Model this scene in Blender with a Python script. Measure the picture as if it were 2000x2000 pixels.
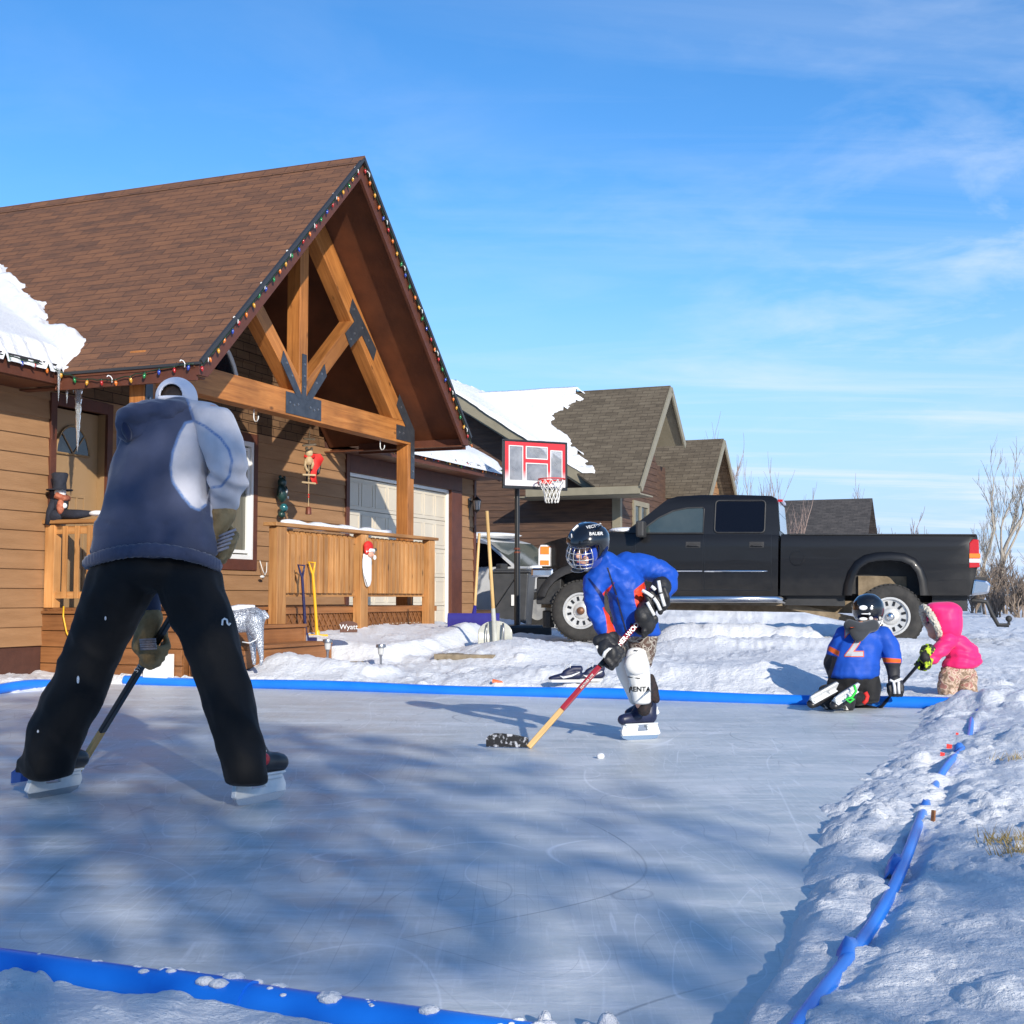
import bpy, bmesh, math, random
import numpy as np
from math import radians, sin, cos, tan, atan, atan2, pi, sqrt
from mathutils import Vector, Matrix, noise
random.seed(7)
S = bpy.context.scene
for o in list(bpy.data.objects): bpy.data.objects.remove(o)
COL = S.collection
# ---------------------------------------------------------------- camera, light, exposure
F = 2560.0; TH = atan(167/F); CH = 0.85           # focal length in pixels of the 2000 px photo, pitch, eye height
cd = bpy.data.cameras.new('camera'); cam = bpy.data.objects.new('camera', cd); COL.objects.link(cam)
cd.sensor_width = 36; cd.lens = 36*F/2000; cd.clip_start = 0.05; cd.clip_end = 3000
cam.location = (0, 0, CH); cam.rotation_euler = (pi/2+TH, 0, 0)
S.camera = cam
SUN = Vector((0.349, -0.876, 0.36)).normalized()   # towards the sun
sd = bpy.data.lights.new('sun', 'SUN'); sun = bpy.data.objects.new('sun', sd); COL.objects.link(sun)
sd.energy = 4.6; sd.angle = radians(0.55); sd.color = (1.0, 0.93, 0.82)
sun.rotation_euler = SUN.to_track_quat('Z', 'Y').to_euler(); sun.location = (0, 0, 30)
S.view_settings.view_transform = 'Standard'; S.view_settings.look = 'None'; S.view_settings.gamma = 1
S.view_settings.exposure = 0.22
Wd = bpy.data.worlds.new('World'); S.world = Wd; Wd.use_nodes = True
nt = Wd.node_tree; N = nt.nodes; L = nt.links; N.clear()
wo = N.new('ShaderNodeOutputWorld'); bg = N.new('ShaderNodeBackground'); bg.inputs[1].default_value = 0.142
sky = N.new('ShaderNodeTexSky'); sky.sky_type = 'NISHITA'; sky.sun_disc = False
sky.sun_elevation = math.asin(SUN.z); sky.sun_rotation = atan2(SUN.x, SUN.y)
sky.air_density = 1.0; sky.dust_density = 0.3; sky.ozone_density = 2.5; sky.altitude = 900
tc = N.new('ShaderNodeTexCoord'); sep = N.new('ShaderNodeSeparateXYZ'); L.new(tc.outputs['Generated'], sep.inputs[0])
def wmath(op, a, b=None, c=None):
    m = N.new('ShaderNodeMath'); m.operation = op
    for i, v in enumerate((a, b, c)):
        if v is None: continue
        if hasattr(v, 'is_linked'): L.new(v, m.inputs[i])
        else: m.inputs[i].default_value = v
    return m.outputs[0]
zz = wmath('MAXIMUM', sep.outputs[2], 0.0)
den = wmath('ADD', zz, 0.10)
cx_ = wmath('DIVIDE', sep.outputs[0], den); cy_ = wmath('DIVIDE', sep.outputs[1], den)
cmb = N.new('ShaderNodeCombineXYZ'); L.new(cx_, cmb.inputs[0]); L.new(cy_, cmb.inputs[1])
def wnoise(scale, sx, sy, rot, detail, rough, lo, hi, dist=0.0):
    mp = N.new('ShaderNodeMapping'); mp.inputs['Scale'].default_value = (sx, sy, 1); mp.inputs['Rotation'].default_value = (0, 0, rot)
    L.new(cmb.outputs[0], mp.inputs[0])
    n = N.new('ShaderNodeTexNoise'); n.inputs['Scale'].default_value = scale; n.inputs['Detail'].default_value = detail
    n.inputs['Roughness'].default_value = rough; n.inputs['Distortion'].default_value = dist; L.new(mp.outputs[0], n.inputs[0])
    r = N.new('ShaderNodeMapRange'); r.inputs[1].default_value = lo; r.inputs[2].default_value = hi; r.clamp = True; L.new(n.outputs[0], r.inputs[0])
    return r.outputs[0]
big = wnoise(0.55, 1, 1, 0.3, 2, 0.5, 0.40, 0.68)
streak = wnoise(1.2, 0.35, 1.9, 0.25, 8, 0.62, 0.47, 0.78, 0.7)
fine = wnoise(2.6, 1.0, 1.0, 0.9, 6, 0.6, 0.45, 0.85, 0.3)
rightw = N.new('ShaderNodeMapRange'); rightw.inputs[1].default_value = -0.25; rightw.inputs[2].default_value = 0.35; rightw.inputs[3].default_value = 0.12; rightw.inputs[4].default_value = 1.0
L.new(sep.outputs[0], rightw.inputs[0])
low = N.new('ShaderNodeMapRange'); low.inputs[1].default_value = 0.02; low.inputs[2].default_value = 0.22; low.inputs[3].default_value = 1.0; low.inputs[4].default_value = 0.0
L.new(zz, low.inputs[0])
cl = wmath('ADD', wmath('MULTIPLY', wmath('MULTIPLY', big, fine), 1.25), wmath('MULTIPLY', wmath('MULTIPLY', streak, 0.95), wmath('ADD', low.outputs[0], 0.30)))
cl = wmath('ADD', cl, wmath('MULTIPLY', wmath('MULTIPLY', low.outputs[0], wmath('ADD', streak, 0.45)), 0.62))
cl = wmath('MULTIPLY', cl, rightw.outputs[0]); cl = wmath('MINIMUM', cl, 0.8)
hs = N.new('ShaderNodeHueSaturation'); hs.inputs['Saturation'].default_value = 1.22; hs.inputs['Value'].default_value = 1.24
tint = N.new('ShaderNodeMix'); tint.data_type = 'RGBA'; tint.blend_type = 'MULTIPLY'; tint.inputs[0].default_value = 1.0; tint.inputs[7].default_value = (0.90, 0.945, 1.02, 1); L.new(sky.outputs[0], tint.inputs[6]); L.new(tint.outputs[2], hs.inputs['Color'])
hz = N.new('ShaderNodeMapRange'); hz.inputs[1].default_value = 0.0; hz.inputs[2].default_value = 0.30; hz.inputs[3].default_value = 0.92; hz.inputs[4].default_value = 0.0; hz.interpolation_type = 'SMOOTHSTEP'; L.new(zz, hz.inputs[0])
hm = N.new('ShaderNodeMix'); hm.data_type = 'RGBA'; L.new(hz.outputs[0], hm.inputs[0]); L.new(hs.outputs[0], hm.inputs[6]); hm.inputs[7].default_value = (2.5, 3.9, 6.4, 1)
mx = N.new('ShaderNodeMix'); mx.data_type = 'RGBA'; L.new(cl, mx.inputs[0]); L.new(hm.outputs[2], mx.inputs[6]); mx.inputs[7].default_value = (4.8, 5.6, 6.8, 1)
L.new(mx.outputs[2], bg.inputs[0]); L.new(bg.outputs[0], wo.inputs[0])

# ---------------------------------------------------------------- helpers
def ray(px, py):
    u = (px-1000)/F; v = (1000-py)/F
    return Vector((u, cos(TH)-v*sin(TH), sin(TH)+v*cos(TH)))
def W(px, py, Y):
    d = ray(px, py); return Vector((d[0]*Y/d[1], Y, CH+d[2]*Y/d[1]))
def proj(p):
    y = p[1]; z = p[2]-CH; f = y*cos(TH)+z*sin(TH); v = -y*sin(TH)+z*cos(TH)
    return (1000+F*p[0]/f, 1000-F*v/f)
def gnd(px, py, z=0.0):
    d = ray(px, py); t = (z-CH)/d[2]; return Vector((d[0]*t, d[1]*t, z))
class Fr:
    def __init__(s, x, y, rz, z=0.0): s.x, s.y, s.z, s.rz, s.c, s.s = x, y, z, rz, cos(rz), sin(rz)
    def l(s, p):
        X = p[0]-s.x; Y = p[1]-s.y; return Vector((X*s.c+Y*s.s, -X*s.s+Y*s.c, p[2]-s.z))
    def w(s, p): return Vector((s.x+p[0]*s.c-p[1]*s.s, s.y+p[0]*s.s+p[1]*s.c, p[2]+s.z))
    def h(s, px, py, k, val):
        d = ray(px, py); o = s.l((0, 0, CH)); dd = s.l((d[0]+s.x, d[1]+s.y, d[2]+s.z)); t = (val-o[k])/dd[k]
        return o+t*dd
HF = Fr(-4.95, 13.2, atan2(.9278, .3730))
def ab(a, b, z=0.0): return HF.w((a, -b, z))       # house grid to world

def tag(o, label=None, cat=None, group=None, kind=None):
    for k, v in (('label', label), ('category', cat), ('group', group), ('kind', kind)):
        if v: o[k] = v
    return o
def thing(name, label, cat, loc=(0, 0, 0), rz=0.0, group=None):
    o = bpy.data.objects.new(name, None); COL.objects.link(o); o.location = loc; o.rotation_euler = (0, 0, rz)
    o.empty_display_size = 0.1
    return tag(o, label, cat, group)
def part_label(o, label): o['label'] = label; return o

def finish(o, mat, parent, smooth=None):
    me = o.data
    if mat:
        for m in (mat if isinstance(mat, (list, tuple)) else [mat]): me.materials.append(m)
    if smooth is not None:
        me.polygons.foreach_set('use_smooth', [True]*len(me.polygons))
        if smooth < 179:
            try: me.set_sharp_from_angle(angle=radians(smooth))
            except Exception: pass
    if parent is not None: o.parent = parent
    return o
def autouv(me, grain=None):
    uv = me.uv_layers.new(name='UVMap')
    g = Vector(grain).normalized() if grain else None
    vs = me.vertices; lp = me.loops
    for p in me.polygons:
        n = p.normal
        if g is not None and abs(n.dot(g)) < 0.95: u = (g-n*n.dot(g)).normalized(); v = n.cross(u)
        elif g is not None:
            u = n.orthogonal().normalized(); v = n.cross(u)
        elif abs(n.z) > 0.98: u = Vector((1, 0, 0)); v = Vector((0, 1, 0))
        else:
            u = Vector((0, 0, 1)).cross(n).normalized(); v = n.cross(u)
        for li in p.loop_indices:
            c = vs[lp[li].vertex_index].co; uv.data[li].uv = (c.dot(u), c.dot(v))
class MB:
    def __init__(s): s.v = []; s.f = []; s.m = []; s.mi = 0
    def add(s, vs, fs):
        o = len(s.v); s.v += [tuple(v) for v in vs]; s.f += [tuple(i+o for i in f) for f in fs]; s.m += [s.mi]*len(fs); return s
    def box(s, x0, x1, y0, y1, z0, z1):
        return s.add([(x0,y0,z0),(x1,y0,z0),(x1,y1,z0),(x0,y1,z0),(x0,y0,z1),(x1,y0,z1),(x1,y1,z1),(x0,y1,z1)],
                     [(0,3,2,1),(4,5,6,7),(0,1,5,4),(1,2,6,5),(2,3,7,6),(3,0,4,7)])
    def prism(s, poly, ax, lo, hi):
        # poly: 2d points; ax: extrusion axis (0 x: poly=(y,z); 1 y: poly=(x,z); 2 z: poly=(x,y))
        n = len(poly)
        def mk(p, t): return {0: (t, p[0], p[1]), 1: (p[0], t, p[1]), 2: (p[0], p[1], t)}[ax]
        vs = [mk(p, lo) for p in poly]+[mk(p, hi) for p in poly]
        area = sum(poly[i][0]*poly[(i+1) % n][1]-poly[(i+1) % n][0]*poly[i][1] for i in range(n))
        fl = (area > 0) != (ax == 1)
        fs = [tuple(range(n))[::-1] if fl else tuple(range(n)), tuple(range(n, 2*n)) if fl else tuple(range(n, 2*n))[::-1]]
        for i in range(n):
            j = (i+1) % n; q = (i, j, n+j, n+i); fs.append(q if fl else q[::-1])
        return s.add(vs, fs)
    def quad(s, a, b, c, d): return s.add([a, b, c, d], [(0, 1, 2, 3)])
    def poly(s, pts): return s.add(pts, [tuple(range(len(pts)))])
    def beam(s, p0, p1, w, h, up=(0, 0, 1)):
        p0 = Vector(p0); p1 = Vector(p1); d = (p1-p0).normalized(); up = Vector(up)
        r = d.cross(up).normalized(); u = r.cross(d).normalized()
        vs = []
        for p in (p0, p1):
            for a, b in ((-1, -1), (1, -1), (1, 1), (-1, 1)): vs.append(p+r*(a*w/2)+u*(b*h/2))
        return s.add(vs, [(0,1,2,3),(7,6,5,4),(0,4,5,1),(1,5,6,2),(2,6,7,3),(3,7,4,0)])
    def tube(s, pts, r, n=8, cap=True, closed=False):
        pts = [Vector(p) for p in pts]; m = len(pts)
        rr = r if isinstance(r, (list, tuple)) else [r]*m
        vs = []; fs = []; ref = None
        for i, p in enumerate(pts):
            a = pts[(i-1) % m] if closed else pts[max(i-1, 0)]; b = pts[(i+1) % m] if closed else pts[min(i+1, m-1)]
            d = (b-a)
            if d.length < 1e-9: d = Vector((0, 0, 1))
            d.normalize()
            if ref is None: ref = d.orthogonal().normalized()
            ref = (ref-d*ref.dot(d))
            if ref.length < 1e-6: ref = d.orthogonal()
            ref.normalize(); t = d.cross(ref)
            for k in range(n):
                an = 2*pi*k/n; vs.append(p+ref*(cos(an)*rr[i])+t*(sin(an)*rr[i]))
        for i in range(m if closed else m-1):
            j = (i+1) % m
            for k in range(n): fs.append((i*n+k, i*n+(k+1) % n, j*n+(k+1) % n, j*n+k))
        if cap and not closed: fs.append(tuple(range(n))[::-1]); fs.append(tuple((m-1)*n+k for k in range(n)))
        return s.add(vs, fs)
    def lathe(s, prof, n=16, c=(0, 0, 0), axis=(0, 0, 1), closed=False):
        ax = Vector(axis).normalized(); a = ax.orthogonal().normalized(); b = ax.cross(a); c = Vector(c)
        vs = []; fs = []; m = len(prof)
        for r, z in prof:
            for k in range(n):
                t = 2*pi*k/n; vs.append(c+ax*z+a*(r*cos(t))+b*(r*sin(t)))
        for i in range(m if closed else m-1):
            j = (i+1) % m
            for k in range(n): fs.append((i*n+k, i*n+(k+1) % n, j*n+(k+1) % n, j*n+k))
        return s.add(vs, fs)
    def ball(s, c, r, seg=10, rings=7, M=None):
        c = Vector(c); r = r if isinstance(r, (tuple, list)) else (r, r, r)
        vs = []; fs = []
        for i in range(rings+1):
            th = pi*i/rings
            for k in range(seg):
                ph = 2*pi*k/seg; q = Vector((r[0]*sin(th)*cos(ph), r[1]*sin(th)*sin(ph), r[2]*cos(th)))
                if M: q = M @ q
                vs.append(c+q)
        for i in range(rings):
            for k in range(seg): fs.append((i*seg+k, (i+1)*seg+k, (i+1)*seg+(k+1) % seg, i*seg+(k+1) % seg))
        return s.add(vs, fs)
    def build(s, name, mat, parent=None, smooth=None, bevel=0, grain=None, org=None, weld=False):
        me = bpy.data.meshes.new(name)
        vs = s.v
        if org is not None: vs = [(v[0]-org[0], v[1]-org[1], v[2]-org[2]) for v in vs]
        me.from_pydata(vs, [], s.f); me.update()
        if any(s.m): me.polygons.foreach_set('material_index', s.m)
        if weld:
            bm = bmesh.new(); bm.from_mesh(me); bmesh.ops.remove_doubles(bm, verts=bm.verts, dist=1e-5)
            bmesh.ops.recalc_face_normals(bm, faces=bm.faces); bm.to_mesh(me); bm.free()
        autouv(me, grain)
        o = bpy.data.objects.new(name, me); COL.objects.link(o)
        if org is not None: o.location = org
        finish(o, mat, parent, smooth)
        if bevel:
            b = o.modifiers.new('bevel', 'BEVEL'); b.width = bevel; b.segments = 2; b.limit_method = 'ANGLE'; b.angle_limit = radians(40)
        return o
def part(name, mat, parent, fn, **k):
    m = MB(); fn(m); return m.build(name, mat, parent, **k)

# ---------------------------------------------------------------- materials
def mat(name, c1, c2=None, scale=3.0, rough=0.7, metal=0.0, bump=0.0, bscale=60.0, stretch=(1, 1, 1), detail=5, uv=False, lo=0.35, hi=0.65, spec=None, coat=0, bdist=0.01, alpha=None):
    m = bpy.data.materials.new(name); m.use_nodes = True; t = m.node_tree; n = t.nodes; l = t.links
    b = n['Principled BSDF']; b.inputs['Roughness'].default_value = rough; b.inputs['Metallic'].default_value = metal
    b.inputs['Base Color'].default_value = (*c1, 1)
    if spec is not None: b.inputs['Specular IOR Level'].default_value = spec
    if coat: b.inputs['Coat Weight'].default_value = coat; b.inputs['Coat Roughness'].default_value = 0.06
    tcn = n.new('ShaderNodeTexCoord'); mp = n.new('ShaderNodeMapping'); mp.inputs['Scale'].default_value = stretch
    l.new(tcn.outputs['UV' if uv else 'Object'], mp.inputs[0])
    if c2:
        no = n.new('ShaderNodeTexNoise'); no.inputs['Scale'].default_value = scale; no.inputs['Detail'].default_value = detail; no.inputs['Roughness'].default_value = 0.6
        l.new(mp.outputs[0], no.inputs[0]); r = n.new('ShaderNodeValToRGB'); l.new(no.outputs[0], r.inputs[0])
        r.color_ramp.elements[0].position = lo; r.color_ramp.elements[1].position = hi
        r.color_ramp.elements[0].color = (*c1, 1); r.color_ramp.elements[1].color = (*c2, 1); l.new(r.outputs[0], b.inputs['Base Color'])
    if bump:
        nb = n.new('ShaderNodeTexNoise'); nb.inputs['Scale'].default_value = bscale; nb.inputs['Detail'].default_value = 4; l.new(mp.outputs[0], nb.inputs[0])
        bp = n.new('ShaderNodeBump'); bp.inputs['Strength'].default_value = bump; bp.inputs['Distance'].default_value = bdist; l.new(nb.outputs[0], bp.inputs['Height']); l.new(bp.outputs[0], b.inputs['Normal'])
    return m
M = {}
M['siding'] = mat('siding_paint', (.285,.150,.066), (.345,.187,.086), scale=1.6, rough=.75, bump=.35, bscale=14, stretch=(1, 8, 1), uv=True)
M['trim'] = mat('trim_paint', (.080,.024,.012), (.115,.034,.016), scale=5, rough=.6, bump=.2, bscale=20)
M['founda'] = mat('foundation_paint', (.062,.022,.014), (.082,.030,.019), scale=9, rough=.85, bump=.2)
M['soffit'] = mat('stained_plywood', (.085,.026,.010), (.15,.046,.016), scale=2.2, rough=.6, bump=.1, bscale=10, uv=True)
def woodmat(name, a, b, c, knots=True, sc=1.0, rough=.6):
    m = bpy.data.materials.new(name); m.use_nodes = True; t = m.node_tree; n = t.nodes; l = t.links; bs = n['Principled BSDF']
    tcn = n.new('ShaderNodeTexCoord'); mp = n.new('ShaderNodeMapping'); mp.inputs['Scale'].default_value = (1.3*sc, 22*sc, 22*sc); l.new(tcn.outputs['UV'], mp.inputs[0])
    oi = n.new('ShaderNodeObjectInfo'); vm = n.new('ShaderNodeVectorMath'); vm.operation = 'ADD'
    mm = n.new('ShaderNodeMath'); mm.operation = 'MULTIPLY'; mm.inputs[1].default_value = 37; l.new(oi.outputs['Random'], mm.inputs[0])
    l.new(mp.outputs[0], vm.inputs[0]); l.new(mm.outputs[0], vm.inputs[1])
    no = n.new('ShaderNodeTexNoise'); no.inputs['Scale'].default_value = 1; no.inputs['Detail'].default_value = 5; no.inputs['Roughness'].default_value = .65; no.inputs['Distortion'].default_value = .6; l.new(vm.outputs[0], no.inputs[0])
    r = n.new('ShaderNodeValToRGB'); e = r.color_ramp.elements; e[0].position = .3; e[0].color = (*a, 1); e[1].position = .72; e[1].color = (*c, 1); q = e.new(.5); q.color = (*b, 1); l.new(no.outputs[0], r.inputs[0])
    out = r.outputs[0]
    # broad blotches of stain
    n2 = n.new('ShaderNodeTexNoise'); n2.inputs['Scale'].default_value = 1.7; n2.inputs['Detail'].default_value = 3; l.new(tcn.outputs['UV'], n2.inputs[0])
    r2 = n.new('ShaderNodeMapRange'); r2.inputs[1].default_value = .35; r2.inputs[2].default_value = .7; r2.inputs[3].default_value = .72; r2.inputs[4].default_value = 1.12; l.new(n2.outputs[0], r2.inputs[0])
    mu = n.new('ShaderNodeMix'); mu.data_type = 'RGBA'; mu.blend_type = 'MULTIPLY'; mu.inputs[0].default_value = 1; l.new(out, mu.inputs[6]); l.new(r2.outputs[0], mu.inputs[7]); out = mu.outputs[2]
    vr = n.new('ShaderNodeMapRange'); vr.inputs[3].default_value = .74; vr.inputs[4].default_value = 1.14; l.new(oi.outputs['Random'], vr.inputs[0])
    mv = n.new('ShaderNodeMix'); mv.data_type = 'RGBA'; mv.blend_type = 'MULTIPLY'; mv.inputs[0].default_value = 1; l.new(out, mv.inputs[6]); l.new(vr.outputs[0], mv.inputs[7]); out = mv.outputs[2]
    if knots:
        vo = n.new('ShaderNodeTexVoronoi'); vo.inputs['Scale'].default_value = 1; mp2 = n.new('ShaderNodeMapping'); mp2.inputs['Scale'].default_value = (2.3*sc, 5*sc, 5); l.new(tcn.outputs['UV'], mp2.inputs[0])
        va = n.new('ShaderNodeVectorMath'); l.new(mp2.outputs[0], va.inputs[0]); l.new(mm.outputs[0], va.inputs[1]); l.new(va.outputs[0], vo.inputs[0])
        kr = n.new('ShaderNodeMapRange'); kr.inputs[1].default_value = .05; kr.inputs[2].default_value = .13; kr.inputs[3].default_value = .35; kr.inputs[4].default_value = 1; l.new(vo.outputs['Distance'], kr.inputs[0])
        m3 = n.new('ShaderNodeMix'); m3.data_type = 'RGBA'; m3.blend_type = 'MULTIPLY'; m3.inputs[0].default_value = 1; l.new(out, m3.inputs[6]); l.new(kr.outputs[0], m3.inputs[7]); out = m3.outputs[2]
    l.new(out, bs.inputs['Base Color']); bs.inputs['Roughness'].default_value = rough
    bp = n.new('ShaderNodeBump'); bp.inputs['Strength'].default_value = .3; bp.inputs['Distance'].default_value = .004; l.new(no.outputs[0], bp.inputs['Height']); l.new(bp.outputs[0], bs.inputs['Normal'])
    return m
M['timber'] = woodmat('stained_timber', (.26,.088,.018), (.42,.155,.034), (.53,.215,.055))
M['cedar'] = woodmat('cedar_board', (.36,.150,.040), (.50,.235,.075), (.60,.31,.115))
M['deck'] = woodmat('deck_board', (.20,.075,.022), (.29,.115,.035), (.36,.15,.05))
M['ash'] = woodmat('pale_handle_wood', (.46,.27,.09), (.58,.37,.14), (.66,.45,.2), knots=False)
M['driftwood'] = woodmat('driftwood', (.45,.30,.14), (.6,.42,.22), (.7,.55,.33), knots=False)
def shinglemat(name, cols, dark):
    m = bpy.data.materials.new(name); m.use_nodes = True; t = m.node_tree; n = t.nodes; l = t.links; bs = n['Principled BSDF']
    tcn = n.new('ShaderNodeTexCoord'); br = n.new('ShaderNodeTexBrick'); l.new(tcn.outputs['UV'], br.inputs[0])
    br.inputs['Scale'].default_value = 1; br.inputs['Brick Width'].default_value = .30; br.inputs['Row Height'].default_value = .115; br.inputs['Mortar Size'].default_value = .006; br.inputs['Mortar Smooth'].default_value = .3; br.inputs['Bias'].default_value = 0
    br.inputs['Color1'].default_value = (0, 0, 0, 1); br.inputs['Color2'].default_value = (1, 1, 1, 1); br.inputs['Mortar'].default_value = (.5, .5, .5, 1)
    mp = n.new('ShaderNodeMapping'); mp.inputs['Scale'].default_value = (2.4, 8.7, 1); l.new(tcn.outputs['UV'], mp.inputs[0])
    wn = n.new('ShaderNodeTexNoise'); wn.inputs['Scale'].default_value = 1.1; wn.inputs['Detail'].default_value = 6; wn.inputs['Roughness'].default_value = .75; l.new(mp.outputs[0], wn.inputs[0])
    ad = n.new('ShaderNodeMath'); ad.operation = 'MULTIPLY_ADD'; ad.inputs[1].default_value = .20; l.new(br.outputs[0], ad.inputs[0]); 
    sb = n.new('ShaderNodeMath'); sb.operation = 'SUBTRACT'; sb.inputs[1].default_value = .10; l.new(wn.outputs[0], sb.inputs[0]); l.new(sb.outputs[0], ad.inputs[2])
    r = n.new('ShaderNodeValToRGB'); e = r.color_ramp.elements; e[0].position = .3; e[0].color = (*cols[0], 1); e[1].position = .7; e[1].color = (*cols[2], 1); q = e.new(.5); q.color = (*cols[1], 1); l.new(ad.outputs[0], r.inputs[0])
    # granules
    g = n.new('ShaderNodeTexNoise'); g.inputs['Scale'].default_value = 90; l.new(tcn.outputs['UV'], g.inputs[0])
    gr = n.new('ShaderNodeMapRange'); gr.inputs[3].default_value = .7; gr.inputs[4].default_value = 1.3; l.new(g.outputs[0], gr.inputs[0])
    mu = n.new('ShaderNodeMix'); mu.data_type = 'RGBA'; mu.blend_type = 'MULTIPLY'; mu.inputs[0].default_value = 1; l.new(r.outputs[0], mu.inputs[6]); l.new(gr.outputs[0], mu.inputs[7])
    mk = n.new('ShaderNodeMix'); mk.data_type = 'RGBA'; l.new(br.outputs['Fac'], mk.inputs[0]); l.new(mu.outputs[2], mk.inputs[6]); mk.inputs[7].default_value = (*dark, 1)
    l.new(mk.outputs[2], bs.inputs['Base Color']); bs.inputs['Roughness'].default_value = .95; bs.inputs['Specular IOR Level'].default_value = .2
    # each course rises towards its lower edge
    sx = n.new('ShaderNodeSeparateXYZ'); l.new(tcn.outputs['UV'], sx.inputs[0]); dv = n.new('ShaderNodeMath'); dv.operation = 'DIVIDE'; dv.inputs[1].default_value = .115; l.new(sx.outputs[1], dv.inputs[0])
    fr = n.new('ShaderNodeMath'); fr.operation = 'FRACT'; l.new(dv.outputs[0], fr.inputs[0]); iv = n.new('ShaderNodeMath'); iv.operation = 'SUBTRACT'; iv.inputs[0].default_value = 1; l.new(fr.outputs[0], iv.inputs[1])
    a2 = n.new('ShaderNodeMath'); a2.operation = 'MULTIPLY_ADD'; a2.inputs[1].default_value = .5; l.new(br.outputs[0], a2.inputs[0]); l.new(iv.outputs[0], a2.inputs[2])
    bp = n.new('ShaderNodeBump'); bp.inputs['Strength'].default_value = .6; bp.inputs['Distance'].default_value = .012; l.new(a2.outputs[0], bp.inputs['Height']); l.new(bp.outputs[0], bs.inputs['Normal'])
    return m
M['roof'] = shinglemat('brown_shingles', ((.100,.055,.038), (.165,.080,.046), (.215,.100,.052)), (.07,.038,.028))
M['roof2'] = shinglemat('grey_brown_shingles', ((.085,.068,.048), (.125,.100,.070), (.165,.135,.095)), (.05,.04,.03))
M['roof3'] = shinglemat('dark_shingles', ((.045,.042,.042), (.07,.065,.063), (.095,.085,.08)), (.03,.03,.03))
M['shake'] = shinglemat('wall_shakes', ((.10,.055,.028), (.14,.078,.04), (.18,.10,.05)), (.03,.015,.01))
M['siding2'] = mat('log_siding_stain', (.060,.032,.020), (.115,.060,.034), scale=2.0, rough=.7, bump=.4, bscale=14, stretch=(1, 9, 1), uv=True)
M['olive'] = mat('olive_trim', (.22,.195,.135), (.26,.23,.16), scale=4, rough=.6)
M['dpanel'] = mat('tan_door_paint', (.30,.185,.085), (.33,.205,.10), scale=3, rough=.5)
M['garage'] = mat('cream_garage_door', (.58,.51,.40), (.64,.57,.45), scale=2, rough=.5, bump=.08, bscale=40)
M['white'] = mat('white_vinyl', (.78,.78,.76), rough=.4)
M['steel'] = mat('dark_steel_plate', (.055,.063,.078), (.085,.095,.112), scale=9, rough=.45, metal=.5, bump=.1)
M['bolt'] = mat('bolt_steel', (.35,.36,.38), rough=.35, metal=.9)
M['darkmetal'] = mat('black_metal', (.012,.013,.015), rough=.35)
M['asphalt_cap'] = mat('drip_edge', (.03,.03,.032), rough=.5)
def glassmat(name, col, rough=.05, metal=0):
    return mat(name, col, rough=rough, spec=.8, metal=metal)
M['darkglass'] = glassmat('dark_glass', (.012,.016,.02))
M['curtain'] = mat('curtain_behind_glass', (.10,.10,.075), (.16,.155,.12), scale=3, rough=.12, stretch=(30, 30, .3), spec=.6)
M['frost'] = mat('frosted_glass', (.5,.5,.48), rough=.3)
def snowmat(name='snow', fine=1.0):
    m = bpy.data.materials.new(name); m.use_nodes = True; t = m.node_tree; n = t.nodes; l = t.links; b = n['Principled BSDF']
    g = n.new('ShaderNodeNewGeometry'); no = n.new('ShaderNodeTexNoise'); no.inputs['Scale'].default_value = 3; no.inputs['Detail'].default_value = 4; l.new(g.outputs['Position'], no.inputs[0])
    r = n.new('ShaderNodeValToRGB'); r.color_ramp.elements[0].position = .3; r.color_ramp.elements[1].position = .7
    r.color_ramp.elements[0].color = (.74,.75,.77,1); r.color_ramp.elements[1].color = (.82,.825,.83,1); l.new(no.outputs[0], r.inputs[0]); l.new(r.outputs[0], b.inputs['Base Color'])
    b.inputs['Roughness'].default_value = .55; b.inputs['Specular IOR Level'].default_value = .3
    b.inputs['Subsurface Weight'].default_value = 0.0
    n1 = n.new('ShaderNodeTexNoise'); n1.inputs['Scale'].default_value = 22*fine; n1.inputs['Detail'].default_value = 6; n1.inputs['Roughness'].default_value = .7; l.new(g.outputs['Position'], n1.inputs[0])
    n2 = n.new('ShaderNodeTexNoise'); n2.inputs['Scale'].default_value = 150*fine; n2.inputs['Detail'].default_value = 2; l.new(g.outputs['Position'], n2.inputs[0])
    ad = n.new('ShaderNodeMath'); ad.operation = 'MULTIPLY_ADD'; ad.inputs[1].default_value = .12; l.new(n2.outputs[0], ad.inputs[0]); l.new(n1.outputs[0], ad.inputs[2])
    bp = n.new('ShaderNodeBump'); bp.inputs['Strength'].default_value = .8; bp.inputs['Distance'].default_value = .03; l.new(ad.outputs[0], bp.inputs['Height']); l.new(bp.outputs[0], b.inputs['Normal'])
    return m
M['snow'] = snowmat()
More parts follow.
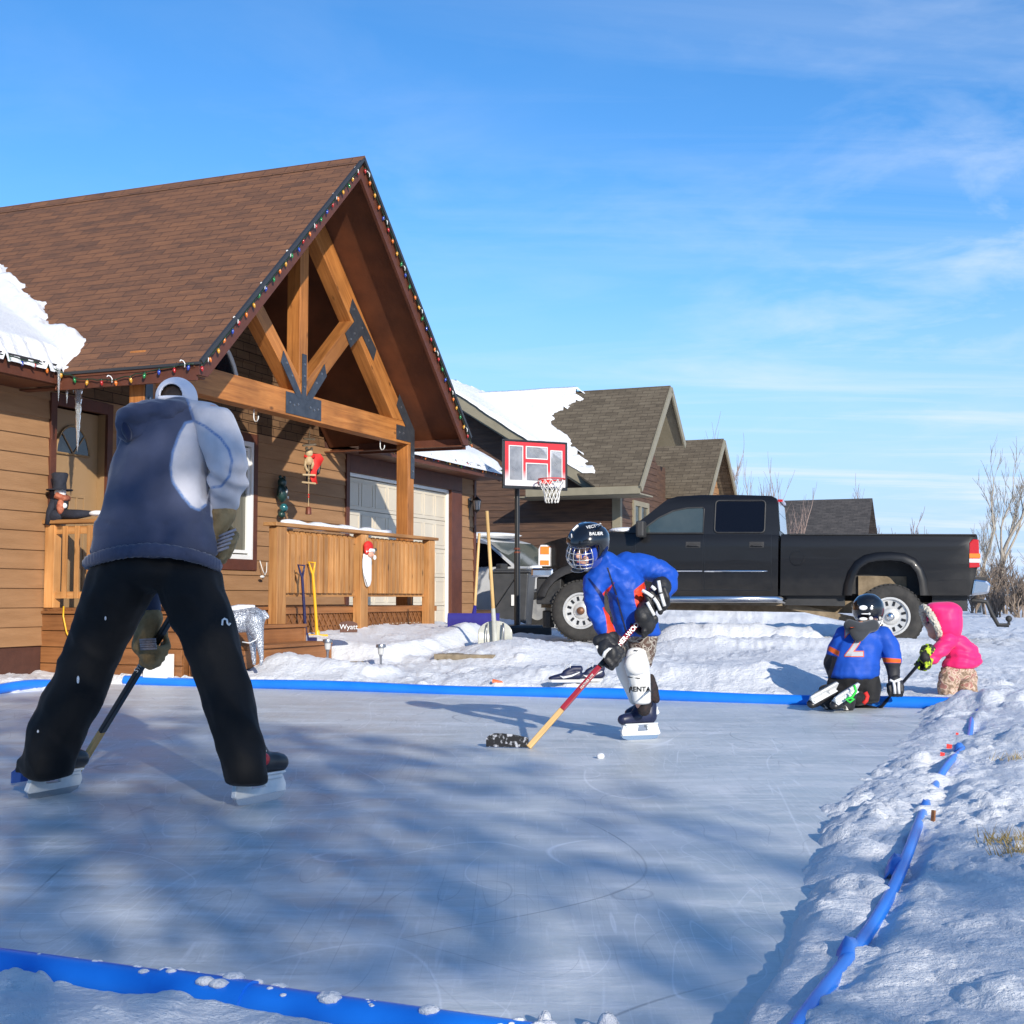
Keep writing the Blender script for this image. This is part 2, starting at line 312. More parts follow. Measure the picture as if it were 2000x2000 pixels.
def icemat():
    m = bpy.data.materials.new('rink_ice'); m.use_nodes = True; t = m.node_tree; n = t.nodes; l = t.links; b = n['Principled BSDF']
    g = n.new('ShaderNodeNewGeometry')
    def mp(sc, rot=0, loc=(0, 0, 0)):
        q = n.new('ShaderNodeMapping'); q.inputs['Scale'].default_value = sc; q.inputs['Rotation'].default_value = (0, 0, rot); q.inputs['Location'].default_value = loc; l.new(g.outputs['Position'], q.inputs[0]); return q.outputs[0]
    def nz(v, s, d=5, r=.6, dist=0):
        q = n.new('ShaderNodeTexNoise'); q.inputs['Scale'].default_value = s; q.inputs['Detail'].default_value = d; q.inputs['Roughness'].default_value = r; q.inputs['Distortion'].default_value = dist; l.new(v, q.inputs[0]); return q.outputs[0]
    def mr(v, a, b_, c=0, d=1):
        q = n.new('ShaderNodeMapRange'); q.inputs[1].default_value = a; q.inputs[2].default_value = b_; q.inputs[3].default_value = c; q.inputs[4].default_value = d; l.new(v, q.inputs[0]); return q.outputs[0]
    def ma(op, a, c):
        q = n.new('ShaderNodeMath'); q.operation = op
        for i, v in enumerate((a, c)):
            if hasattr(v, 'is_linked'): l.new(v, q.inputs[i])
            else: q.inputs[i].default_value = v
        return q.outputs[0]
    def mix(f, a, c, bt='MIX'):
        q = n.new('ShaderNodeMix'); q.data_type = 'RGBA'; q.blend_type = bt
        if hasattr(f, 'is_linked'): l.new(f, q.inputs[0])
        else: q.inputs[0].default_value = f
        for i, v in ((6, a), (7, c)):
            if hasattr(v, 'is_linked'): l.new(v, q.inputs[i])
            else: q.inputs[i].default_value = (*v, 1)
        return q.outputs[2]
    def arcs(sc, loc, w, scale):           # skate cuts: thin level lines of a broad noise, broken up by a second noise
        v = nz(mp(sc, .4, loc), scale, 0, .5, .0)
        d = ma('ABSOLUTE', ma('SUBTRACT', ma('FRACT', ma('MULTIPLY', v, 5.0), 0.0), .5), 0.0)
        line = mr(d, 0, w, 1, 0)
        brk = mr(nz(mp((1, 1, 1), 0, (loc[1], loc[0], 3)), .9, 2), .50, .62)
        return ma('MULTIPLY', line, brk)
    base = mix(mr(nz(mp((1, 1, 1)), .7, 4), .3, .7), (.45,.48,.475), (.57,.595,.585))
    drag = mr(nz(mp((1.0, 5.0, 1), .18), 2.2, 7, .7, .5), .46, .74)
    drag2 = mr(nz(mp((6.0, 1.1, 1), -.35), 1.6, 7, .7, .5), .5, .78)
    frost = ma('MINIMUM', ma('ADD', ma('MULTIPLY', drag, .6), ma('MULTIPLY', drag2, .35)), 1.0)
    c = mix(frost, base, (.80,.81,.83))
    patch = mr(nz(mp((1, 2.4, 1), .2), .85, 8, .72, .8), .46, .72, 0, .75)
    c = mix(patch, c, (.78,.79,.80))
    grit = mr(nz(mp((1, 1, 1)), 60, 3, .8), .60, .78, 0, .5); c = mix(grit, c, (.82,.83,.84))
    c = mix(ma('MULTIPLY', arcs((1, 1, 1), (3.1, 1.7, 0), .010, .55), .75), c, (.86,.88,.90))
    c = mix(ma('MULTIPLY', arcs((1, 1, 1), (8.4, 5.2, 0), .008, .40), .70), c, (.17,.185,.20))
    c = mix(ma('MULTIPLY', arcs((1, 1, 1), (1.4, 9.2, 0), .007, .75), .6), c, (.82,.85,.88))
    c = mix(ma('MULTIPLY', arcs((1.6, .5, 1), (5.4, 2.2, 0), .012, .5), .5), c, (.84,.86,.88))
    for k_ in range(9):
        c = mix(ma('MULTIPLY', arcs((1+.3*k_, 1.4-.2*k_, 1), (2.3*k_+.7, 4.1*k_+1.3, 0), .012+.002*k_, .8+.28*k_), .46), c, (.88,.89,.91) if k_ % 2 == 0 else (.27,.29,.31))
    sc_ = mr(nz(mp((14, .9, 1), .55), 3.0, 3, .6, .3), .60, .72, 0, .30); c = mix(sc_, c, (.84,.85,.87))
    sc_ = mr(nz(mp((.9, 16, 1), -.25), 3.0, 3, .6, .3), .62, .74, 0, .30); c = mix(sc_, c, (.30,.32,.34))
    l.new(c, b.inputs['Base Color'])
    l.new(mr(ma('ADD', frost, patch), 0, 1, .34, .68), b.inputs['Roughness']); b.inputs['Specular IOR Level'].default_value = .55; b.inputs['IOR'].default_value = 1.31
    hgt = ma('ADD', ma('MULTIPLY', nz(mp((1, 1, 1)), 4, 5), .8), ma('ADD', ma('MULTIPLY', frost, .25), ma('MULTIPLY', nz(mp((1, 1, 1)), 70, 3), .10)))
    bp = n.new('ShaderNodeBump'); bp.inputs['Strength'].default_value = .35; bp.inputs['Distance'].default_value = .02; l.new(hgt, bp.inputs['Height']); l.new(bp.outputs[0], b.inputs['Normal'])
    return m
M['ice'] = icemat()
# ---------------------------------------------------------------- snow ground
def _hash(ix, iy, s):
    h = (ix.astype(np.int64)*374761393+iy.astype(np.int64)*668265263+s*1442695041) & 0xffffffff
    h = ((h ^ (h >> 13))*1274126177) & 0xffffffff
    return ((h ^ (h >> 16)) & 0xffffff)/float(0xffffff)
def vnoise(x, y, s=0):
    ix = np.floor(x); iy = np.floor(y); fx = x-ix; fy = y-iy; fx = fx*fx*(3-2*fx); fy = fy*fy*(3-2*fy)
    a = _hash(ix, iy, s); b = _hash(ix+1, iy, s); c = _hash(ix, iy+1, s); d = _hash(ix+1, iy+1, s)
    return (a*(1-fx)+b*fx)*(1-fy)+(c*(1-fx)+d*fx)*fy
def fbm(x, y, o=4, s=0, g=.5):
    t = 0; a = 1; n = 0
    for i in range(o): t = t+a*(vnoise(x, y, s+i*7)-.5); n += a; a *= g; x = x*2.03+11.3; y = y*2.03-4.7
    return t/n*2
def lumps(x, y, s=0, dens=.7, sq=.75):
    ix = np.floor(x); iy = np.floor(y); out = np.zeros_like(x)
    for dx in (-1, 0, 1):
        for dy in (-1, 0, 1):
            cx = ix+dx; cy = iy+dy; px = cx+_hash(cx, cy, s+1); py = cy+_hash(cx, cy, s+2)
            R = .18+.42*_hash(cx, cy, s+3)**1.5; R = np.where(_hash(cx, cy, s+4) < dens, R, 0)
            an = _hash(cx, cy, s+5)*3.14; ux = (x-px)*np.cos(an)+(y-py)*np.sin(an); uy = -(x-px)*np.sin(an)+(y-py)*np.cos(an)
            d2 = ux**2+(uy*1.35)**2; out = np.maximum(out, np.sqrt(np.maximum(R*R-d2, 0))*sq)
    return out
def sst(e0, e1, x): t = np.clip((x-e0)/(e1-e0), 0, 1); return t*t*(3-2*t)
def G_(X, Y, px, py, z, sx, sy, h):
    p = gnd(px, py, z); return h*np.exp(-((X-p[0])/sx)**2-((Y-p[1])/sy)**2)
AF, AN, BR, BL = 0.20, -8.05, 9.10, 1.05        # rink: far pipe, near pipe, right pipe, left edge (house grid)
def terrain(X, Y):
    rx = X-HF.x; ry = Y-HF.y; a = rx*HF.c+ry*HF.s; b = -(-rx*HF.s+ry*HF.c)
    base = .06+.19*sst(11, 17, Y)*sst(-.5, 2.5, a)+.03*sst(20, 60, Y)
    base = base+.05*fbm(X*.35, Y*.35, 3, 5)
    wob = fbm(a*1.3, b*1.3, 3, 9)
    far = sst(AF+.02, AF+.45, a+.10*wob)
    h = base*1.0
    path = np.exp(-((b-4.0-.22*(a-1))/.42)**2)*sst(2.9, 1.2, a)*sst(-.2, .6, a)
    berm = np.exp(-((a-.85-.15*wob)/.42)**2)*(.17+.10*fbm(b*.9, a, 2, 21))*sst(1.9, 2.6, b)*sst(8.3, 7.2, b)
    h += berm*(1-.85*path)-.03*path
    # snowed-in bed in front of the porch
    bed = sst(2.0, 2.35, a+.06*wob)*sst(7.2, 6.2, a)*sst(3.05, 2.75, b-.25*np.sin((a-2)*.9)+.05*wob)*sst(1.0, 1.5, b)
    h += bed*(.17+.08*sst(2.8, 1.7, b))
    h += G_(X, Y, 1010, 1292, .15, .75, .75, .22)+G_(X, Y, 955, 1255, .3, .6, .7, .16)+G_(X, Y, 1085, 1275, .2, .5, .5, .08)
    h += G_(X, Y, 985, 1222, .35, .75, .9, .26)+G_(X, Y, 1030, 1235, .3, .5, .5, .10)
    h += G_(X, Y, 560, 1275, .15, .5, .4, .13)+G_(X, Y, 470, 1290, .15, .35, .3, .06)
    # cleared strip in the driveway, with a bank on the viewer's side
    u = sst(1.2, 2.2, X)*sst(5.9, 5.0, X)
    h += u*(.15*np.exp(-((Y-15.6-.1*wob)/.42)**2)-.17*np.exp(-((Y-16.7)/.5)**2))
    h += sst(1.75, 2.2, X)*sst(4.3, 3.8, X)*(.25+.12*wob)*np.exp(-((Y-(18.30-.27*(X-1)))/.42)**2)+sst(.8, 1.8, X)*sst(7.4, 6.0, X)*.15*np.exp(-((Y-22.4-.3*wob)/.9)**2)
    h += -.06*sst(16.2, 17.5, Y)*sst(26, 23, Y)*sst(-.5, .3, X)*sst(2.6, 1.4, X)
    h += G_(X, Y, 1250, 1330, .1, .5, .4, .05)+G_(X, Y, 1420, 1318, .1, .45, .6, .10)+G_(X, Y, 1560, 1300, .12, .5, .6, .10)
    h += G_(X, Y, 1985, 1385, .1, .35, .5, .12)+G_(X, Y, 1985, 1450, .08, .5, .5, .12)
    h += .38*sst(.2, 1.2, X)*sst(7.5, 5.5, X)*np.exp(-((Y-27.2-.4*wob)/1.2)**2)
    # rink edges
    outside_r = sst(BR-.02, BR+.25, b)
    h = h*(1-outside_r*sst(AF+1.5, AF-.5, a)*.45)
    ice_b = 8.52+.40*sst(-4.5, -8.0, a)+.05*wob
    rb = sst(ice_b, BR-.10, b)
    bank = -.05+(.105+.035*wob)*rb
    slot = -.022*np.exp(-((b-(BR+.035))/.045)**2)
    h_out_r = .045+.03*wob+h*.35+.05*np.exp(-((b-BR-.35)/.22)**2)+slot+.09*np.exp(-((b-BR-.01)/.06)**2)*np.clip(fbm(a*1.6, b, 3, 55)*1.8+.32, 0, 1)
    nearr = np.where(b < BR-.01, bank, h_out_r)
    nearr = np.where((b > BR-.10), bank*(1-sst(BR-.05, BR+.10, b))+h_out_r*sst(BR-.05, BR+.10, b)+slot*.5, nearr)
    inr = (a < AF+.25) & (b > BL)
    w_far = sst(AF-.02, AF+.03, a)                      # snow starts right behind the far pipe
    w_cor = sst(-.7, -.2, a)*sst(.15, -.15, a)*sst(BR-.5, BR-.1, b)
    inside = nearr+.10*w_cor
    front = .042+.04*wob+.06*fbm(X*2.2, Y*2.2, 2, 33)
    inside = np.where(b < BR-.3, inside*(1-sst(AN+.02, AN-.09, a))+front*sst(AN+.02, AN-.09, a), inside)
    lw = sst(BL+.12+.12*wob, BL-.25, b)
    inside = inside*(1-lw)+(.07+.05*wob)*lw
    H = inside*(1-w_far)+h*w_far
    # crumbly surface
    dist = np.sqrt(X*X+Y*Y)
    amp = 1-np.exp(-np.maximum(H+.065, 0)/.03)
    driv = sst(13, 16, Y)*sst(30, 22, Y)*.35
    c1 = lumps(X*3.3+.6*fbm(X, Y, 2, 3), Y*3.3, 40, .75)*.105
    c2 = lumps(X*8.5, Y*8.5+.5*fbm(X*2, Y*2, 2, 4), 50, .75)*.062
    c3 = lumps(X*21, Y*21, 60, .6)*.022
    cover = sst(-.35, .35, fbm(X*.9, Y*.9, 3, 77))
    rr = fbm(X*5, Y*5, 5, 12)*.017
    fade = 1-.55*sst(28, 60, dist)
    quiet = 1-.30*bed-.5*np.clip(np.exp(-((Y-16.7)/.5)**2)*u, 0, 1)
    H = H+amp*quiet*fade*(1+.5*sst(1.6, 2.2, X)*sst(4.5, 3.9, X)*np.exp(-((Y-17.9)/.8)**2))*(c1*(.35+.65*cover)+c2*(.4+.6*cover)+c3*(.3+.9*cover)+rr)
    # crumbs along the near pipe, ice side
    cr = np.exp(-((a-(AN+.10))/.07)**2)*(b < BR-.2)*np.maximum(0, fbm(b*1.6, a*2, 3, 91)+.12)
    H = H+cr*.34*(lumps(X*16, Y*16, 70, .9)+.28)
    return H, a, b
ang_f = np.radians(np.arange(-30, 31, .075)); ang_c = np.radians(np.concatenate([np.arange(33, 325, 7)]))
ang = np.concatenate([ang_f, ang_c+0]); na = len(ang)
r1 = np.linspace(.25, 2.15, 14); r2 = [2.2]
while r2[-1] < 15: r2.append(r2[-1]*1.0042)
while r2[-1] < 40: r2.append(r2[-1]*1.006)
while r2[-1] < 1600: r2.append(r2[-1]*1.07)
rad = np.concatenate([r1, np.array(r2)]); nr = len(rad)
A, R = np.meshgrid(ang, rad); X = R*np.sin(A); Y = R*np.cos(A); H, ta, tb = terrain(X, Y)
verts = np.stack([X, Y, H], -1).reshape(-1, 3); verts = np.vstack([verts, [[0, 0, 0.0]]])
i, j = np.meshgrid(np.arange(nr-1), np.arange(na), indexing='ij'); j2 = (j+1) % na
quads = np.stack([i*na+j, (i+1)*na+j, (i+1)*na+j2, i*na+j2], -1).reshape(-1, 4)[:, ::-1]
tris = np.stack([np.full(na, nr*na), np.arange(na), (np.arange(na)+1) % na], -1)[:, ::-1]
me = bpy.data.meshes.new('snow_ground'); me.vertices.add(len(verts)); me.vertices.foreach_set('co', verts.ravel())
nl = quads.size+tris.size; me.loops.add(nl); me.loops.foreach_set('vertex_index', np.concatenate([quads.ravel(), tris.ravel()]))
me.polygons.add(len(quads)+len(tris)); me.polygons.foreach_set('loop_start', np.concatenate([np.arange(len(quads))*4, quads.size+np.arange(len(tris))*3]))
me.update(calc_edges=True); me.validate()
ground = bpy.data.objects.new('snow_ground', me); COL.objects.link(ground); finish(ground, M['snow'], None, 180); tag(ground, kind='structure')
def th(x, y):
    h, _, _ = terrain(np.array([float(x)]), np.array([float(y)])); return float(h[0])
# ice sheet
m = MB(); n1, n2 = 60, 60
for q in range(n1+1):
    for w in range(n2+1):
        a = AN-.03+(AF+.02-AN+.03)*q/n1; b = BL-.35+(BR-BL+.4)*w/n2; p = ab(a, b, 0); m.v.append(tuple(p))
for q in range(n1):
    for w in range(n2): k = q*(n2+1)+w; m.f.append((k, k+1, k+n2+2, k+n2+1)); m.m.append(0)
ice = m.build('ice', M['ice'], None, weld=True); tag(ice, kind='structure')
if ice.data.polygons[0].normal.z < 0: ice.data.flip_normals()

# ---------------------------------------------------------------- brown house
FR = HF
house = thing('house', 'brown timber-gabled house with shingle roof, lap siding and cream garage door', 'house', (HF.x, HF.y, 0), HF.rz)
def siding(mb, T, u0, u1, z0, z1, openings=(), exp=.195, clip=None, t=.02):
    nC = int(math.ceil((z1-z0)/exp))
    for k in range(nC):
        a = z0+k*exp; b = min(a+exp, z1)
        zs = sorted(set([a, b]+[z for o in openings for z in (o[2], o[3]) if a < z < b]))
        for s0, s1 in zip(zs, zs[1:]):
            mid = (s0+s1)/2; lo, hi = (u0, u1) if not clip else clip(mid)
            if hi <= lo: continue
            segs = [(lo, hi)]
            for o in openings:
                if o[2] < mid < o[3]:
                    ns = []
                    for p, q in segs:
                        if o[0] > p: ns.append((p, min(q, o[0])))
                        if o[1] < q: ns.append((max(p, o[1]), q))
                    segs = [x for x in ns if x[1]-x[0] > .005]
            f0 = t-(t-.003)*(s0-a)/exp; f1 = t-(t-.003)*(s1-a)/exp
            for p, q in segs:
                mb.add([T(p, s0, f0), T(q, s0, f0), T(q, s1, f1), T(p, s1, f1)], [(0, 1, 2, 3)])
                if s0 == a: mb.add([T(p, s0, 0), T(q, s0, 0), T(q, s0, f0), T(p, s0, f0)], [(0, 1, 2, 3)])
TW = lambda u, z, o: (u, -o, z)
WX0, WX1 = 2.75, 4.16
ops = [(.45, 1.25, .36, 2.86), (WX0, WX1, 1.34, 2.87), (6.70, 10.36, .2, 2.72)]
part('wall', M['siding'], house, lambda m: (siding(m, TW, -4.0, 11.42, .36, 3.0, ops)))
part('foundation', M['founda'], house, lambda m: m.box(-4, 11.4, .005, .14, -.2, .36))
def core(m):
    m.box(-4, .45, .02, .13, .3, 3.1); m.box(1.25, WX0, .02, .13, .3, 3.1); m.box(WX1, 6.7, .02, .13, .3, 3.1); m.box(10.36, 11.42, .02, .13, .0, 3.1)
    m.box(-4, 11.42, .14, 9, -.2, 3.1)
    m.box(.45, 1.25, .02, .13, 2.86, 3.1); m.box(WX0, WX1, .02, .13, 2.87, 3.1); m.box(WX0, WX1, .02, .13, .3, 1.34); m.box(6.7, 10.36, .02, .13, 2.72, 3.1)
part('wall_core', M['founda'], house, core)
for nm, bx in (('door_frame', ((.36, .45, -.035, .10, .74, 2.98), (1.25, 1.34, -.035, .01, .74, 2.98), (.45, 1.25, -.034, .10, 2.86, 2.985))),
    ('window_surround', ((WX0-.10, WX0, -.036, .05, 1.2, 2.98), (WX1, WX1+.09, -.036, .05, 1.2, 2.98), (WX0, WX1, -.035, .05, 1.2, 1.34), (WX0, WX1, -.035, .05, 2.87, 2.98))),
    ('garage_frame', ((6.62, 6.72, -.04, .10, .30, 2.975), (10.36, 10.80, -.04, .10, .0, 2.72), (6.72, 10.80, -.041, .10, 2.725, 2.974))),
    ('corner_board', ((11.36, 11.45, -.035, .1, .1, 2.976),))):
    part(nm, M['trim'], house, lambda m: [m.box(*q) for q in bx], bevel=.003)
part('recess_side', M['dpanel'], house, lambda m: m.box(1.247, 1.2495, 0.0, .12, .74, 2.86))
# door
def doorf(m):
    m.box(.45, 1.246, .095, .135, .74, 2.855)
    for x0, x1, z0, z1 in ((.66, .70, .9, 1.95), (1.03, 1.07, .9, 1.95), (.70, 1.03, .9, .93), (.70, 1.03, 1.92, 1.95), (.80, .82, .93, 1.92), (.91, .93, .93, 1.92)):
        m.box(x0, x1, .085, .096, z0, z1)
door = part('front_door', M['dpanel'], house, doorf, bevel=.003)
def fan(m):
    pts = [(.58, 2.38)]+[(.83+.25*cos(t), 2.38+.30*sin(t)) for t in np.linspace(pi, 0, 13)]
    m.prism(pts, 1, .080, .094)
part('window', M['darkglass'], door, fan)
def fanm(m):
    for t in (pi*.25, pi*.5, pi*.75): m.beam((.83, .076, 2.39), (.83+.24*cos(t), .076, 2.39+.28*sin(t)), .012, .012)
    m.tube([(.83+.26*cos(t), .078, 2.38+.31*sin(t)) for t in np.linspace(pi, 0, 13)]+[(.57, .078, 2.38)], .012, 6)
part('glazing_bar', M['dpanel'], door, fanm)
# window
def wf(m):
    for x0, x1, z0, z1 in ((WX0, WX0+.05, 1.34, 2.87), (WX1-.05, WX1, 1.34, 2.87), (WX0+.05, WX1-.05, 1.34, 1.40), (WX0+.05, WX1-.05, 2.81, 2.87), (3.42, 3.49, 1.40, 2.81)): m.box(x0, x1, -.03, .06, z0, z1)
win = part('window', M['white'], house, wf, bevel=.004)
part('pane', M['curtain'], win, lambda m: m.box(WX0+.05, WX1-.05, .03, .055, 1.4, 2.81))
part('sash', M['white'], win, lambda m: (m.box(WX1-.10, WX1-.052, 0, .028, 1.42, 2.79), m.box(3.52, 3.56, 0, .028, 1.42, 2.79), m.box(3.56, WX1-.10, 0, .028, 1.42, 1.46), m.box(3.56, WX1-.10, 0, .028, 2.75, 2.79)))
# arch window in the gable
arch = part('window', M['white'], house, lambda m: (m.tube([(3.02+.74*cos(t), -.035, 3.42+.74*sin(t)) for t in np.linspace(0, pi, 25)], .03, 8), m.box(2.28, 3.76, -.06, -.022, 3.38, 3.43), m.box(3.0, 3.04, -.05, -.022, 3.43, 4.13)), smooth=60)
part('pane', M['darkglass'], arch, lambda m: m.prism([(3.02+.72*cos(t), 3.42+.72*sin(t)) for t in np.linspace(0, pi, 25)], 1, -.032, -.024))
def gclip(z): d = (5.86-z)/.933; return (3.02-d, 3.02+d)
part('gable_wall', M['shake'], house, lambda m: (siding(m, TW, 0, 0, 3.0, 5.85, (), .15, gclip, .018), m.prism([(-.02, 3.0), (6.06, 3.0), (3.02, 5.84)], 1, .02, .1)))
# garage door
def gd(m):
    zs = np.linspace(.22, 2.66, 6)
    for k in range(5):
        z0, z1 = zs[k]+.004, zs[k+1]-.004
        m.box(6.76, 10.32, .06, .10, z0, z1)
        for c in range(8):
            x0 = 6.82+c*.44; x1 = x0+.36
            m.box(x0, x1, .052, .0605, z0+.06, z0+.072); m.box(x0, x1, .052, .0605, z1-.072, z1-.06); m.box(x0, x0+.012, .052, .0605, z0+.072, z1-.072); m.box(x1-.012, x1, .052, .0605, z0+.072, z1-.072)
gar = part('garage_door', M['garage'], house, gd, bevel=.002)
part('door_stop', M['white'], gar, lambda m: (m.box(6.72, 6.76, .02, .10, .2, 2.72), m.box(10.32, 10.36, .02, .10, .2, 2.72), m.box(6.76, 10.32, .02, .10, 2.67, 2.72)))
part('handle', M['trim'], gar, lambda m: m.box(8.5, 8.62, .03, .058, 1.22, 1.27))
# main roof
def slab(m, pts, t):
    # pts counter-clockwise from above, thickness t downwards
    n = len(pts); top = [Vector(p) for p in pts]; bot = [Vector((p[0], p[1], p[2]-t)) for p in pts]
    m.add(top+bot, [tuple(range(n)), tuple(range(n, 2*n))[::-1]]+[(i, n+i, n+(i+1) % n, (i+1) % n) for i in range(n)])
zm = lambda y: 3.165+.5*(y+.5)
def mroof(m):
    slab(m, [(-4, -.52, zm(-.52)), (-.02, -.52, zm(-.52)), (2.85, 5, zm(5)), (-4, 5, zm(5))], .03)
    slab(m, [(6.08, -.52, zm(-.52)), (11.55, -.52, zm(-.52)), (11.55, 5, zm(5)), (3.19, 5, zm(5))], .03)
    slab(m, [(-4, 5, zm(5)), (11.55, 5, zm(5)), (11.55, 9.5, zm(5)-2.25), (-4, 9.5, zm(5)-2.25)], .03)
part('roof', M['roof'], house, mroof)
def gslope(m, off, t, x0=-.14, y0=-2.24, y1=5.2):
    zt = 6.03-off
    for sgn in (-1, 1):
        xe = 3.02+sgn*3.155; ze = 3.085-off
        P = [(xe, y0, ze), (3.02, y0, zt), (3.02, y1, zt), (xe, y1, ze)]
        if sgn < 0: P = [(xe, y0, ze), (3.02, y0, zt), (3.02, y1, zt), (xe, y1, ze)]
        else: P = [(3.02, y0, zt), (xe, y0, ze), (xe, y1, ze), (3.02, y1, zt)]
        slab(m, P, t)
part('porch_roof', M['roof'], house, lambda m: (gslope(m, 0, .025), m.prism([(2.90, 5.93), (3.02, 6.055), (3.14, 5.93), (3.02, 6.035)], 1, -2.25, 5.2)))
part('roof_lining', M['soffit'], house, lambda m: gslope(m, .035, .03, y0=-2.16, y1=.0))
def fasc(m):
    for s in (-1, 1):
        X = lambda x: 3.02+s*(3.02-x)*(1)
        pts = [(X(-.125), 3.055), (3.02, 5.995), (3.02, 5.79), (X(.02), 2.95), (X(-.125), 2.95)]
        if s > 0: pts = pts[::-1]
        m.prism(pts, 1, -2.20, -2.165)
    m.box(-.125, -.09, -2.165, -.5, 2.90, 3.05); m.box(6.13, 6.165, -2.165, -.5, 2.90, 3.05)
    m.box(-4, -.125, -.54, -.505, 2.96, 3.135); m.box(6.165, 11.53, -.54, -.505, 2.96, 3.135)
    m.beam((11.53, -.50, 3.03), (11.53, 5, 5.78), .035, .18)
part('fascia', M['trim'], house, fasc)
def edgecap(m):
    for s in (-1, 1): m.beam((3.02+s*3.16, -2.235, 3.068), (3.02, -2.235, 6.02), .03, .04, up=(0, 0, 1))
    m.box(-.15, -.12, -2.23, -.5, 3.045, 3.072)
    m.box(-4, -.13, -.565, -.53, 3.115, 3.15); m.box(6.17, 11.55, -.565, -.53, 3.115, 3.15)
part('drip_edge', M['asphalt_cap'], house, edgecap)
for q in ((-4, -.126, -.505, .0, 2.95, 2.96), (6.166, 11.5, -.505, -.0, 2.976, 2.986), (-.09, .03, -2.16, 0, 2.93, 2.945), (5.99, 6.13, -2.16, 0, 2.93, 2.945)): part('soffit', M['soffit'], house, lambda m: m.box(*q))
# snow lying on the roof
def roof_snow(name, parent, frame, zf, inside, x0, x1, y0, y1, step, th_, label=None, seed=1, lumpy=.02):
    nx = int((x1-x0)/step)+1; ny = int((y1-y0)/step)+1
    xs = np.linspace(x0, x1, nx); ys = np.linspace(y0, y1, ny); Xg, Yg = np.meshgrid(xs, ys, indexing='ij')
    sdv = inside(Xg, Yg); t = th_*sst(0, .16, sdv)+lumpy*fbm(Xg*2.2, Yg*2.2, 4, seed)*sst(0, .2, sdv)
    Z = zf(Xg, Yg)+np.where(sdv > 0, .004+t, -.05)
    keep = sdv > -step*1.2
    idx = -np.ones(Xg.shape, int); c = 0; vs = []
    m = MB()
    for q in range(nx):
        for w in range(ny):
            if keep[q, w]: idx[q, w] = len(vs); vs.append((Xg[q, w], Yg[q, w], Z[q, w]))
    fs = []
    for q in range(nx-1):
        for w in range(ny-1):
            k = (idx[q, w], idx[q+1, w], idx[q+1, w+1], idx[q, w+1])
            if min(k) >= 0: fs.append(k)
    m.add(vs, fs); o = m.build(name, M['snow'], parent, smooth=180); return o
def planehit(px, py, fr, p0, nrm):
    d = ray(px, py); o = fr.l((0, 0, CH)); dd = fr.l((d[0]+fr.x, d[1]+fr.y, d[2]+fr.z)); n = Vector(nrm); t = n.dot(Vector(p0)-o)/n.dot(dd); return o+t*dd
def polysd(px, py, poly):
    d = np.full(px.shape, 1e9); ins = np.zeros(px.shape, bool); n = len(poly)
    for i in range(n):
        ax, ay = poly[i]; bx, by = poly[(i+1) % n]; ex, ey = bx-ax, by-ay; wx, wy = px-ax, py-ay
        t = np.clip((wx*ex+wy*ey)/(ex*ex+ey*ey+1e-12), 0, 1); d = np.minimum(d, (wx-ex*t)**2+(wy-ey*t)**2)
        c = ((ay > py) != (by > py)) & (px < (bx-ax)*(py-ay)/((by-ay) if by != ay else 1e-12)+ax); ins ^= c
    return np.where(ins, 1, -1)*np.sqrt(d)
bd = [planehit(x, y, HF, (-.133, 0, 3.085), (-.933, 0, 1)) for x, y in ((0, 522), (34, 548), (60, 585), (92, 592), (98, 640), (140, 648), (166, 664), (158, 690))]
poly = [(-4.2, 4.5), (bd[0][0]+.2, 4.5)]+[(p[0], p[1]) for p in bd]+[(-.02, -.60), (-4.2, -.60)]
def gz(x): return np.where(x < 3.02, 3.085+.933*(x+.135), 3.085+.933*(6.175-x))
zf1 = lambda x, y: np.maximum(zm(y), np.where(x > -.14, gz(x), 0))
roof_snow('roof_snow', house, HF, zf1, lambda x, y: polysd(x, y, poly)+.05*fbm(x*2, y*8, 3, 3)+.075*(_hash(np.floor(x/.084), np.floor(x/.084), 5)-.5), -4, 2.2, -.62, 3.2, .03, .17)
roof_snow('roof_snow', house, HF, lambda x, y: zm(y), lambda x, y: polysd(x, y, [(6.25, -.6), (11.53, -.6), (11.53, 5), (4.2, 5)])+.02*fbm(x*3, y*3, 3, 8), 5, 11.6, -.62, 4.9, .07, .15, seed=5)
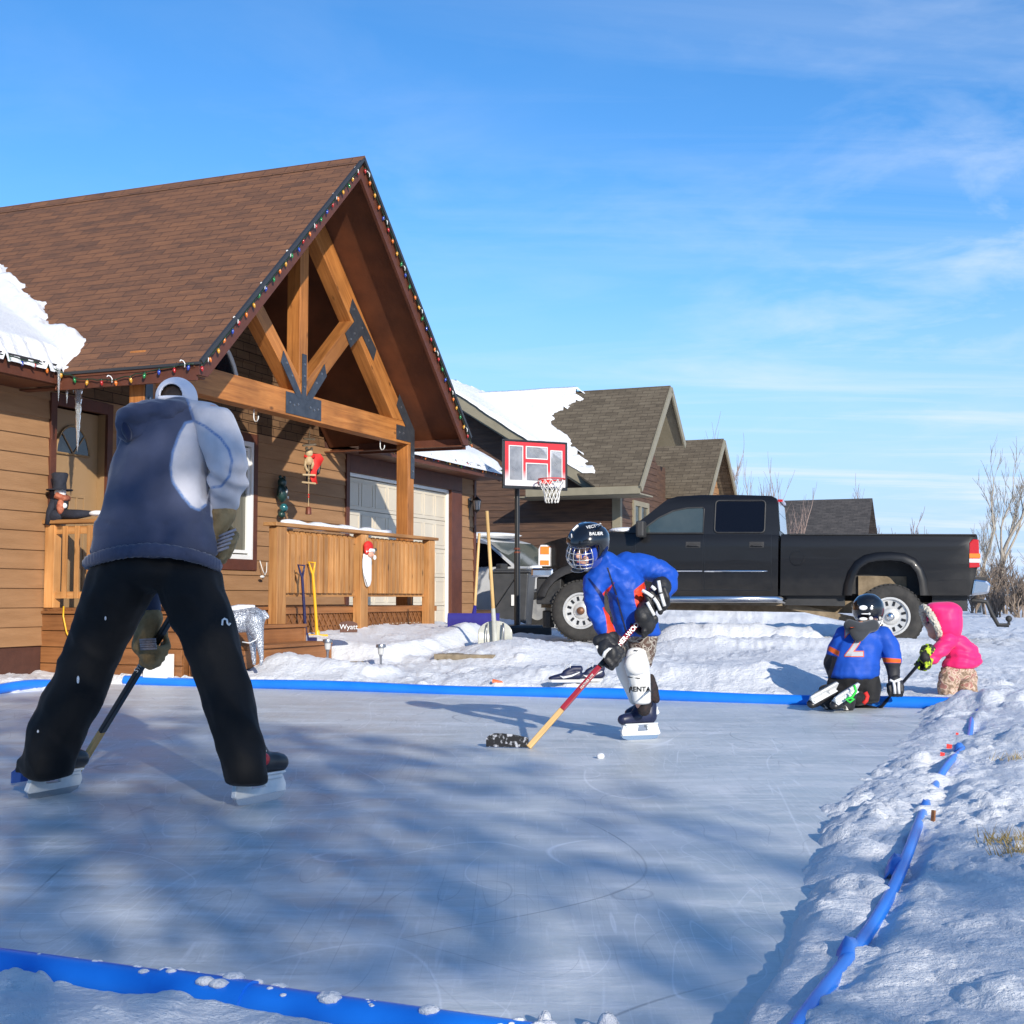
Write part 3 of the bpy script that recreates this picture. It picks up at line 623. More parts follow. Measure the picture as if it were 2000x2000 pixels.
# truss
Y0, Y1 = -1.45, -1.265
tb_ = lambda name, fn, **k: part(name, M['timber'], house, fn, **k)
tb_('tie_beam', lambda m: m.box(.04, 6.0, Y0, Y1, 2.965, 3.27), grain=(1, 0, 0), bevel=.008)
for x0, x1 in ((.04, .225), (5.815, 6.0)): tb_('post', lambda m: m.box(x0, x1, Y0+.002, Y1-.002, .70, 2.965), grain=(0, 0, 1), bevel=.008)
tb_('king_post', lambda m: m.box(2.925, 3.115, Y0+.002, Y1-.002, 3.27, 5.72), grain=(0, 0, 1), bevel=.008)
for s in (-1, 1):
    def ch(m):
        L_ = [(3.02+s*2.80, 3.27), (3.02+s*.0965, 5.72), (3.02+s*.0965, 5.36), (3.02+s*2.33, 3.27)]
        m.prism(L_ if s < 0 else L_[::-1], 1, Y0+.001, Y1-.001)
    tb_('rafter', ch, grain=(s, 0, -.933), bevel=.008)
    def rb(m):
        L_ = [(3.02+s*3.02, 3.10), (3.02+s*.0965, 5.84), (3.02+s*.0965, 5.70), (3.02+s*2.99, 2.98)]
        m.prism(L_ if s < 0 else L_[::-1], 1, Y0+.03, Y1+.03)
    tb_('purlin_board', rb, grain=(s, 0, -.933))
    tb_('strut', lambda m: m.beam((3.02+s*.10, (Y0+Y1)/2, 3.33), (3.02+s*1.36, (Y0+Y1)/2, 4.42), .181, .20, up=(0, 0, 1)), grain=(s, 0, .865), bevel=.008)
def plate(polys, P):
    m = MB()
    for i, q in enumerate(polys): m.prism(q, 1, Y0-.010-.001*i, Y0-.003)
    m.mi = 1
    for x, z in P: m.lathe([(0, .0), (.016, .0), (.014, .008), (0, .012)], 8, (x, Y0-.012, z), (0, -1, 0))
    m.build('steel_plate', [M['steel'], M['bolt']], house)
cp = [[(2.62, 2.99), (3.42, 2.99), (3.42, 3.24), (2.62, 3.24)], [(2.97, 3.20), (3.07, 3.20), (3.07, 3.74), (2.97, 3.74)]]
for s in (-1, 1):
    q = [(3.02+s*.02, 3.20), (3.02+s*.16, 3.20), (3.02+s*.52, 3.56), (3.02+s*.47, 3.70)]; cp.append(q if s > 0 else q[::-1])
plate(cp, [(2.70, 3.12), (2.79, 3.10), (2.88, 3.12), (3.16, 3.12), (3.25, 3.10), (3.34, 3.12), (3.02, 3.35), (3.02, 3.48), (3.02, 3.62)]+[(3.02+s*u, v) for s in (-1, 1) for u, v in ((.28, 3.44), (.40, 3.57))])
for s in (-1, 1):
    c = [(3.02+s*1.16, 4.66), (3.02+s*1.09, 4.48), (3.02+s*1.22, 4.38), (3.02+s*.98, 4.18), (3.02+s*1.12, 4.02), (3.02+s*1.42, 4.24), (3.02+s*1.74, 3.96), (3.02+s*1.82, 4.12)]
    plate([c[::-1] if s > 0 else c], [(3.02+s*u, v) for u, v in ((1.2, 4.53), (1.42, 4.33), (1.6, 4.2), (1.22, 4.22), (1.12, 4.13))])
    e = [(3.02+s*2.50, 3.62), (3.02+s*2.42, 3.46), (3.02+s*2.70, 3.20), (3.02+s*2.42, 3.20), (3.02+s*2.42, 3.0), (3.02+s*2.86, 3.0), (3.02+s*2.86, 2.50), (3.02+s*2.97, 2.50), (3.02+s*2.97, 3.18)]
    plate([e[::-1] if s > 0 else e], [(3.02+s*u, v) for u, v in ((2.5, 3.1), (2.62, 3.1), (2.55, 3.45), (2.91, 2.6), (2.91, 2.8))])
# ---------------------------------------------------------------- porch deck
porch = thing('porch', 'cedar porch deck with slatted railing and plank steps', 'porch', (HF.x, HF.y, 0), HF.rz)
def decking(m):
    for k in range(13): m.box(.33, 6.05, -1.74+k*.137, -1.74+k*.137+.131, .715, .745)
part('deck', M['deck'], porch, decking, grain=(1, 0, 0))
def skirt(m):
    for k in range(4): m.box(.315, .345, -1.74, -.001, .02+k*.165, .02+k*.165+.158)
    m.box(.300, .347, -1.76, -.001, .685, .714)
part('skirting', M['deck'], porch, skirt, grain=(0, 1, 0), bevel=.004)
def skirt2(m):
    m.box(.348, 6.05, -1.745, -1.72, .52, .684); m.box(.348, 6.05, -1.745, -1.72, .35, .512); m.box(.348, 6.05, -1.74, -1.72, .05, .345)
part('front_skirting', M['deck'], porch, skirt2, grain=(1, 0, 0), bevel=.004)
def lattice(m):
    for k in range(30):
        x = 2.12+k*.125; m.beam((x, -1.752, .42), (x+.20, -1.752, .66), .006, .022); m.beam((x+.20, -1.757, .42), (x, -1.757, .66), .006, .022)
part('lattice', M['deck'], porch, lattice, grain=(.6, 0, .8))
part('edge_board', M['deck'], porch, lambda m: (m.box(2.09, 6.07, -1.775, -1.746, .665, .735),), grain=(1, 0, 0), bevel=.004)
def steps(m):
    for k, (z, b0, b1) in enumerate(((.715, 1.70, 1.78), (.53, 1.72, 2.10), (.345, 2.02, 2.42))):
        m.box(.42, 2.06, -b1, -b0, z-.0, z+.035)
        m.box(.44, 2.04, -b1+.03, -b1+.055, z-.185, z-.002)
    m.box(.40, .44, -2.40, -1.76, .02, .34); m.box(.40, .44, -2.08, -1.76, .34, .525); m.box(2.04, 2.08, -2.40, -1.76, .02, .34); m.box(2.04, 2.08, -2.08, -1.76, .34, .525)
part('steps', M['deck'], porch, steps, grain=(1, 0, 0), bevel=.005)
ced = lambda name, fn, **k: part(name, M['cedar'], porch, fn, **k)
yr = -1.79
for x0, x1 in ((1.795, 1.985), (3.68, 3.87), (5.60, 5.78)): ced('railing_post', lambda m: m.box(x0, x1, yr-.09, yr+.02, .30, 1.62), grain=(0, 0, 1), bevel=.006)
rc = ced('handrail', lambda m: m.box(1.74, 5.86, yr-.11, yr+.06, 1.625, 1.665), grain=(1, 0, 0), bevel=.006)
part('snow', M['snow'], rc, lambda m: (m.tube([(2.0+k*.17, yr-.02+.02*sin(k*1.7), 1.668) for k in range(16)], [.02+.035*abs(sin(k*.9+.4)) for k in range(16)], 8)), smooth=180)
k = 0
x = 2.01
while x < 5.52:
    if not 3.59 < x < 3.86:
        zt = 1.60-.004*random.random(); ced('slat', lambda m: (m.prism([(yr-.055, .90), (yr-.015, .90), (yr-.015, zt), (yr-.055, zt-.05)], 0, x, x+.086),), grain=(0, 0, 1), bevel=.003)
    x += .122
ced('rail', lambda m: (m.box(1.985, 3.68, yr-.012, yr+.02, .86, .94), m.box(3.87, 5.60, yr-.012, yr+.02, .86, .94), m.box(1.985, 5.6, yr-.012, yr+.02, 1.5, 1.59)), grain=(1, 0, 0))
# railing beside the door, running out from the wall
ced('railing_post', lambda m: m.box(.31, .42, -.15, -.03, .745, 1.60), grain=(0, 0, 1), bevel=.005)
ced('railing_post', lambda m: m.box(.31, .42, -1.70, -1.58, .745, 1.60), grain=(0, 0, 1), bevel=.005)
ced('handrail', lambda m: m.box(.28, .44, -1.72, -.0, 1.605, 1.645), grain=(0, 1, 0), bevel=.005)
ced('rail', lambda m: (m.box(.34, .375, -1.58, -.15, .84, .91), m.box(.34, .375, -1.58, -.15, 1.5, 1.58)), grain=(0, 1, 0))
for q in range(9): y = -.20-.05-q*.155; ced('slat', lambda m: m.box(.315, .338, y-.055, y, .84, 1.58), grain=(0, 0, 1), bevel=.003)
part('block', M['white'], porch, lambda m: m.box(.19, .30, -1.66, -1.38, .0, .30))
def hit(px, py, dz=0.0):
    '''where the sight line meets the snow, for things that lie on it'''
    d = ray(px, py); t = 2.0; prev = t
    while t < 40:
        p = Vector((0, 0, CH))+d*t
        if p.z < th(p.x, p.y): break
        prev = t; t += .04
    p.z = th(p.x, p.y)+dz; return p
# ---------------------------------------------------------------- rink edging
M['pipe'] = mat('blue_plastic', (.008,.17,.70), (.014,.21,.80), scale=2, rough=.32, bump=.1, bscale=8)
M['pipe_clear'] = mat('pale_blue_plastic', (.22,.42,.72), (.5,.62,.8), scale=4, rough=.35)
def pipe(name, pts, label, r=.048, group='blue plastic pipes edging the rink'):
    c = pts[0]; o = thing(name, label, 'pipe', tuple(c), 0, group)
    p = [Vector(q)-Vector(c) for q in pts]
    part('tube', M['pipe'], o, lambda m: m.tube(p, r, 16), smooth=60); return o, p
pts = [ab(AF+.015*sin(b*1.1), b, .035+.008*sin(b*2.3)) for b in np.linspace(1.15, 9.12, 60)]
pipe('rink_edge_pipe', pts, 'long bright blue pipe along the far end of the ice in front of the porch', .048)
pts = [ab(AN+.015*sin(b), b, .003+.006*sin(b*2.0)) for b in np.linspace(6.0, 9.6, 50)]
o, p = pipe('rink_edge_pipe', pts, 'blue pipe with a coupling across the near end of the ice', .052)
part('coupling', M['pipe'], o, lambda m: m.tube([p[24], p[25], p[26], p[27]], .057, 18), smooth=50)
Rp = random.Random(5)
def crust(m):
    for k in range(150):
        i = Rp.randrange(0, 49); q = p[i].lerp(p[i+1], Rp.random()); t = Rp.uniform(-.5, 1.2); s_ = Rp.uniform(.002, .010)*(1.6 if noise.noise(q*3) > 0 else .6)
        rr = .058 if 24 <= i <= 26 else .052
        m.ball(q+Vector((0, .0, 0))+Vector((HF.c*rr*sin(t)*1.0, HF.s*rr*sin(t), rr*cos(t)-.001)), (s_*1.6, s_*1.3, s_*.7), 7, 5)
tag(part('snow_crust', M['snow'], o, crust, smooth=180), kind='stuff')
pts = [ab(a, BR+.005+.02*sin(a*1.7), .060+.012*sin(a*2.9)) for a in np.linspace(AN-.1, AF, 70)]
pipe('rink_edge_pipe', pts, 'half-buried blue pipe running down the right side of the ice', .0165)
pts = [ab(a, BL-.08, .045+.015*sin(a*5)) for a in np.linspace(-2.4, .05, 20)]
pipe('rink_edge_pipe', pts, 'short snow-covered blue pipe beside the house at the left of the ice', .045)
# snow-dusted plastic sheet poking out of the right bank
M['tarp'] = mat('blue_tarp', (.012,.13,.60), (.10,.28,.68), scale=6, rough=.4, bump=.3, bscale=12)
for k, (a, n, w) in enumerate(((-6.35, 7, .10), (-7.35, 6, .08), (-3.1, 7, .10), (-.9, 8, .12), (-5.2, 6, .07))):
    c = ab(a, BR-.0, .055); o = thing('tarp_edge', ['blue tarp scrap bulging out of the right snowbank where it bends', 'blue tarp scrap in the right snowbank nearest the viewer', 'thin blue tarp fold in the right snowbank opposite the skating child', 'blue tarp corner sticking out at the far end of the right snowbank', 'small blue tarp fold halfway down the right snowbank'][k], 'tarp', tuple(c), HF.rz, 'tarp edges showing along the right snowbank')
    def tf(m):
        R = random.Random(k+3); g = []
        for i in range(n+1):
            row = []
            for j in range(4): row.append((i*.036-.10+.015*R.random(), .02-j*w*.16, .022*sin(j*1.15)+.018*R.random()-.008*abs(i-n/2)))
            g.append(row)
        vs = [q for r_ in g for q in r_]; m.add(vs, [(i*4+j, (i+1)*4+j, (i+1)*4+j+1, i*4+j+1) for i in range(n) for j in range(3)])
    q = part('sheet', M['tarp'], o, tf, smooth=180); sm = q.modifiers.new('solid', 'SOLIDIFY'); sm.thickness = .004
# ---------------------------------------------------------------- string lights
M['wire'] = mat('green_wire', (.012,.035,.016), rough=.5)
M['clip'] = mat('white_clip', (.7,.7,.68), rough=.4)
BC = [('red', (.36,.010,.008)), ('green', (.006,.17,.04)), ('orange', (.62,.15,.012)), ('blue', (.012,.045,.30)), ('yellow', (.55,.27,.02))]
BM = [mat(n+'_bulb', c, rough=.2, spec=.7, coat=.4) for n, c in BC]
def bulbmesh(i, s=1.0):
    m = MB(); m.lathe([(0, -.048*s), (.006*s, -.044*s), (.0135*s, -.030*s), (.0155*s, -.018*s), (.012*s, -.006*s), (.008*s, 0)], 8); m.mi = 1; m.lathe([(.008*s, -.002*s), (.0095*s, .0), (.0095*s, .018*s), (0, .018*s)], 6)
    me = bpy.data.meshes.new('bulb'); me.from_pydata(m.v, [], m.f); me.polygons.foreach_set('material_index', m.m); me.polygons.foreach_set('use_smooth', [True]*len(m.f)); me.materials.append(BM[i]); me.materials.append(M['wire']); return me
bm_ = [bulbmesh(i, 1.08) for i in range(5)]
def resample(pts, d):
    pts = [Vector(p) for p in pts]; out = [pts[0]]; acc = 0
    for a, b in zip(pts, pts[1:]):
        L_ = (b-a).length; t = d-acc
        while t <= L_: out.append(a+(b-a)*(t/L_)); t += d
        acc = (acc+L_) % d
    return out
def lightstring(label, pts, d, clips, fr=HF, tilt=(0, 0), s=1.0, seed=0):
    o = thing('string_lights', label, 'string lights', (fr.x, fr.y, 0), fr.rz, 'coloured bulbs strung along the eaves')
    R = random.Random(seed); w = resample(pts, d/3.0); w = [p+Vector((R.uniform(-.006, .006), R.uniform(-.006, .006), R.uniform(-.01, .01))) for p in w]
    part('cable', M['wire'], o, lambda m: m.tube(w, .006, 5), smooth=180)
    for i, p in enumerate(w[::3]):
        b = bpy.data.objects.new('bulb', bm_[(i*2+(1 if i % 7 == 3 else 0)) % 5]); COL.objects.link(b); b.parent = o; b.location = p-Vector((0, 0, .012)); b.scale = (s, s, s)
        b.rotation_euler = (tilt[0]+R.uniform(-.25, .25), tilt[1]+R.uniform(-.3, .3), 0)
    for i, p in enumerate(w[2::3*clips]):
        part('clip', M['clip'], o, lambda m: m.tube([p+Vector((0, -.01, -.02)), p+Vector((0, -.012, .015)), p+Vector((-.01, 0, .04)), p+Vector((-.035, .01, .045)), p+Vector((-.05, .01, .03))], .006, 5), smooth=180)
    return o
yl = -2.235
e0 = lambda x, s: (3.02-s*(3.02-x), yl, 3.075+.933*(x+.135)-.055)
lightstring('coloured bulbs climbing the left edge of the porch gable', [e0(-.12, 1), e0(2.98, 1)], .165, 4, seed=1)
lightstring('coloured bulbs down the right edge of the porch gable, some bunched in a tangle', [e0(2.98, -1), e0(1.9, -1), e0(1.86, -1), e0(.9, -1), e0(-.05, -1), (6.17, yl, 3.0), (6.15, yl-.02, 2.93)], .165, 4, seed=2)
lp = [(-3.9, -.575, 3.12), (-1.0, -.575, 3.12), (-.25, -.575, 3.10), (-.16, -.62, 3.06), (-.16, -.85, 2.985), (-.16, -1.15, 2.955), (-.16, -1.45, 2.98), (-.16, -1.75, 3.03), (-.16, -2.2, 3.05)]
lightstring('coloured bulbs drooping along the low eave above the front door', lp, .17, 5, seed=3)
lp = [(6.3+.1*k, -.58, 3.10+.03*sin(k*1.3)) for k in range(53)]
lightstring('tight string of coloured bulbs under the garage eave snow', lp, .12, 9, s=.95, seed=4)
# ---------------------------------------------------------------- icicles
mi = bpy.data.materials.new('icicle_ice'); mi.use_nodes = True; b = mi.node_tree.nodes['Principled BSDF']; b.inputs['Base Color'].default_value = (.9, .95, .97, 1); b.inputs['Roughness'].default_value = .08; b.inputs['Transmission Weight'].default_value = .85; b.inputs['IOR'].default_value = 1.31
M['icicle'] = mi
def icicle(x, y, z, L_, r, label, seed):
    R = random.Random(seed); o = thing('icicle', label, 'icicle', tuple(HF.w((x, y, z))), HF.rz, 'icicles hanging from the eave corner')
    n = 26; prof = [(r*(1-k/n)**.8*(1+.16*sin(k*2.1+seed))+.001, -L_*k/n) for k in range(n+1)]
    prof.append((0, -L_-.004))
    part('shaft', M['icicle'], o, lambda m: m.lathe(prof, 9), smooth=180)
    part('cap', M['snow'], o, lambda m: m.ball((0, 0, .015), (r*1.7, r*1.5, .03), 10, 6), smooth=180)
icicle(.10, -.60, 3.13, .82, .050, 'thickest and longest icicle, hanging in front of the door', 1)
icicle(-.19, -.60, 3.10, .32, .020, 'thin short icicle left of the others at the eave', 2)
icicle(-.07, -.60, 3.10, .33, .024, 'thin icicle between the longest icicle and the leftmost one', 3)
icicle(.02, -.60, 3.11, .22, .016, 'smallest icicle right beside the longest one', 4)
# ---------------------------------------------------------------- sconces, hooks, ornaments
def sconce(x, z, label, s=1.0):
    o = thing('wall_lamp', label, 'lamp', tuple(HF.w((x, 0, z))), HF.rz, 'black lantern wall lamps')
    part('bracket', M['darkmetal'], o, lambda m: (m.tube([(0, -.02, -.30*s), (0, -.03, -.1*s), (0, -.06, .0), (0, -.12, .04*s), (0, -.16, .0)], [.004, .016, .014, .010, .01], 8), m.lathe([(.05*s, 0), (.045*s, .02)], 12, (0, -.035, 0), (0, -1, 0)), m.box(-.05*s, .05*s, -.036, -.02, -.08*s, .08*s)), smooth=40)
    f = part('lantern', M['darkmetal'], o, lambda m: (m.lathe([(0, .135*s), (.012*s, .125*s), (.012*s, .105*s), (.045*s, .085*s), (.085*s, .045*s), (.085*s, .035*s), (.0, .035*s)], 8, (0, -.17, 0)), m.lathe([(.055*s, -.13*s), (.05*s, -.145*s), (.012*s, -.17*s), (0, -.2*s)], 8, (0, -.17, 0)),
      [m.tube([(.078*s*cos(t), -.17+.078*s*sin(t), .035*s), (.052*s*cos(t), -.17+.052*s*sin(t), -.13*s)], .005*s, 4) for t in np.linspace(0, 2*pi, 6, endpoint=False)]), smooth=30)
    part('glass', M['frost'], o, lambda m: m.lathe([(.07*s, .035*s), (.047*s, -.13*s)], 6, (0, -.17, 0)))
sconce(5.50, 2.72, 'black lantern wall lamp on the siding behind the wind chime')
sconce(11.15, 2.55, 'black lantern wall lamp at the far corner of the garage')
def hook(x, z, label, y=-1.36):
    o = MB(); p = HF.w((x, y, z)); o.tube([(0, 0, .10), (0, 0, 0), (-.01, 0, -.03), (-.035, 0, -.05), (-.065, 0, -.045), (-.085, 0, -.02), (-.088, 0, .01)], .0065, 6)
    q = o.build('hook', M['clip'], None, smooth=180); q.location = p; q.rotation_euler = (0, 0, HF.rz+1.2); tag(q, label, 'hook', 'white hooks under the tie beam')
hook(2.10, 2.87, 'white plant hook under the beam, left of the centre plate'); hook(5.15, 2.87, 'white plant hook under the beam close to the right post')
# wind chime of driftwood with a red scarf
c = HF.w((4.0, -.95, 2.98)); wc = thing('wind_chime', 'driftwood wind chime with a red scarf hanging under the porch', 'wind chime', tuple(c), radians(35))
part('string', M['driftwood'], wc, lambda m: (m.tube([(0, 0, 0), (0, 0, -1.0)], .004, 5),))
for z, w, rt in ((-.12, .13, .0), (-.20, .15, .18), (-.58, .15, .02), (-.68, .16, -.06)):
    part('driftwood_stick', M['driftwood'], wc, lambda m: m.beam((-w*.62, 0, z-rt*.06), (w*.62, 0, z+rt*.1), .035, .026), bevel=.01, grain=(1, 0, 0))
part('wooden_figure', M['driftwood'], wc, lambda m: (m.ball((0, 0, -.30), (.052, .045, .055)), m.ball((-.035, 0, -.245), (.02, .02, .025)), m.ball((.035, 0, -.245), (.02, .02, .025)), m.ball((0, 0, -.40), (.055, .04, .06)), m.tube([(-.04, 0, -.38), (-.055, 0, -.46), (-.03, 0, -.52), (0, 0, -.53)], .018, 7), m.tube([(.04, 0, -.38), (.055, 0, -.44), (.035, 0, -.50)], .018, 7)), smooth=180)
for z in (-.05, -.08, -.16, -.54, -.63): part('bead', M['driftwood'], wc, lambda m: m.ball((0, 0, z), .013, 8, 6), smooth=180)
M['red'] = mat('red_cloth', (.55,.012,.010), (.68,.03,.02), scale=12, rough=.7, bump=.3, bscale=30)
sc = part('scarf', M['red'], wc, lambda m: (m.add([(x, .03*sin(z*22+x*30)+.03, z) for z, a_, b_ in ((-.30, .04, .16), (-.36, .05, .21), (-.44, .06, .19), (-.52, .05, .11), (-.60, .03, .12), (-.68, .05, .15)) for x in (a_, (a_+b_)/2, b_)], [(i*3+j, i*3+j+1, (i+1)*3+j+1, (i+1)*3+j) for i in range(5) for j in range(2)]), m.tube([(-.06, .02, -.34), (0, .0, -.35), (.08, .0, -.34)], .02, 6)), smooth=180)
sc.modifiers.new('s', 'SOLIDIFY').thickness = .008
M['bell'] = mat('rusty_bell', (.13,.035,.02), (.2,.06,.03), scale=20, rough=.5, metal=.3)
for z in (-.83, -.86): part('bead', M['red'], wc, lambda m: m.ball((0, 0, z), .012, 8, 6), smooth=180)
part('bell', M['bell'], wc, lambda m: m.lathe([(0, -.98), (.02, -.985), (.035, -1.0), (.04, -1.08), (.036, -1.08), (0, -1.01)], 12), smooth=50)
part('string', M['driftwood'], wc, lambda m: m.tube([(0, 0, -.7), (0, 0, -1.0)], .002, 4))
M['dkgreen'] = mat('dark_green_glaze', (.008,.030,.028), (.02,.06,.055), scale=12, rough=.3)
M['teal'] = mat('teal_glaze', (.02,.12,.14), rough=.15, coat=.5)
c = HF.w((4.72, -.06, 2.22)); og = thing('wall_ornament', 'dark green figure ornament with a teal ball hanging on the siding', 'ornament', tuple(c), HF.rz)
part('figure', M['dkgreen'], og, lambda m: (m.ball((0, -.05, .17), (.07, .06, .075)), m.ball((-.05, -.05, .24), .025), m.ball((.05, -.05, .24), .025), m.ball((0, -.05, .02), (.085, .07, .12)), m.ball((-.08, -.06, .06), (.03, .03, .07)), m.ball((.08, -.06, .06), (.03, .03, .07)), m.ball((.0, -.05, -.26), (.06, .05, .05))), smooth=180)
part('ball', M['teal'], og, lambda m: m.ball((0, -.08, -.17), .06, 16, 10), smooth=180)
part('fleck', M['clip'], og, lambda m: (m.ball((.0, -.125, .05), (.02, .01, .028)), m.ball((.04, -.12, -.03), (.02, .01, .02))), smooth=180)
# santa face on the railing
c = HF.w((3.80, yr-.11, 1.28)); sn = thing('santa_ornament', 'santa face ornament with red cap and long white beard hung on the railing', 'ornament', tuple(c), HF.rz)
M['beard'] = mat('white_ceramic', (.75,.75,.74), (.85,.85,.84), scale=14, rough=.6, bump=.6, bscale=45)
M['skin'] = mat('skin', (.62,.33,.23), (.70,.38,.27), scale=8, rough=.5)
part('beard', M['beard'], sn, lambda m: m.add(*(lambda P: ([(x, -.0-.05*max(0, 1-(x/.11)**2)*q, z) for x, z, q in P]+[(x, .0, z) for x, z, q in P], [(i*3+j, i*3+j+1, (i+1)*3+j+1, (i+1)*3+j) for i in range(6) for j in range(2)]+[(21+i*3+j, 21+(i+1)*3+j, 21+(i+1)*3+j+1, 21+i*3+j+1) for i in range(6) for j in range(2)]))([(s*w, z, q) for z, w, q in ((.10, .10, .6), (.03, .115, 1), (-.06, .115, 1.1), (-.15, .10, 1), (-.22, .07, .8), (-.28, .035, .6), (-.30, .008, .3)) for s in (-1, 0, 1)])), smooth=180)
part('face', M['skin'], sn, lambda m: (m.ball((.01, -.045, .10), (.065, .025, .045)), m.ball((.02, -.075, .085), .014)), smooth=180)
part('cap', M['red'], sn, lambda m: (m.ball((-.01, -.02, .19), (.10, .045, .07)), m.ball((-.07, -.03, .15), (.045, .035, .06))), smooth=180)
part('cap_trim', M['beard'], sn, lambda m: (m.tube([(-.10, -.03, .13), (-.03, -.06, .145), (.05, -.06, .145), (.10, -.03, .12)], .022, 8), m.ball((.10, -.05, .06), (.022, .02, .03))), smooth=180)
part('holly', M['dkgreen'], sn, lambda m: m.ball((.085, -.07, .155), (.028, .012, .02)), smooth=180)
part('cord', M['driftwood'], sn, lambda m: m.tube([(-.04, -.0, .22), (0, .02, .34), (.04, -.0, .22)], .004, 5))
# hatted doll on the left railing
c = HF.w((.34, -.16, 1.647)); dl = thing('hat_doll', 'dark cloth doll in a tall black hat slumped on the railing by the door', 'doll', tuple(c), HF.rz)
M['navycloth'] = mat('dark_navy_cloth', (.010,.012,.022), (.02,.023,.036), scale=14, rough=.85, bump=.4, bscale=40)
M['plaid'] = mat('plaid_scarf', (.25,.05,.02), (.5,.18,.1), scale=30, rough=.8)
part('hat', M['navycloth'], dl, lambda m: (m.lathe([(.13, 0), (.135, .012), (.07, .018), (.065, .08), (.085, .17), (.07, .185), (0, .18)], 18, (0, -.02, .30)), ), smooth=60)
part('body', M['navycloth'], dl, lambda m: (m.ball((0, 0, .04), (.09, .12, .07)), m.ball((.02, -.02, .18), (.085, .08, .12)), m.tube([(0, -.05, .05), (0, -.25, .05), (.0, -.42, .055)], [.06, .05, .03], 8), m.tube([(-.03, .02, .2), (-.06, .05, .08), (-.05, .08, -.05)], [.04, .035, .03], 8)), smooth=180)
part('scarf', M['plaid'], dl, lambda m: (m.tube([(-.07, -.03, .25), (-.04, -.09, .22), (.05, -.08, .22), (.08, .0, .25)], .035, 8), m.ball((-.05, -.08, .13), (.04, .04, .08))), smooth=180)
part('face', M['beard'], dl, lambda m: (m.ball((-.0, -.03, .28), .06), m.ball((-.03, -.11, .14), (.03, .03, .03))), smooth=180)
part('foot', M['beard'], dl, lambda m: m.ball((0, -.50, .055), (.05, .10, .03)), smooth=180)
# yellow cord, extension box on the deck edge
M['yellow'] = mat('yellow_plastic', (.75,.40,.015), rough=.4)
pts = [HF.w(p)-Vector((HF.x, HF.y, 0)) for p in ((.30, -.30, .76), (.285, -.31, .66), (.28, -.36, .50), (.27, -.47, .34), (.27, -.52, .18), (.26, -.50, .05))]
o = MB(); o.tube([p for p in pts], .009, 6); q = o.build('extension_cord', M['yellow'], None, smooth=180); q.location = (HF.x, HF.y, 0); tag(q, 'yellow extension cord hanging over the plank side of the deck', 'cord')
c = HF.w((4.28, -.06, 1.25)); o = MB(); o.tube([(0, 0, .08), (.02, -.03, -.04), (.06, -.04, -.11), (.10, -.04, -.06), (.12, -.03, .06)], .006, 6); o.ball((.0, -.04, -.13), (.05, .02, .02)); q = o.build('white_cord', M['clip'], None, smooth=180); q.location = c; q.rotation_euler = (0, 0, HF.rz); tag(q, 'looped white cord hanging below the living room window', 'cord')
# ---------------------------------------------------------------- shovels and small yard things
M['navyp'] = mat('navy_plastic', (.012,.012,.055), (.02,.02,.08), scale=8, rough=.35)
M['purple'] = mat('purple_blue_plastic', (.022,.016,.16), (.03,.025,.20), scale=6, rough=.35)
M['greyscoop'] = mat('translucent_grey_plastic', (.40,.40,.35), (.5,.5,.44), scale=7, rough=.3)
def dgrip(m, p, up, w=.07):
    p = Vector(p); up = Vector(up).normalized(); s = up.cross(Vector((0, 1, 0))).normalized()
    m.tube([p-up*.02, p+up*.05-s*w*.25, p+up*.12-s*w*.5, p+up*.13+s*w*.5, p+up*.05+s*w*.25, p-up*.02], .013, 7)
for nm, mt, base, top, lab in (('navy', M['navyp'], W(598, 1250, 14.5), W(590, 1126, 14.42), 'snow shovel with a navy handle leaning on the porch railing'), ('yellow', M['yellow'], W(620, 1244, 14.84), W(611, 1120, 14.78), 'snow shovel with a yellow handle leaning on the porch railing')):
    b = Vector(base); t = Vector(top)-b; o = thing('snow_shovel', lab, 'shovel', tuple(b), 0, 'shovels stuck in the snow by the porch')
    part('shaft', mt, o, lambda m: m.tube([(0, 0, -.05), t*.5, t], [.020, .017, .016], 10), smooth=60)
    part('grip', mt, o, lambda m: dgrip(m, t, t), smooth=60)
    part('blade', mt, o, lambda m: (m.tube([(0, 0, -.05), (0, 0, .08)], [.05, .022], 8), m.beam((-.12, 0, -.05), (.12, 0, -.05), .03, .16)), bevel=.01)
b = Vector((W(897, 1225, 16.9)[0], 16.9, .30)); t = W(905, 1040, 17.35)-b
b0 = W(925, 1225, 17.0)
o = thing('push_shovel', 'wide purple snow pusher with a plain wooden handle by the garage corner', 'shovel', tuple(b0), radians(-8))
def psb(m):
    P = [(.0, .0), (-.03, .06), (-.035, .13), (-.01, .19), (.0, .19), (-.02, .13), (-.015, .06), (.012, 0)]
    m.prism([(p[0], p[1]-.01) for p in P], 0, -.34, .34)
part('blade', M['purple'], o, psb, smooth=40)
tt = W(928, 1042, 17.4)-b0
part('socket', M['purple'], o, lambda m: m.tube([(-.0, 0, .12), tt*.22], [.035, .022], 10), smooth=60)
part('handle', M['ash'], o, lambda m: m.tube([tt*.18, tt], [.019, .017], 10), smooth=60, grain=tuple(tt))
b0 = W(967, 1247, 14.9); tt = W(951, 998, 14.6)-b0
o = thing('scoop_shovel', 'long wooden-handled grey scoop shovel stuck in the snow pile', 'shovel', tuple(b0), 0)
part('handle', M['ash'], o, lambda m: m.tube([tt*.22, tt*.6, tt], [.021, .02, .019], 12), smooth=60, grain=tuple(tt))
part('socket', M['greyscoop'], o, lambda m: m.tube([(0, -.02, -.06), tt*.24], [.032, .024], 12), smooth=60)
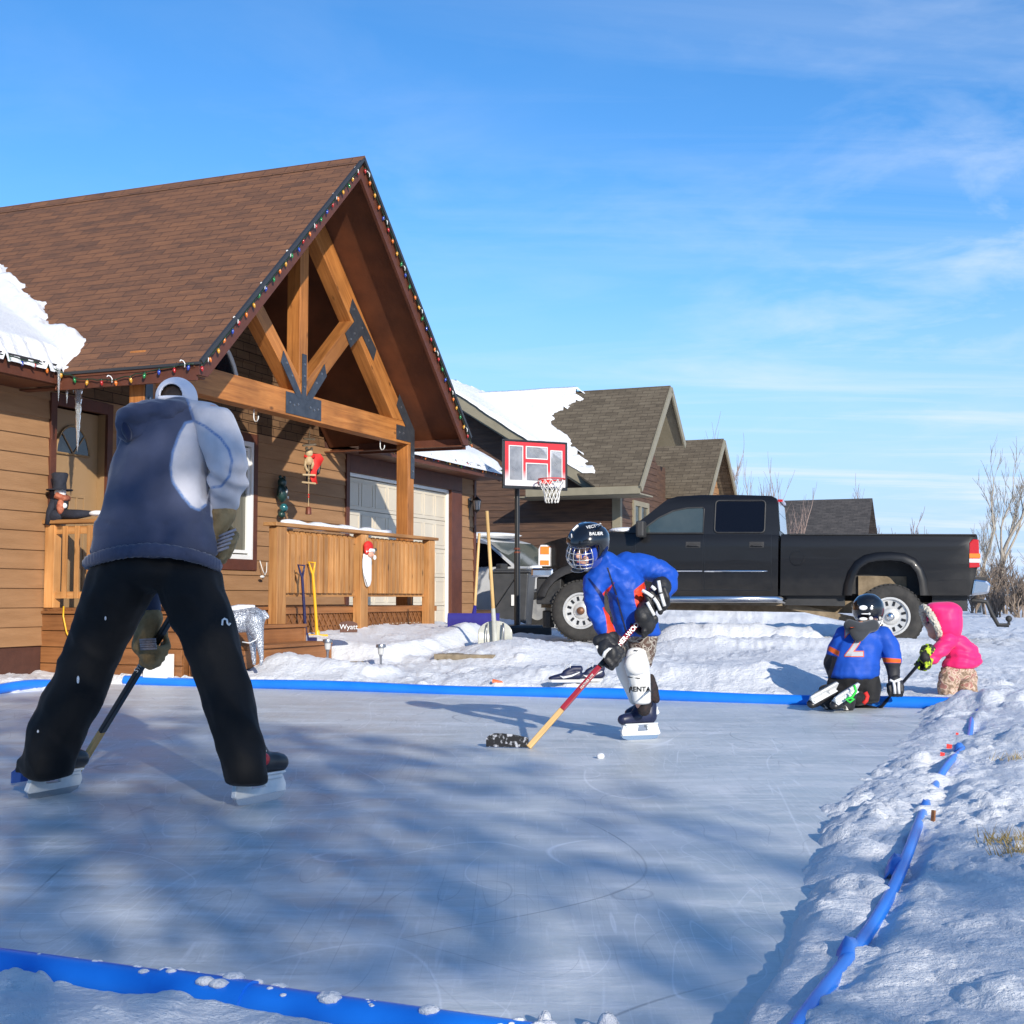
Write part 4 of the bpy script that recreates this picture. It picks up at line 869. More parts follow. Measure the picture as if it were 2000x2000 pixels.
def scoop(m):
    n = 12; vs = []; fs = []
    for i in range(n+1):
        t = pi*i/n; x = -.19*cos(t); zt = .06+.14*sin(t)
        for j, z in enumerate((-.14, -.03, zt)): vs.append((x, .05*(1-(x/.19)**2)-.02+(.02 if j == 1 else 0), z))
    for i in range(n):
        for j in range(2): fs.append((i*3+j, (i+1)*3+j, (i+1)*3+j+1, i*3+j+1))
    m.add(vs, fs)
q = part('scoop', M['greyscoop'], o, scoop, smooth=180); q.modifiers.new('s', 'SOLIDIFY').thickness = .008
for sx__, rr_ in ((-1, .008), (1, .012)): part('rib', M['bolt'], o, lambda m: m.tube([(sx__*.095, -.035, -.1), (sx__*.095, -.04, .1), (sx__*.09, -.02, .17)], rr_, 6), smooth=180)
# sign
def text(body, size, mt, parent, loc, rot, ext=.002, name='lettering', align='CENTER', shear=0, bold=0):
    cu = bpy.data.curves.new('t', 'FONT'); cu.body = body; cu.size = size; cu.extrude = ext; cu.align_x = align; cu.align_y = 'CENTER'; cu.shear = shear; cu.offset = bold
    to = bpy.data.objects.new('t', cu); COL.objects.link(to); bpy.context.view_layer.update()
    me = bpy.data.meshes.new_from_object(to.evaluated_get(bpy.context.evaluated_depsgraph_get())); me.name = name
    bpy.data.objects.remove(to); o = bpy.data.objects.new(name, me); COL.objects.link(o); me.materials.clear(); me.materials.append(mt)
    o.parent = parent; o.location = loc; o.rotation_euler = rot; return o
c = W(681, 1222, 14.05); o = thing('name_sign', 'small dark wooden sign reading Wyatt in the snow before the lattice', 'sign', tuple(c), radians(8)); o.scale = (.72,)*3
M['signwood'] = mat('sign_paint', (.09,.035,.022), (.12,.05,.03), scale=8, rough=.7)
part('board', M['signwood'], o, lambda m: m.prism([(-.13, -.10), (.13, -.10), (.13, .03), (.06, .065), (-.02, .07), (-.13, .05)], 1, -.01, .01), bevel=.004)
text('Wyatt', .105, M['clip'], o, (0, -.013, -.02), (pi/2, 0, 0))
# solar path lights
for px, py, Y, lab in ((640, 1252, 13.4, 'solar path light nearest the porch steps'), (744, 1262, 13.6, 'solar path light standing at the stone edging, nearest the viewer'), (847, 1248, 16.0, 'solar path light sunk in the snow nearest the garage')):
    c = W(px, py, Y); o = thing('path_light', lab, 'garden light', tuple(c), 0, 'solar path lights in the snowed-in bed')
    part('cap', M['bolt'], o, lambda m: m.lathe([(0, .022), (.048, .018), (.052, .0), (.050, -.015), (0, -.015)], 16), smooth=40)
    part('lens', M['frost'], o, lambda m: m.lathe([(.035, -.015), (.028, -.085)], 12), smooth=60)
    part('stake', M['bolt'], o, lambda m: m.lathe([(.02, -.085), (.016, -.10), (.012, -.12), (.011, -.28), (0, -.30)], 10), smooth=60)
# stone edging and the slab of path beyond the bank
M['paver'] = mat('tan_paver', (.20,.155,.10), (.30,.24,.16), scale=14, rough=.9, bump=.4, bscale=30)
eps = [(1.85, 2.62), (2.25, 2.86), (2.7, 2.98), (3.2, 3.02), (3.75, 2.99), (4.3, 2.92), (4.85, 2.83)]
for k, ((a0, b0_), (a1, b1_)) in enumerate(zip(eps, eps[1:])):
    p0 = ab(a0, b0_); p1 = ab(a1, b1_); c = (p0+p1)/2; z = .105+.035*k*.5
    m = MB(); d = (p1-p0)*.49; m.beam(-d, d, .10, .13); q = m.build('edging_stone', M['paver'], None, bevel=.012); q.location = (c.x, c.y, z)
    tag(q, ['edging stone tight against the bottom porch step', 'edging stone below the path light by the steps', 'edging stone under the middle of the snowed-in bed', 'edging stone just right of the nearest path light', 'second to last edging stone towards the garage', 'last edging stone, nearest the garage'][k], 'stone', 'tan stones edging the bed')
for k, (a, b_) in enumerate(((2.6, 3.85), (3.4, 3.8))):
    c = ab(a, b_); m = MB(); m.box(-.30, .30, -.34, .34, -.06, .0); q = m.build('paving_slab', M['paver'], None, bevel=.008); q.location = (c.x, c.y, th(c.x, c.y)-.025); q.rotation_euler = (0, 0, HF.rz)
    tag(q, ['paving slab of the path closest to the rink', 'paving slab of the path closest to the garage'][k], 'paving slab', 'slabs of the cleared path')
# glitter deer
M['glitter'] = mat('silver_glitter', (.28,.30,.34), (.80,.83,.86), scale=95, rough=.3, metal=.6, bump=1.0, bscale=110, detail=1, lo=.5, hi=.6)
c = W(497, 1284, 12.45); o = thing('deer_decoration', 'silver glitter deer with snow on its back standing by the porch steps', 'lawn ornament', tuple(c), radians(4))
def deer(m):
    # built later as one smooth body
    pass
def ico_parts(balls):
    m = MB()
    for c_, r_, M_ in balls: m.ball(c_, r_, 12, 8, M_)
    return m
def chain(pts, step=.35):
    """pts: (x,y,z,rx[,ry,rz]) -> dense overlapping ellipsoids"""
    out = []
    for p, q in zip(pts, pts[1:]):
        a = Vector(p[:3]); b = Vector(q[:3]); ra = Vector(p[3:6]) if len(p) >= 6 else Vector((p[3],)*3); rb = Vector(q[3:6]) if len(q) >= 6 else Vector((q[3],)*3)
        n = max(2, int((b-a).length/(max(min(*ra, *rb), .004)*step))+1)
        for i in range(n+1): t = i/n; out.append((a.lerp(b, t), tuple(ra.lerp(rb, t)), None))
    return out
def blob(name, balls, mt, parent, voxel=.012, smooth=6, disp=None, attr=None, cut=None, thick=None, fac=.5):
    m = ico_parts(balls); me = bpy.data.meshes.new(name); me.from_pydata(m.v, [], m.f); me.update()
    t = bpy.data.objects.new('t', me); COL.objects.link(t)
    r = t.modifiers.new('r', 'REMESH'); r.mode = 'VOXEL'; r.voxel_size = voxel; r.use_smooth_shade = True
    s_ = t.modifiers.new('s', 'SMOOTH'); s_.factor = fac; s_.iterations = smooth
    bpy.context.view_layer.update()
    nm = bpy.data.meshes.new_from_object(t.evaluated_get(bpy.context.evaluated_depsgraph_get())); bpy.data.objects.remove(t); bpy.data.meshes.remove(me)
    nm.name = name; nm.materials.clear()
    if cut:
        bm = bmesh.new(); bm.from_mesh(nm)
        for co, no in cut:
            g = bm.verts[:]+bm.edges[:]+bm.faces[:]
            res = bmesh.ops.bisect_plane(bm, geom=g, plane_co=co, plane_no=no, clear_outer=True)
        bm.to_mesh(nm); bm.free()
    if disp:
        nm.update(); co = [v.co.copy() for v in nm.vertices]; no = [v.normal.copy() for v in nm.vertices]
        for v, c_, n_ in zip(nm.vertices, co, no): v.co = c_+n_*disp(c_)
    if attr:
        for an, fn in attr.items():
            A_ = nm.attributes.new(an, 'FLOAT', 'POINT'); A_.data.foreach_set('value', [float(x) for x in fn([v.co for v in nm.vertices])])
    nm.polygons.foreach_set('use_smooth', [True]*len(nm.polygons))
    ob = bpy.data.objects.new(name, nm); COL.objects.link(ob)
    for q in (mt if isinstance(mt, (list, tuple)) else [mt]): nm.materials.append(q)
    if thick: sm = ob.modifiers.new('t', 'SOLIDIFY'); sm.thickness = thick
    ob.parent = parent; return ob
nz = lambda p, s, o=0: noise.noise(Vector(p)*s+Vector((o, o*1.3, -o)))
B = chain([(-.50, -.0, .36, .10), (-.2, 0, .34, .115), (-.02, 0, .36, .12)])+chain([(.0, -.06, .34, .095), (.05, -.07, .17, .045), (.075, -.07, .0, .022), (.07, -.07, -.06, .018)])+chain([(-.03, .06, .34, .085), (-.03, .07, .15, .04), (-.01, .07, -.06, .02)])
B += chain([(-.45, -.06, .32, .07), (-.46, -.06, .15, .03), (-.45, -.06, -.05, .018)])+chain([(-.5, .06, .32, .07), (-.52, .06, .15, .03), (-.52, .06, -.05, .018)])+chain([(-.52, 0, .40, .075), (-.62, 0, .60, .05), (-.66, 0, .70, .05), (-.78, 0, .68, .03)])+chain([(.08, 0, .42, .03), (.12, 0, .38, .02)])
blob('body', B, M['glitter'], o, .012, 2)
part('snow', M['snow'], o, lambda m: m.tube([(-.3, 0, .44), (-.15, 0, .455), (.0, 0, .465)], [.03, .045, .03], 8), smooth=180)
part('cord', M['clip'], o, lambda m: m.tube([(.06, -.11, .24), (.03, -.13, .17), (-.03, -.13, .14), (-.1, -.12, .15)], .006, 5), smooth=180)
# ---------------------------------------------------------------- basketball hoop
c = W(1010, 1224, 22.5); c.z = .28
hoop = thing('basketball_hoop', 'portable basketball hoop with red-framed clear backboard by the driveway', 'basketball hoop', tuple(c), radians(26))
part('pole', M['darkmetal'], hoop, lambda m: (m.tube([(0, 0, 0), (0, 0, 1.35)], .052, 14), m.tube([(0, 0, 1.3), (0, 0, 2.95)], .042, 14)), smooth=50)
part('collar', M['bell'], hoop, lambda m: (m.lathe([(.054, 1.33), (.058, 1.33), (.058, 1.355), (.043, 1.36)], 14), m.lathe([(.054, 1.39), (.056, 1.42), (.043, 1.42)], 14)), smooth=50)
part('base', M['darkmetal'], hoop, lambda m: (m.prism([(-.5, -.35), (.5, -.35), (.42, .75), (-.42, .75)], 2, -.25, .10),), bevel=.04)
part('brace', M['darkmetal'], hoop, lambda m: (m.tube([(0, 0, .95), (-.35, .6, .1)], .013, 7), m.tube([(0, 0, .95), (.35, .6, .1)], .013, 7), m.beam((0, .0, 2.6), (.20, -.25, 2.8), .05, .05), m.beam((0, .0, 2.85), (.20, -.25, 3.0), .05, .05)))
bx, by, bz = .20, -.30, 2.83; bw, bh = .62, .41
glass = mat('clear_backboard', (.26,.28,.32), (.42,.44,.48), scale=6, rough=.15); glass.node_tree.nodes['Principled BSDF'].inputs['Alpha'].default_value = .55
bb = part('backboard', glass, hoop, lambda m: m.box(bx-bw+.02, bx+bw-.02, by, by+.012, bz-.38, bz+.39))
part('rim_frame', M['darkmetal'], bb, lambda m: (m.box(bx-bw, bx+bw, by-.012, by+.03, bz-.42, bz-.365), m.box(bx-bw, bx+bw, by-.012, by+.03, bz+.385, bz+.42), m.box(bx-bw, bx-bw+.04, by-.012, by+.03, bz-.365, bz+.385), m.box(bx+bw-.04, bx+bw, by-.012, by+.03, bz-.365, bz+.385)), bevel=.008)
redg = bpy.data.materials.new('red_to_white_print'); redg.use_nodes = True
t_ = redg.node_tree; tc_ = t_.nodes.new('ShaderNodeTexCoord'); sx_ = t_.nodes.new('ShaderNodeSeparateXYZ'); rp_ = t_.nodes.new('ShaderNodeValToRGB'); mr_ = t_.nodes.new('ShaderNodeMapRange')
t_.links.new(tc_.outputs['Object'], sx_.inputs[0]); mr_.inputs[1].default_value = bz-.36; mr_.inputs[2].default_value = bz+.0; t_.links.new(sx_.outputs[2], mr_.inputs[0]); t_.links.new(mr_.outputs[0], rp_.inputs[0]); rp_.color_ramp.elements[0].color = (.72,.68,.68,1); rp_.color_ramp.elements[1].color = (.60,.022,.03,1); rp_.color_ramp.elements[0].position = .15; rp_.color_ramp.elements[1].position = .75
t_.links.new(rp_.outputs[0], t_.nodes['Principled BSDF'].inputs['Base Color']); t_.nodes['Principled BSDF'].inputs['Roughness'].default_value = .35
Xc = lambda f: bx-bw+2*bw*f; Zc = lambda f: bz+.42-.84*f
pan = [(.09, .31, .12, .84), (.35, .69, .12, .38), (.35, .69, .46, .84), (.73, .92, .18, .86)]
def redf(m):
    xs = sorted(set([.035, .965]+[p[0] for p in pan]+[p[1] for p in pan])); zs = sorted(set([.045, .955]+[p[2] for p in pan]+[p[3] for p in pan]))
    for a_, b_ in zip(xs, xs[1:]):
        for c_, d_ in zip(zs, zs[1:]):
            mx_, mz_ = (a_+b_)/2, (c_+d_)/2
            if not any(p[0] < mx_ < p[1] and p[2] < mz_ < p[3] for p in pan): m.box(Xc(a_), Xc(b_), by-.006, by-.001, Zc(d_), Zc(c_))
part('print', redg, bb, redf)
def outl(m):
    for p in pan:
        for a_, b_, c_, d_ in ((p[0], p[1], p[2], p[2]+.018), (p[0], p[1], p[3]-.018, p[3]), (p[0], p[0]+.012, p[2]+.018, p[3]-.018), (p[1]-.012, p[1], p[2]+.018, p[3]-.018)): m.box(Xc(a_), Xc(b_), by-.008, by-.0063, Zc(d_), Zc(c_))
part('outline', M['clip'], bb, outl)
rx, ry, rz_ = bx+.16, by-.30, 2.57
ring = part('ring', M['red'], hoop, lambda m: (m.tube([(rx+.225*cos(t), ry+.225*sin(t), rz_) for t in np.linspace(0, 2*pi, 28, endpoint=False)], .011, 6, closed=True), m.box(rx-.12, rx+.12, by-.08, by-.013, rz_-.06, rz_+.0)), smooth=50)
M['net'] = mat('net_cord', (.75,.74,.70), rough=.8)
def netf(m):
    n = 12
    for s in (1, -1):
        for k in range(n):
            pts = []
            for j in range(9):
                f = j/8; r = .22*(1-f)**1.1+.10*f+.012*sin(f*9); an = 2*pi*k/n+s*f*1.15; pts.append((rx+r*cos(an), ry+r*sin(an), rz_-.02-.38*f))
            m.tube(pts, .0065, 4)
part('net', M['net'], ring, netf)
# trash bin
c = W(1004, 1190, 24.3); c.z = .28
tb = thing('trash_bin', 'grey wheeled trash bin beside the front of the pickup', 'bin', tuple(c), radians(-12))
M['bin'] = mat('dark_grey_bin', (.035,.038,.042), (.05,.052,.056), scale=6, rough=.5)
part('tub', M['bin'], tb, lambda m: m.add([(-.27, -.28, 0), (.27, -.28, 0), (.27, .28, 0), (-.27, .28, 0), (-.35, -.36, 1.02), (.35, -.36, 1.02), (.35, .36, 1.02), (-.35, .36, 1.02)], [(0,3,2,1), (4,5,6,7), (0,1,5,4), (1,2,6,5), (2,3,7,6), (3,0,4,7)]), bevel=.03)
part('lid', M['bin'], tb, lambda m: (m.box(-.38, .38, -.40, .38, 1.02, 1.06), m.box(-.30, .30, -.32, .32, 1.06, 1.10)), bevel=.015)
part('wheel', M['darkmetal'], tb, lambda m: m.lathe([(0, -.34), (.12, -.34), (.12, -.28), (0, -.28)], 16, (0, .28, .12), (1, 0, 0)))
part('label', M['clip'], tb, lambda m: m.box(.02, .14, -.348, -.343, .42, .62))
# ---------------------------------------------------------------- vehicles
def carpaint(name, c, rough=.25, coat=.8, dirt=(.10,.10,.10), dz=.9):
    m = bpy.data.materials.new(name); m.use_nodes = True; t = m.node_tree; n = t.nodes; l = t.links; b = n['Principled BSDF']
    tc = n.new('ShaderNodeTexCoord'); s_ = n.new('ShaderNodeSeparateXYZ'); l.new(tc.outputs['Object'], s_.inputs[0])
    no = n.new('ShaderNodeTexNoise'); no.inputs['Scale'].default_value = 3; no.inputs['Detail'].default_value = 8; no.inputs['Roughness'].default_value = .7; l.new(tc.outputs['Object'], no.inputs[0])
    ad = n.new('ShaderNodeMath'); ad.operation = 'MULTIPLY_ADD'; ad.inputs[1].default_value = -.6; l.new(no.outputs[0], ad.inputs[0]); l.new(s_.outputs[2], ad.inputs[2])
    r = n.new('ShaderNodeMapRange'); r.inputs[1].default_value = dz-.55; r.inputs[2].default_value = dz; r.inputs[3].default_value = .75; r.inputs[4].default_value = .05; l.new(ad.outputs[0], r.inputs[0])
    mi_ = n.new('ShaderNodeMix'); mi_.data_type = 'RGBA'; l.new(r.outputs[0], mi_.inputs[0]); mi_.inputs[6].default_value = (*c, 1); mi_.inputs[7].default_value = (*dirt, 1); l.new(mi_.outputs[2], b.inputs['Base Color'])
    rr = n.new('ShaderNodeMapRange'); rr.inputs[3].default_value = rough; rr.inputs[4].default_value = .75; l.new(r.outputs[0], rr.inputs[0]); l.new(rr.outputs[0], b.inputs['Roughness'])
    cw = n.new('ShaderNodeMapRange'); cw.inputs[3].default_value = coat; cw.inputs[4].default_value = .1; l.new(r.outputs[0], cw.inputs[0]); l.new(cw.outputs[0], b.inputs['Coat Weight']); b.inputs['Coat Roughness'].default_value = .05
    return m
M['black'] = carpaint('black_paint', (.004,.0045,.006), rough=.4, coat=.22, dirt=(.040,.037,.033), dz=.72); M['black'].node_tree.nodes['Principled BSDF'].inputs['Specular IOR Level'].default_value = .3
M['whitep'] = carpaint('white_paint', (.72,.73,.74), dirt=(.35,.34,.33), dz=.5)
M['tyre'] = mat('tyre_rubber', (.022,.021,.020), (.045,.042,.038), scale=7, rough=.85, bump=.4, bscale=30)
M['alloy'] = mat('dull_alloy', (.50,.50,.49), (.62,.61,.58), scale=10, rough=.4, metal=.35)
M['chrome'] = mat('chrome', (.62,.63,.65), rough=.12, metal=1.0)
M['rust'] = mat('dusty_frame', (.16,.12,.075), (.26,.20,.13), scale=8, rough=.9)
M['hub'] = mat('brown_hub', (.16,.07,.035), (.22,.11,.06), scale=15, rough=.5, metal=.4)
M['amber'] = mat('amber_lens', (.80,.22,.02), rough=.15, coat=.6)
M['redlens'] = mat('red_lens', (.50,.010,.012), rough=.12, coat=.6)
M['clearlens'] = mat('clear_lens', (.62,.60,.58), (.75,.74,.72), scale=30, rough=.12, coat=.5)
M['blackplastic'] = mat('black_plastic', (.018,.018,.019), (.03,.03,.031), scale=10, rough=.65)
yawT = radians(-15); o0 = W(1134, 1240, 18.9)
TF = Fr(o0.x, o0.y, yawT, .2); PT = .0155
def T(px, py, y=0.0): h = TF.h(px, py, 1, y); return (h.x, h.z+PT*h.x)
truck = thing('pickup_truck', 'black lifted crew-cab pickup truck with long bed parked in the driveway', 'pickup truck', (TF.x, TF.y, TF.z), yawT)
truck.rotation_euler = (0, PT, yawT)
Wt = 2.0
def skin(name, mt, parent, poly, y0, y1, zc, xc, fn, smooth=30):
    m = MB(); m.prism(poly, 1, y0, y1); me = bpy.data.meshes.new(name); me.from_pydata(m.v, [], m.f)
    bm = bmesh.new(); bm.from_mesh(me); bmesh.ops.recalc_face_normals(bm, faces=bm.faces); bmesh.ops.triangulate(bm, faces=[f for f in bm.faces if len(f.verts) > 4])
    for z in zc: bmesh.ops.bisect_plane(bm, geom=bm.verts[:]+bm.edges[:]+bm.faces[:], plane_co=(0, 0, z), plane_no=(0, 0, 1))
    for x in xc: bmesh.ops.bisect_plane(bm, geom=bm.verts[:]+bm.edges[:]+bm.faces[:], plane_co=(x, 0, 0), plane_no=(1, 0, 0))
    bmesh.ops.remove_doubles(bm, verts=bm.verts, dist=1e-4)
    for v in bm.verts: v.co.y += (1 if v.co.y < (y0+y1)/2 else -1)*fn(v.co.x, v.co.z)
    bmesh.ops.recalc_face_normals(bm, faces=bm.faces)
    bm.to_mesh(me); bm.free(); autouv(me); o = bpy.data.objects.new(name, me); COL.objects.link(o); finish(o, mt, parent, smooth); return o
zb = T(1400, 1043)[1]; zl = T(1400, 1163)[1]
xf = T(1047, 1090)[0]; xr = T(1907, 1090)[0]
def sidefn(x, z):
    f = (z-zl)/(zb-zl); d = .05*max(0, (f-.80)/.2)**2+.045*max(0, (.50-f)/.5)**2+.012*(1 if f < .47 else 0)
    if x < xf+.5: d += .26*((xf+.5-x)/.5)**2.2
    if x > xr-.16: d += .05*((x-xr+.16)/.16)**2
    return d
zc = np.linspace(zl+.03, zb-.01, 12)
xw = 0.0; xw2 = T(1738, 1205)[0]
arch = [T(1134+75*cos(t), 1183-68*sin(t)) for t in np.linspace(radians(14), radians(165), 16)]
body = [T(1049, 1150), T(1047, 1070), T(1052, 1061), T(1105, 1048), T(1213, 1038), T(1235, 1041), T(1517, 1043), T(1517, 1163)]
lower = [T(1049, 1150), T(1047, 1070), T(1052, 1061), T(1105, 1048), T(1213, 1037), T(1245, 1042), T(1517, 1043), T(1517, 1163)]+arch
bd_ = skin('body', M['black'], truck, lower[::-1], 0, Wt, zc, [xf+.1, xf+.2, xf+.3, xf+.42], sidefn)
barch = [T(*p) for p in ((1661, 1163), (1662, 1145), (1667, 1125), (1677, 1108), (1692, 1098), (1712, 1094), (1735, 1093), (1758, 1095), (1776, 1103), (1788, 1118), (1794, 1138), (1797, 1163))]
bed = [T(1522, 1043), T(1522, 1163)]+barch+[T(1893, 1163), T(1903, 1130), T(1908, 1100), T(1907, 1050), T(1905, 1043)]
skin('cargo_bed', M['black'], truck, bed[::-1], 0, Wt, zc, [xr-.11, xr-.05], sidefn)
part('bed_rail', M['blackplastic'], truck, lambda m: (m.box(T(1523, 0)[0], xr-.01, .03, .16, zb-.01, zb+.012), m.box(T(1523, 0)[0], xr-.01, Wt-.16, Wt-.03, zb-.01, zb+.012)), bevel=.01)
# greenhouse
ghp = [T(1213, 1040), T(1250, 1012), T(1284, 983), T(1296, 973), T(1315, 967), T(1360, 964), T(1440, 964), T(1500, 966), T(1511, 972), T(1516, 1000), T(1519, 1046)]
zt = T(1400, 965)[1]
def ghfn(x, z): return .045+.16*max(0, (z-zb)/(zt-zb))**1.15+.05*max(0, (z-zt+.08)/.08)**2
cab = skin('cab', M['black'], truck, ghp[::-1], 0, Wt, np.linspace(zb+.05, zt-.02, 8), [], ghfn, 32)
def glasspoly(pts, off=.006):
    P = [T(*p) for p in pts]; return [(x, ghfn(x, z)-off, z) for x, z in P]
def rounded(px0, py0, px1, py1, r):
    out = []
    for cx__, cy__, a0 in ((px1-r, py0+r, -90), (px1-r, py1-r, 0), (px0+r, py1-r, 90), (px0+r, py0+r, 180)):
        for k in range(4): a_ = radians(a0+k*30); out.append((cx__+r*cos(a_), cy__+r*sin(a_)))
    return out
fw = [(1250, 1041), (1258, 1028), (1280, 1011), (1308, 997), (1335, 991), (1366, 990), (1369, 993), (1369, 1041)]
M['tint'] = mat('window_glass', (.035,.050,.048), (.055,.07,.065), scale=2, rough=.06, spec=.9)
M['tintdark'] = mat('privacy_glass', (.004,.004,.006), rough=.05, spec=.3)
def gp(m, pts, off=.006): P = glasspoly(pts, off); m.poly(P[::-1] if False else P)
def door_(name, x0, x1, y0, y1, win, gm, hx):
    a = T(x0, y0); b_ = T(x1, y1)
    xs = np.linspace(T(x0, y0)[0], T(x1, y0)[0], 3); zs_ = np.linspace(b_[1], zb-.004, 14)
    m = MB(); vs = [(x, sidefn(x, z)-.004, z) for z in zs_ for x in xs]; m.add(vs, [(i*3+j, i*3+j+1, (i+1)*3+j+1, (i+1)*3+j) for i in range(13) for j in range(2)])
    ou = [(xs[0], zs_[0]), (xs[-1], zs_[0]), (xs[-1], zs_[-1]), (xs[0], zs_[-1])]
    d = m.build('door', M['black'], truck, smooth=180)
    part('seam', M['darkmetal'], d, lambda m: [m.tube([(x, sidefn(x, z)-.0025, z) for z in zs_], .0045, 4) for x in (xs[0], xs[-1])]+[m.tube([(xs[0], sidefn(0.8, zs_[0])-.0025, zs_[0]), (xs[-1], sidefn(.8, zs_[0])-.0025, zs_[0])], .0045, 4)])
    part('window', gm, d, lambda m: gp(m, win))
    P = glasspoly(win, .008); part('window_seal', M['blackplastic'], d, lambda m: m.tube(P, .011, 5, closed=True))
    h0 = T(hx, 1058); h1 = T(hx+29, 1070); yy = sidefn(1.5, h0[1])
    part('handle', M['blackplastic'], d, lambda m: (m.box(h0[0], h1[0], yy-.012, yy+.0, h1[1], h0[1]), m.tube([(h0[0]+.02, yy-.012, h1[1]+.02), (h0[0]+.05, yy-.035, h1[1]+.03), (h1[0]-.04, yy-.035, h1[1]+.03), (h1[0]-.01, yy-.012, h1[1]+.02)], .011, 6)), bevel=.004)
    return d
door_('front', 1238, 1370, 1043, 1153, fw, M['tint'], 1336)
door_('rear', 1373, 1503, 1043, 1153, rounded(1391, 976, 1489, 1040, 7), M['tintdark'], 1460)
# windscreen and rear window (between the two sides)
def strip(name, mt, a, b_, ins, off):
    (x0, z0), (x1, z1) = a, b_; d = Vector((z1-z0, -(x1-x0))).normalized()*off
    P = [(x0+d.x, ghfn(x0, z0)+ins, z0+d.y), (x0+d.x, Wt-ghfn(x0, z0)-ins, z0+d.y), (x1+d.x, Wt-ghfn(x1, z1)-ins, z1+d.y), (x1+d.x, ghfn(x1, z1)+ins, z1+d.y)]
    return part(name, mt, truck, lambda m: m.poly(P))
strip('windscreen', M['tintdark'], T(1222, 1034), T(1284, 984), .06, -.008)
M['rearglass'] = mat('rear_glass_painted_sky', (.30,.36,.46), rough=.08, spec=1.0)  # pale blue base colour paints in the sky's reflection on this pane
strip('rear_window', M['rearglass'], T(1518.3, 1036), T(1512.5, 976), .06, .008)
part('brake_light', M['redlens'], truck, lambda m: m.box(T(1512, 970)[0]-.02, T(1512, 970)[0]+.05, .6, 1.4, zt-.07, zt-.035))
# trim
part('chrome_strip', M['chrome'], truck, lambda m: m.tube([(T(px, 1115)[0], sidefn(1.2, T(px, 1115)[1])-.012, T(px, 1115)[1]) for px in (1215, 1300, 1369.5)], .018, 6), smooth=60)
part('chrome_strip', M['chrome'], truck, lambda m: m.tube([(T(px, 1115.5)[0], sidefn(1.2, T(px, 1115)[1])-.012, T(px, 1115.5)[1]) for px in (1373, 1440, 1490, 1497)], [.018, .018, .015, .003], 6), smooth=60)
part('running_board', M['chrome'], truck, lambda m: m.tube([(T(1205, 0)[0], .10, T(1300, 1172)[1]), (T(1225, 0)[0], -.06, T(1300, 1171)[1]), (T(1500, 0)[0], -.06, T(1500, 1170)[1]), (T(1513, 0)[0], .12, T(1513, 1172)[1])], .05, 12), smooth=60)
part('chassis', M['rust'], truck, lambda m: (m.box(-.7, xr-.3, .45, .53, zl-.22, zl-.05), m.box(-.7, xr-.3, Wt-.53, Wt-.45, zl-.22, zl-.05), m.box(T(1225, 0)[0], T(1510, 0)[0], .08, .42, zl-.13, zl-.04), m.box(xw2-.42, xw2+.22, .30, .36, zl+.03, zl+.30)))
part('underbody', M['blackplastic'], truck, lambda m: (m.box(xf+.15, xr-.25, .55, Wt-.55, zl-.10, zb-.25), m.box(xf+.2, xr-.1, .35, .56, zl+.05, zb-.3), m.box(.55, xw2-.6, .15, .55, zl-.12, zl+.1), m.box(xw2+.55, xr-.12, .2, Wt-.2, zl-.16, zl+.1)))
part('traction_bar', M['rust'], truck, lambda m: (m.beam((T(1515, 0)[0], .30, zl-.12), (xw2-.15, .42, .33), .06, .09), m.beam((T(1516, 0)[0], .22, zl+.02), (T(1516, 0)[0], .22, zl-.16), .09, .06)))
part('axle', M['blackplastic'], truck, lambda m: (m.tube([(xw2, .3, .46), (xw2, Wt-.3, .46)], .07, 10), m.ball((xw2, 1.0, .46), .19), m.tube([(0, .3, .46), (0, Wt-.3, .46)], .06, 10)), smooth=60)
part('fuel_cap', M['black'], truck, lambda m: m.tube([(T(1554, 1090)[0]+.10*cos(t), sidefn(3, T(1554, 1090)[1])-.003, T(1554, 1090)[1]+.10*sin(t)) for t in np.linspace(0, 2*pi, 24, endpoint=False)], .004, 4, closed=True))
# flares
def flare(pts, w=.05):
    P = [T(*p) for p in pts]; m = MB(); n = len(P); vs = []
    for i, (x, z) in enumerate(P):
        cxm = sum(p[0] for p in P)/n; czm = P[0][1]; d = Vector((x-cxm, z-czm)); d.normalize()
        for k, (off, yy) in enumerate(((-.005, .04), (-.01, -.045), (.045, -.05), (.105, -.012), (.12, .03))): vs.append((x+d.x*off, yy+sidefn(2, z)*.6, z+d.y*off))
    m.add(vs, [(i*5+k, (i+1)*5+k, (i+1)*5+k+1, i*5+k+1) for i in range(n-1) for k in range(4)]); return m
flare([(1661, 1163), (1662, 1145), (1667, 1125), (1677, 1108), (1692, 1098), (1712, 1094), (1735, 1093), (1758, 1095), (1776, 1103), (1788, 1118), (1794, 1138), (1797, 1163)]).build('wheel_flare', M['black'], truck, smooth=70)
flare([(1134+75*cos(t), 1183-68*sin(t)) for t in np.linspace(radians(165), radians(14), 16)]).build('wheel_flare', M['blackplastic'], truck, smooth=70)
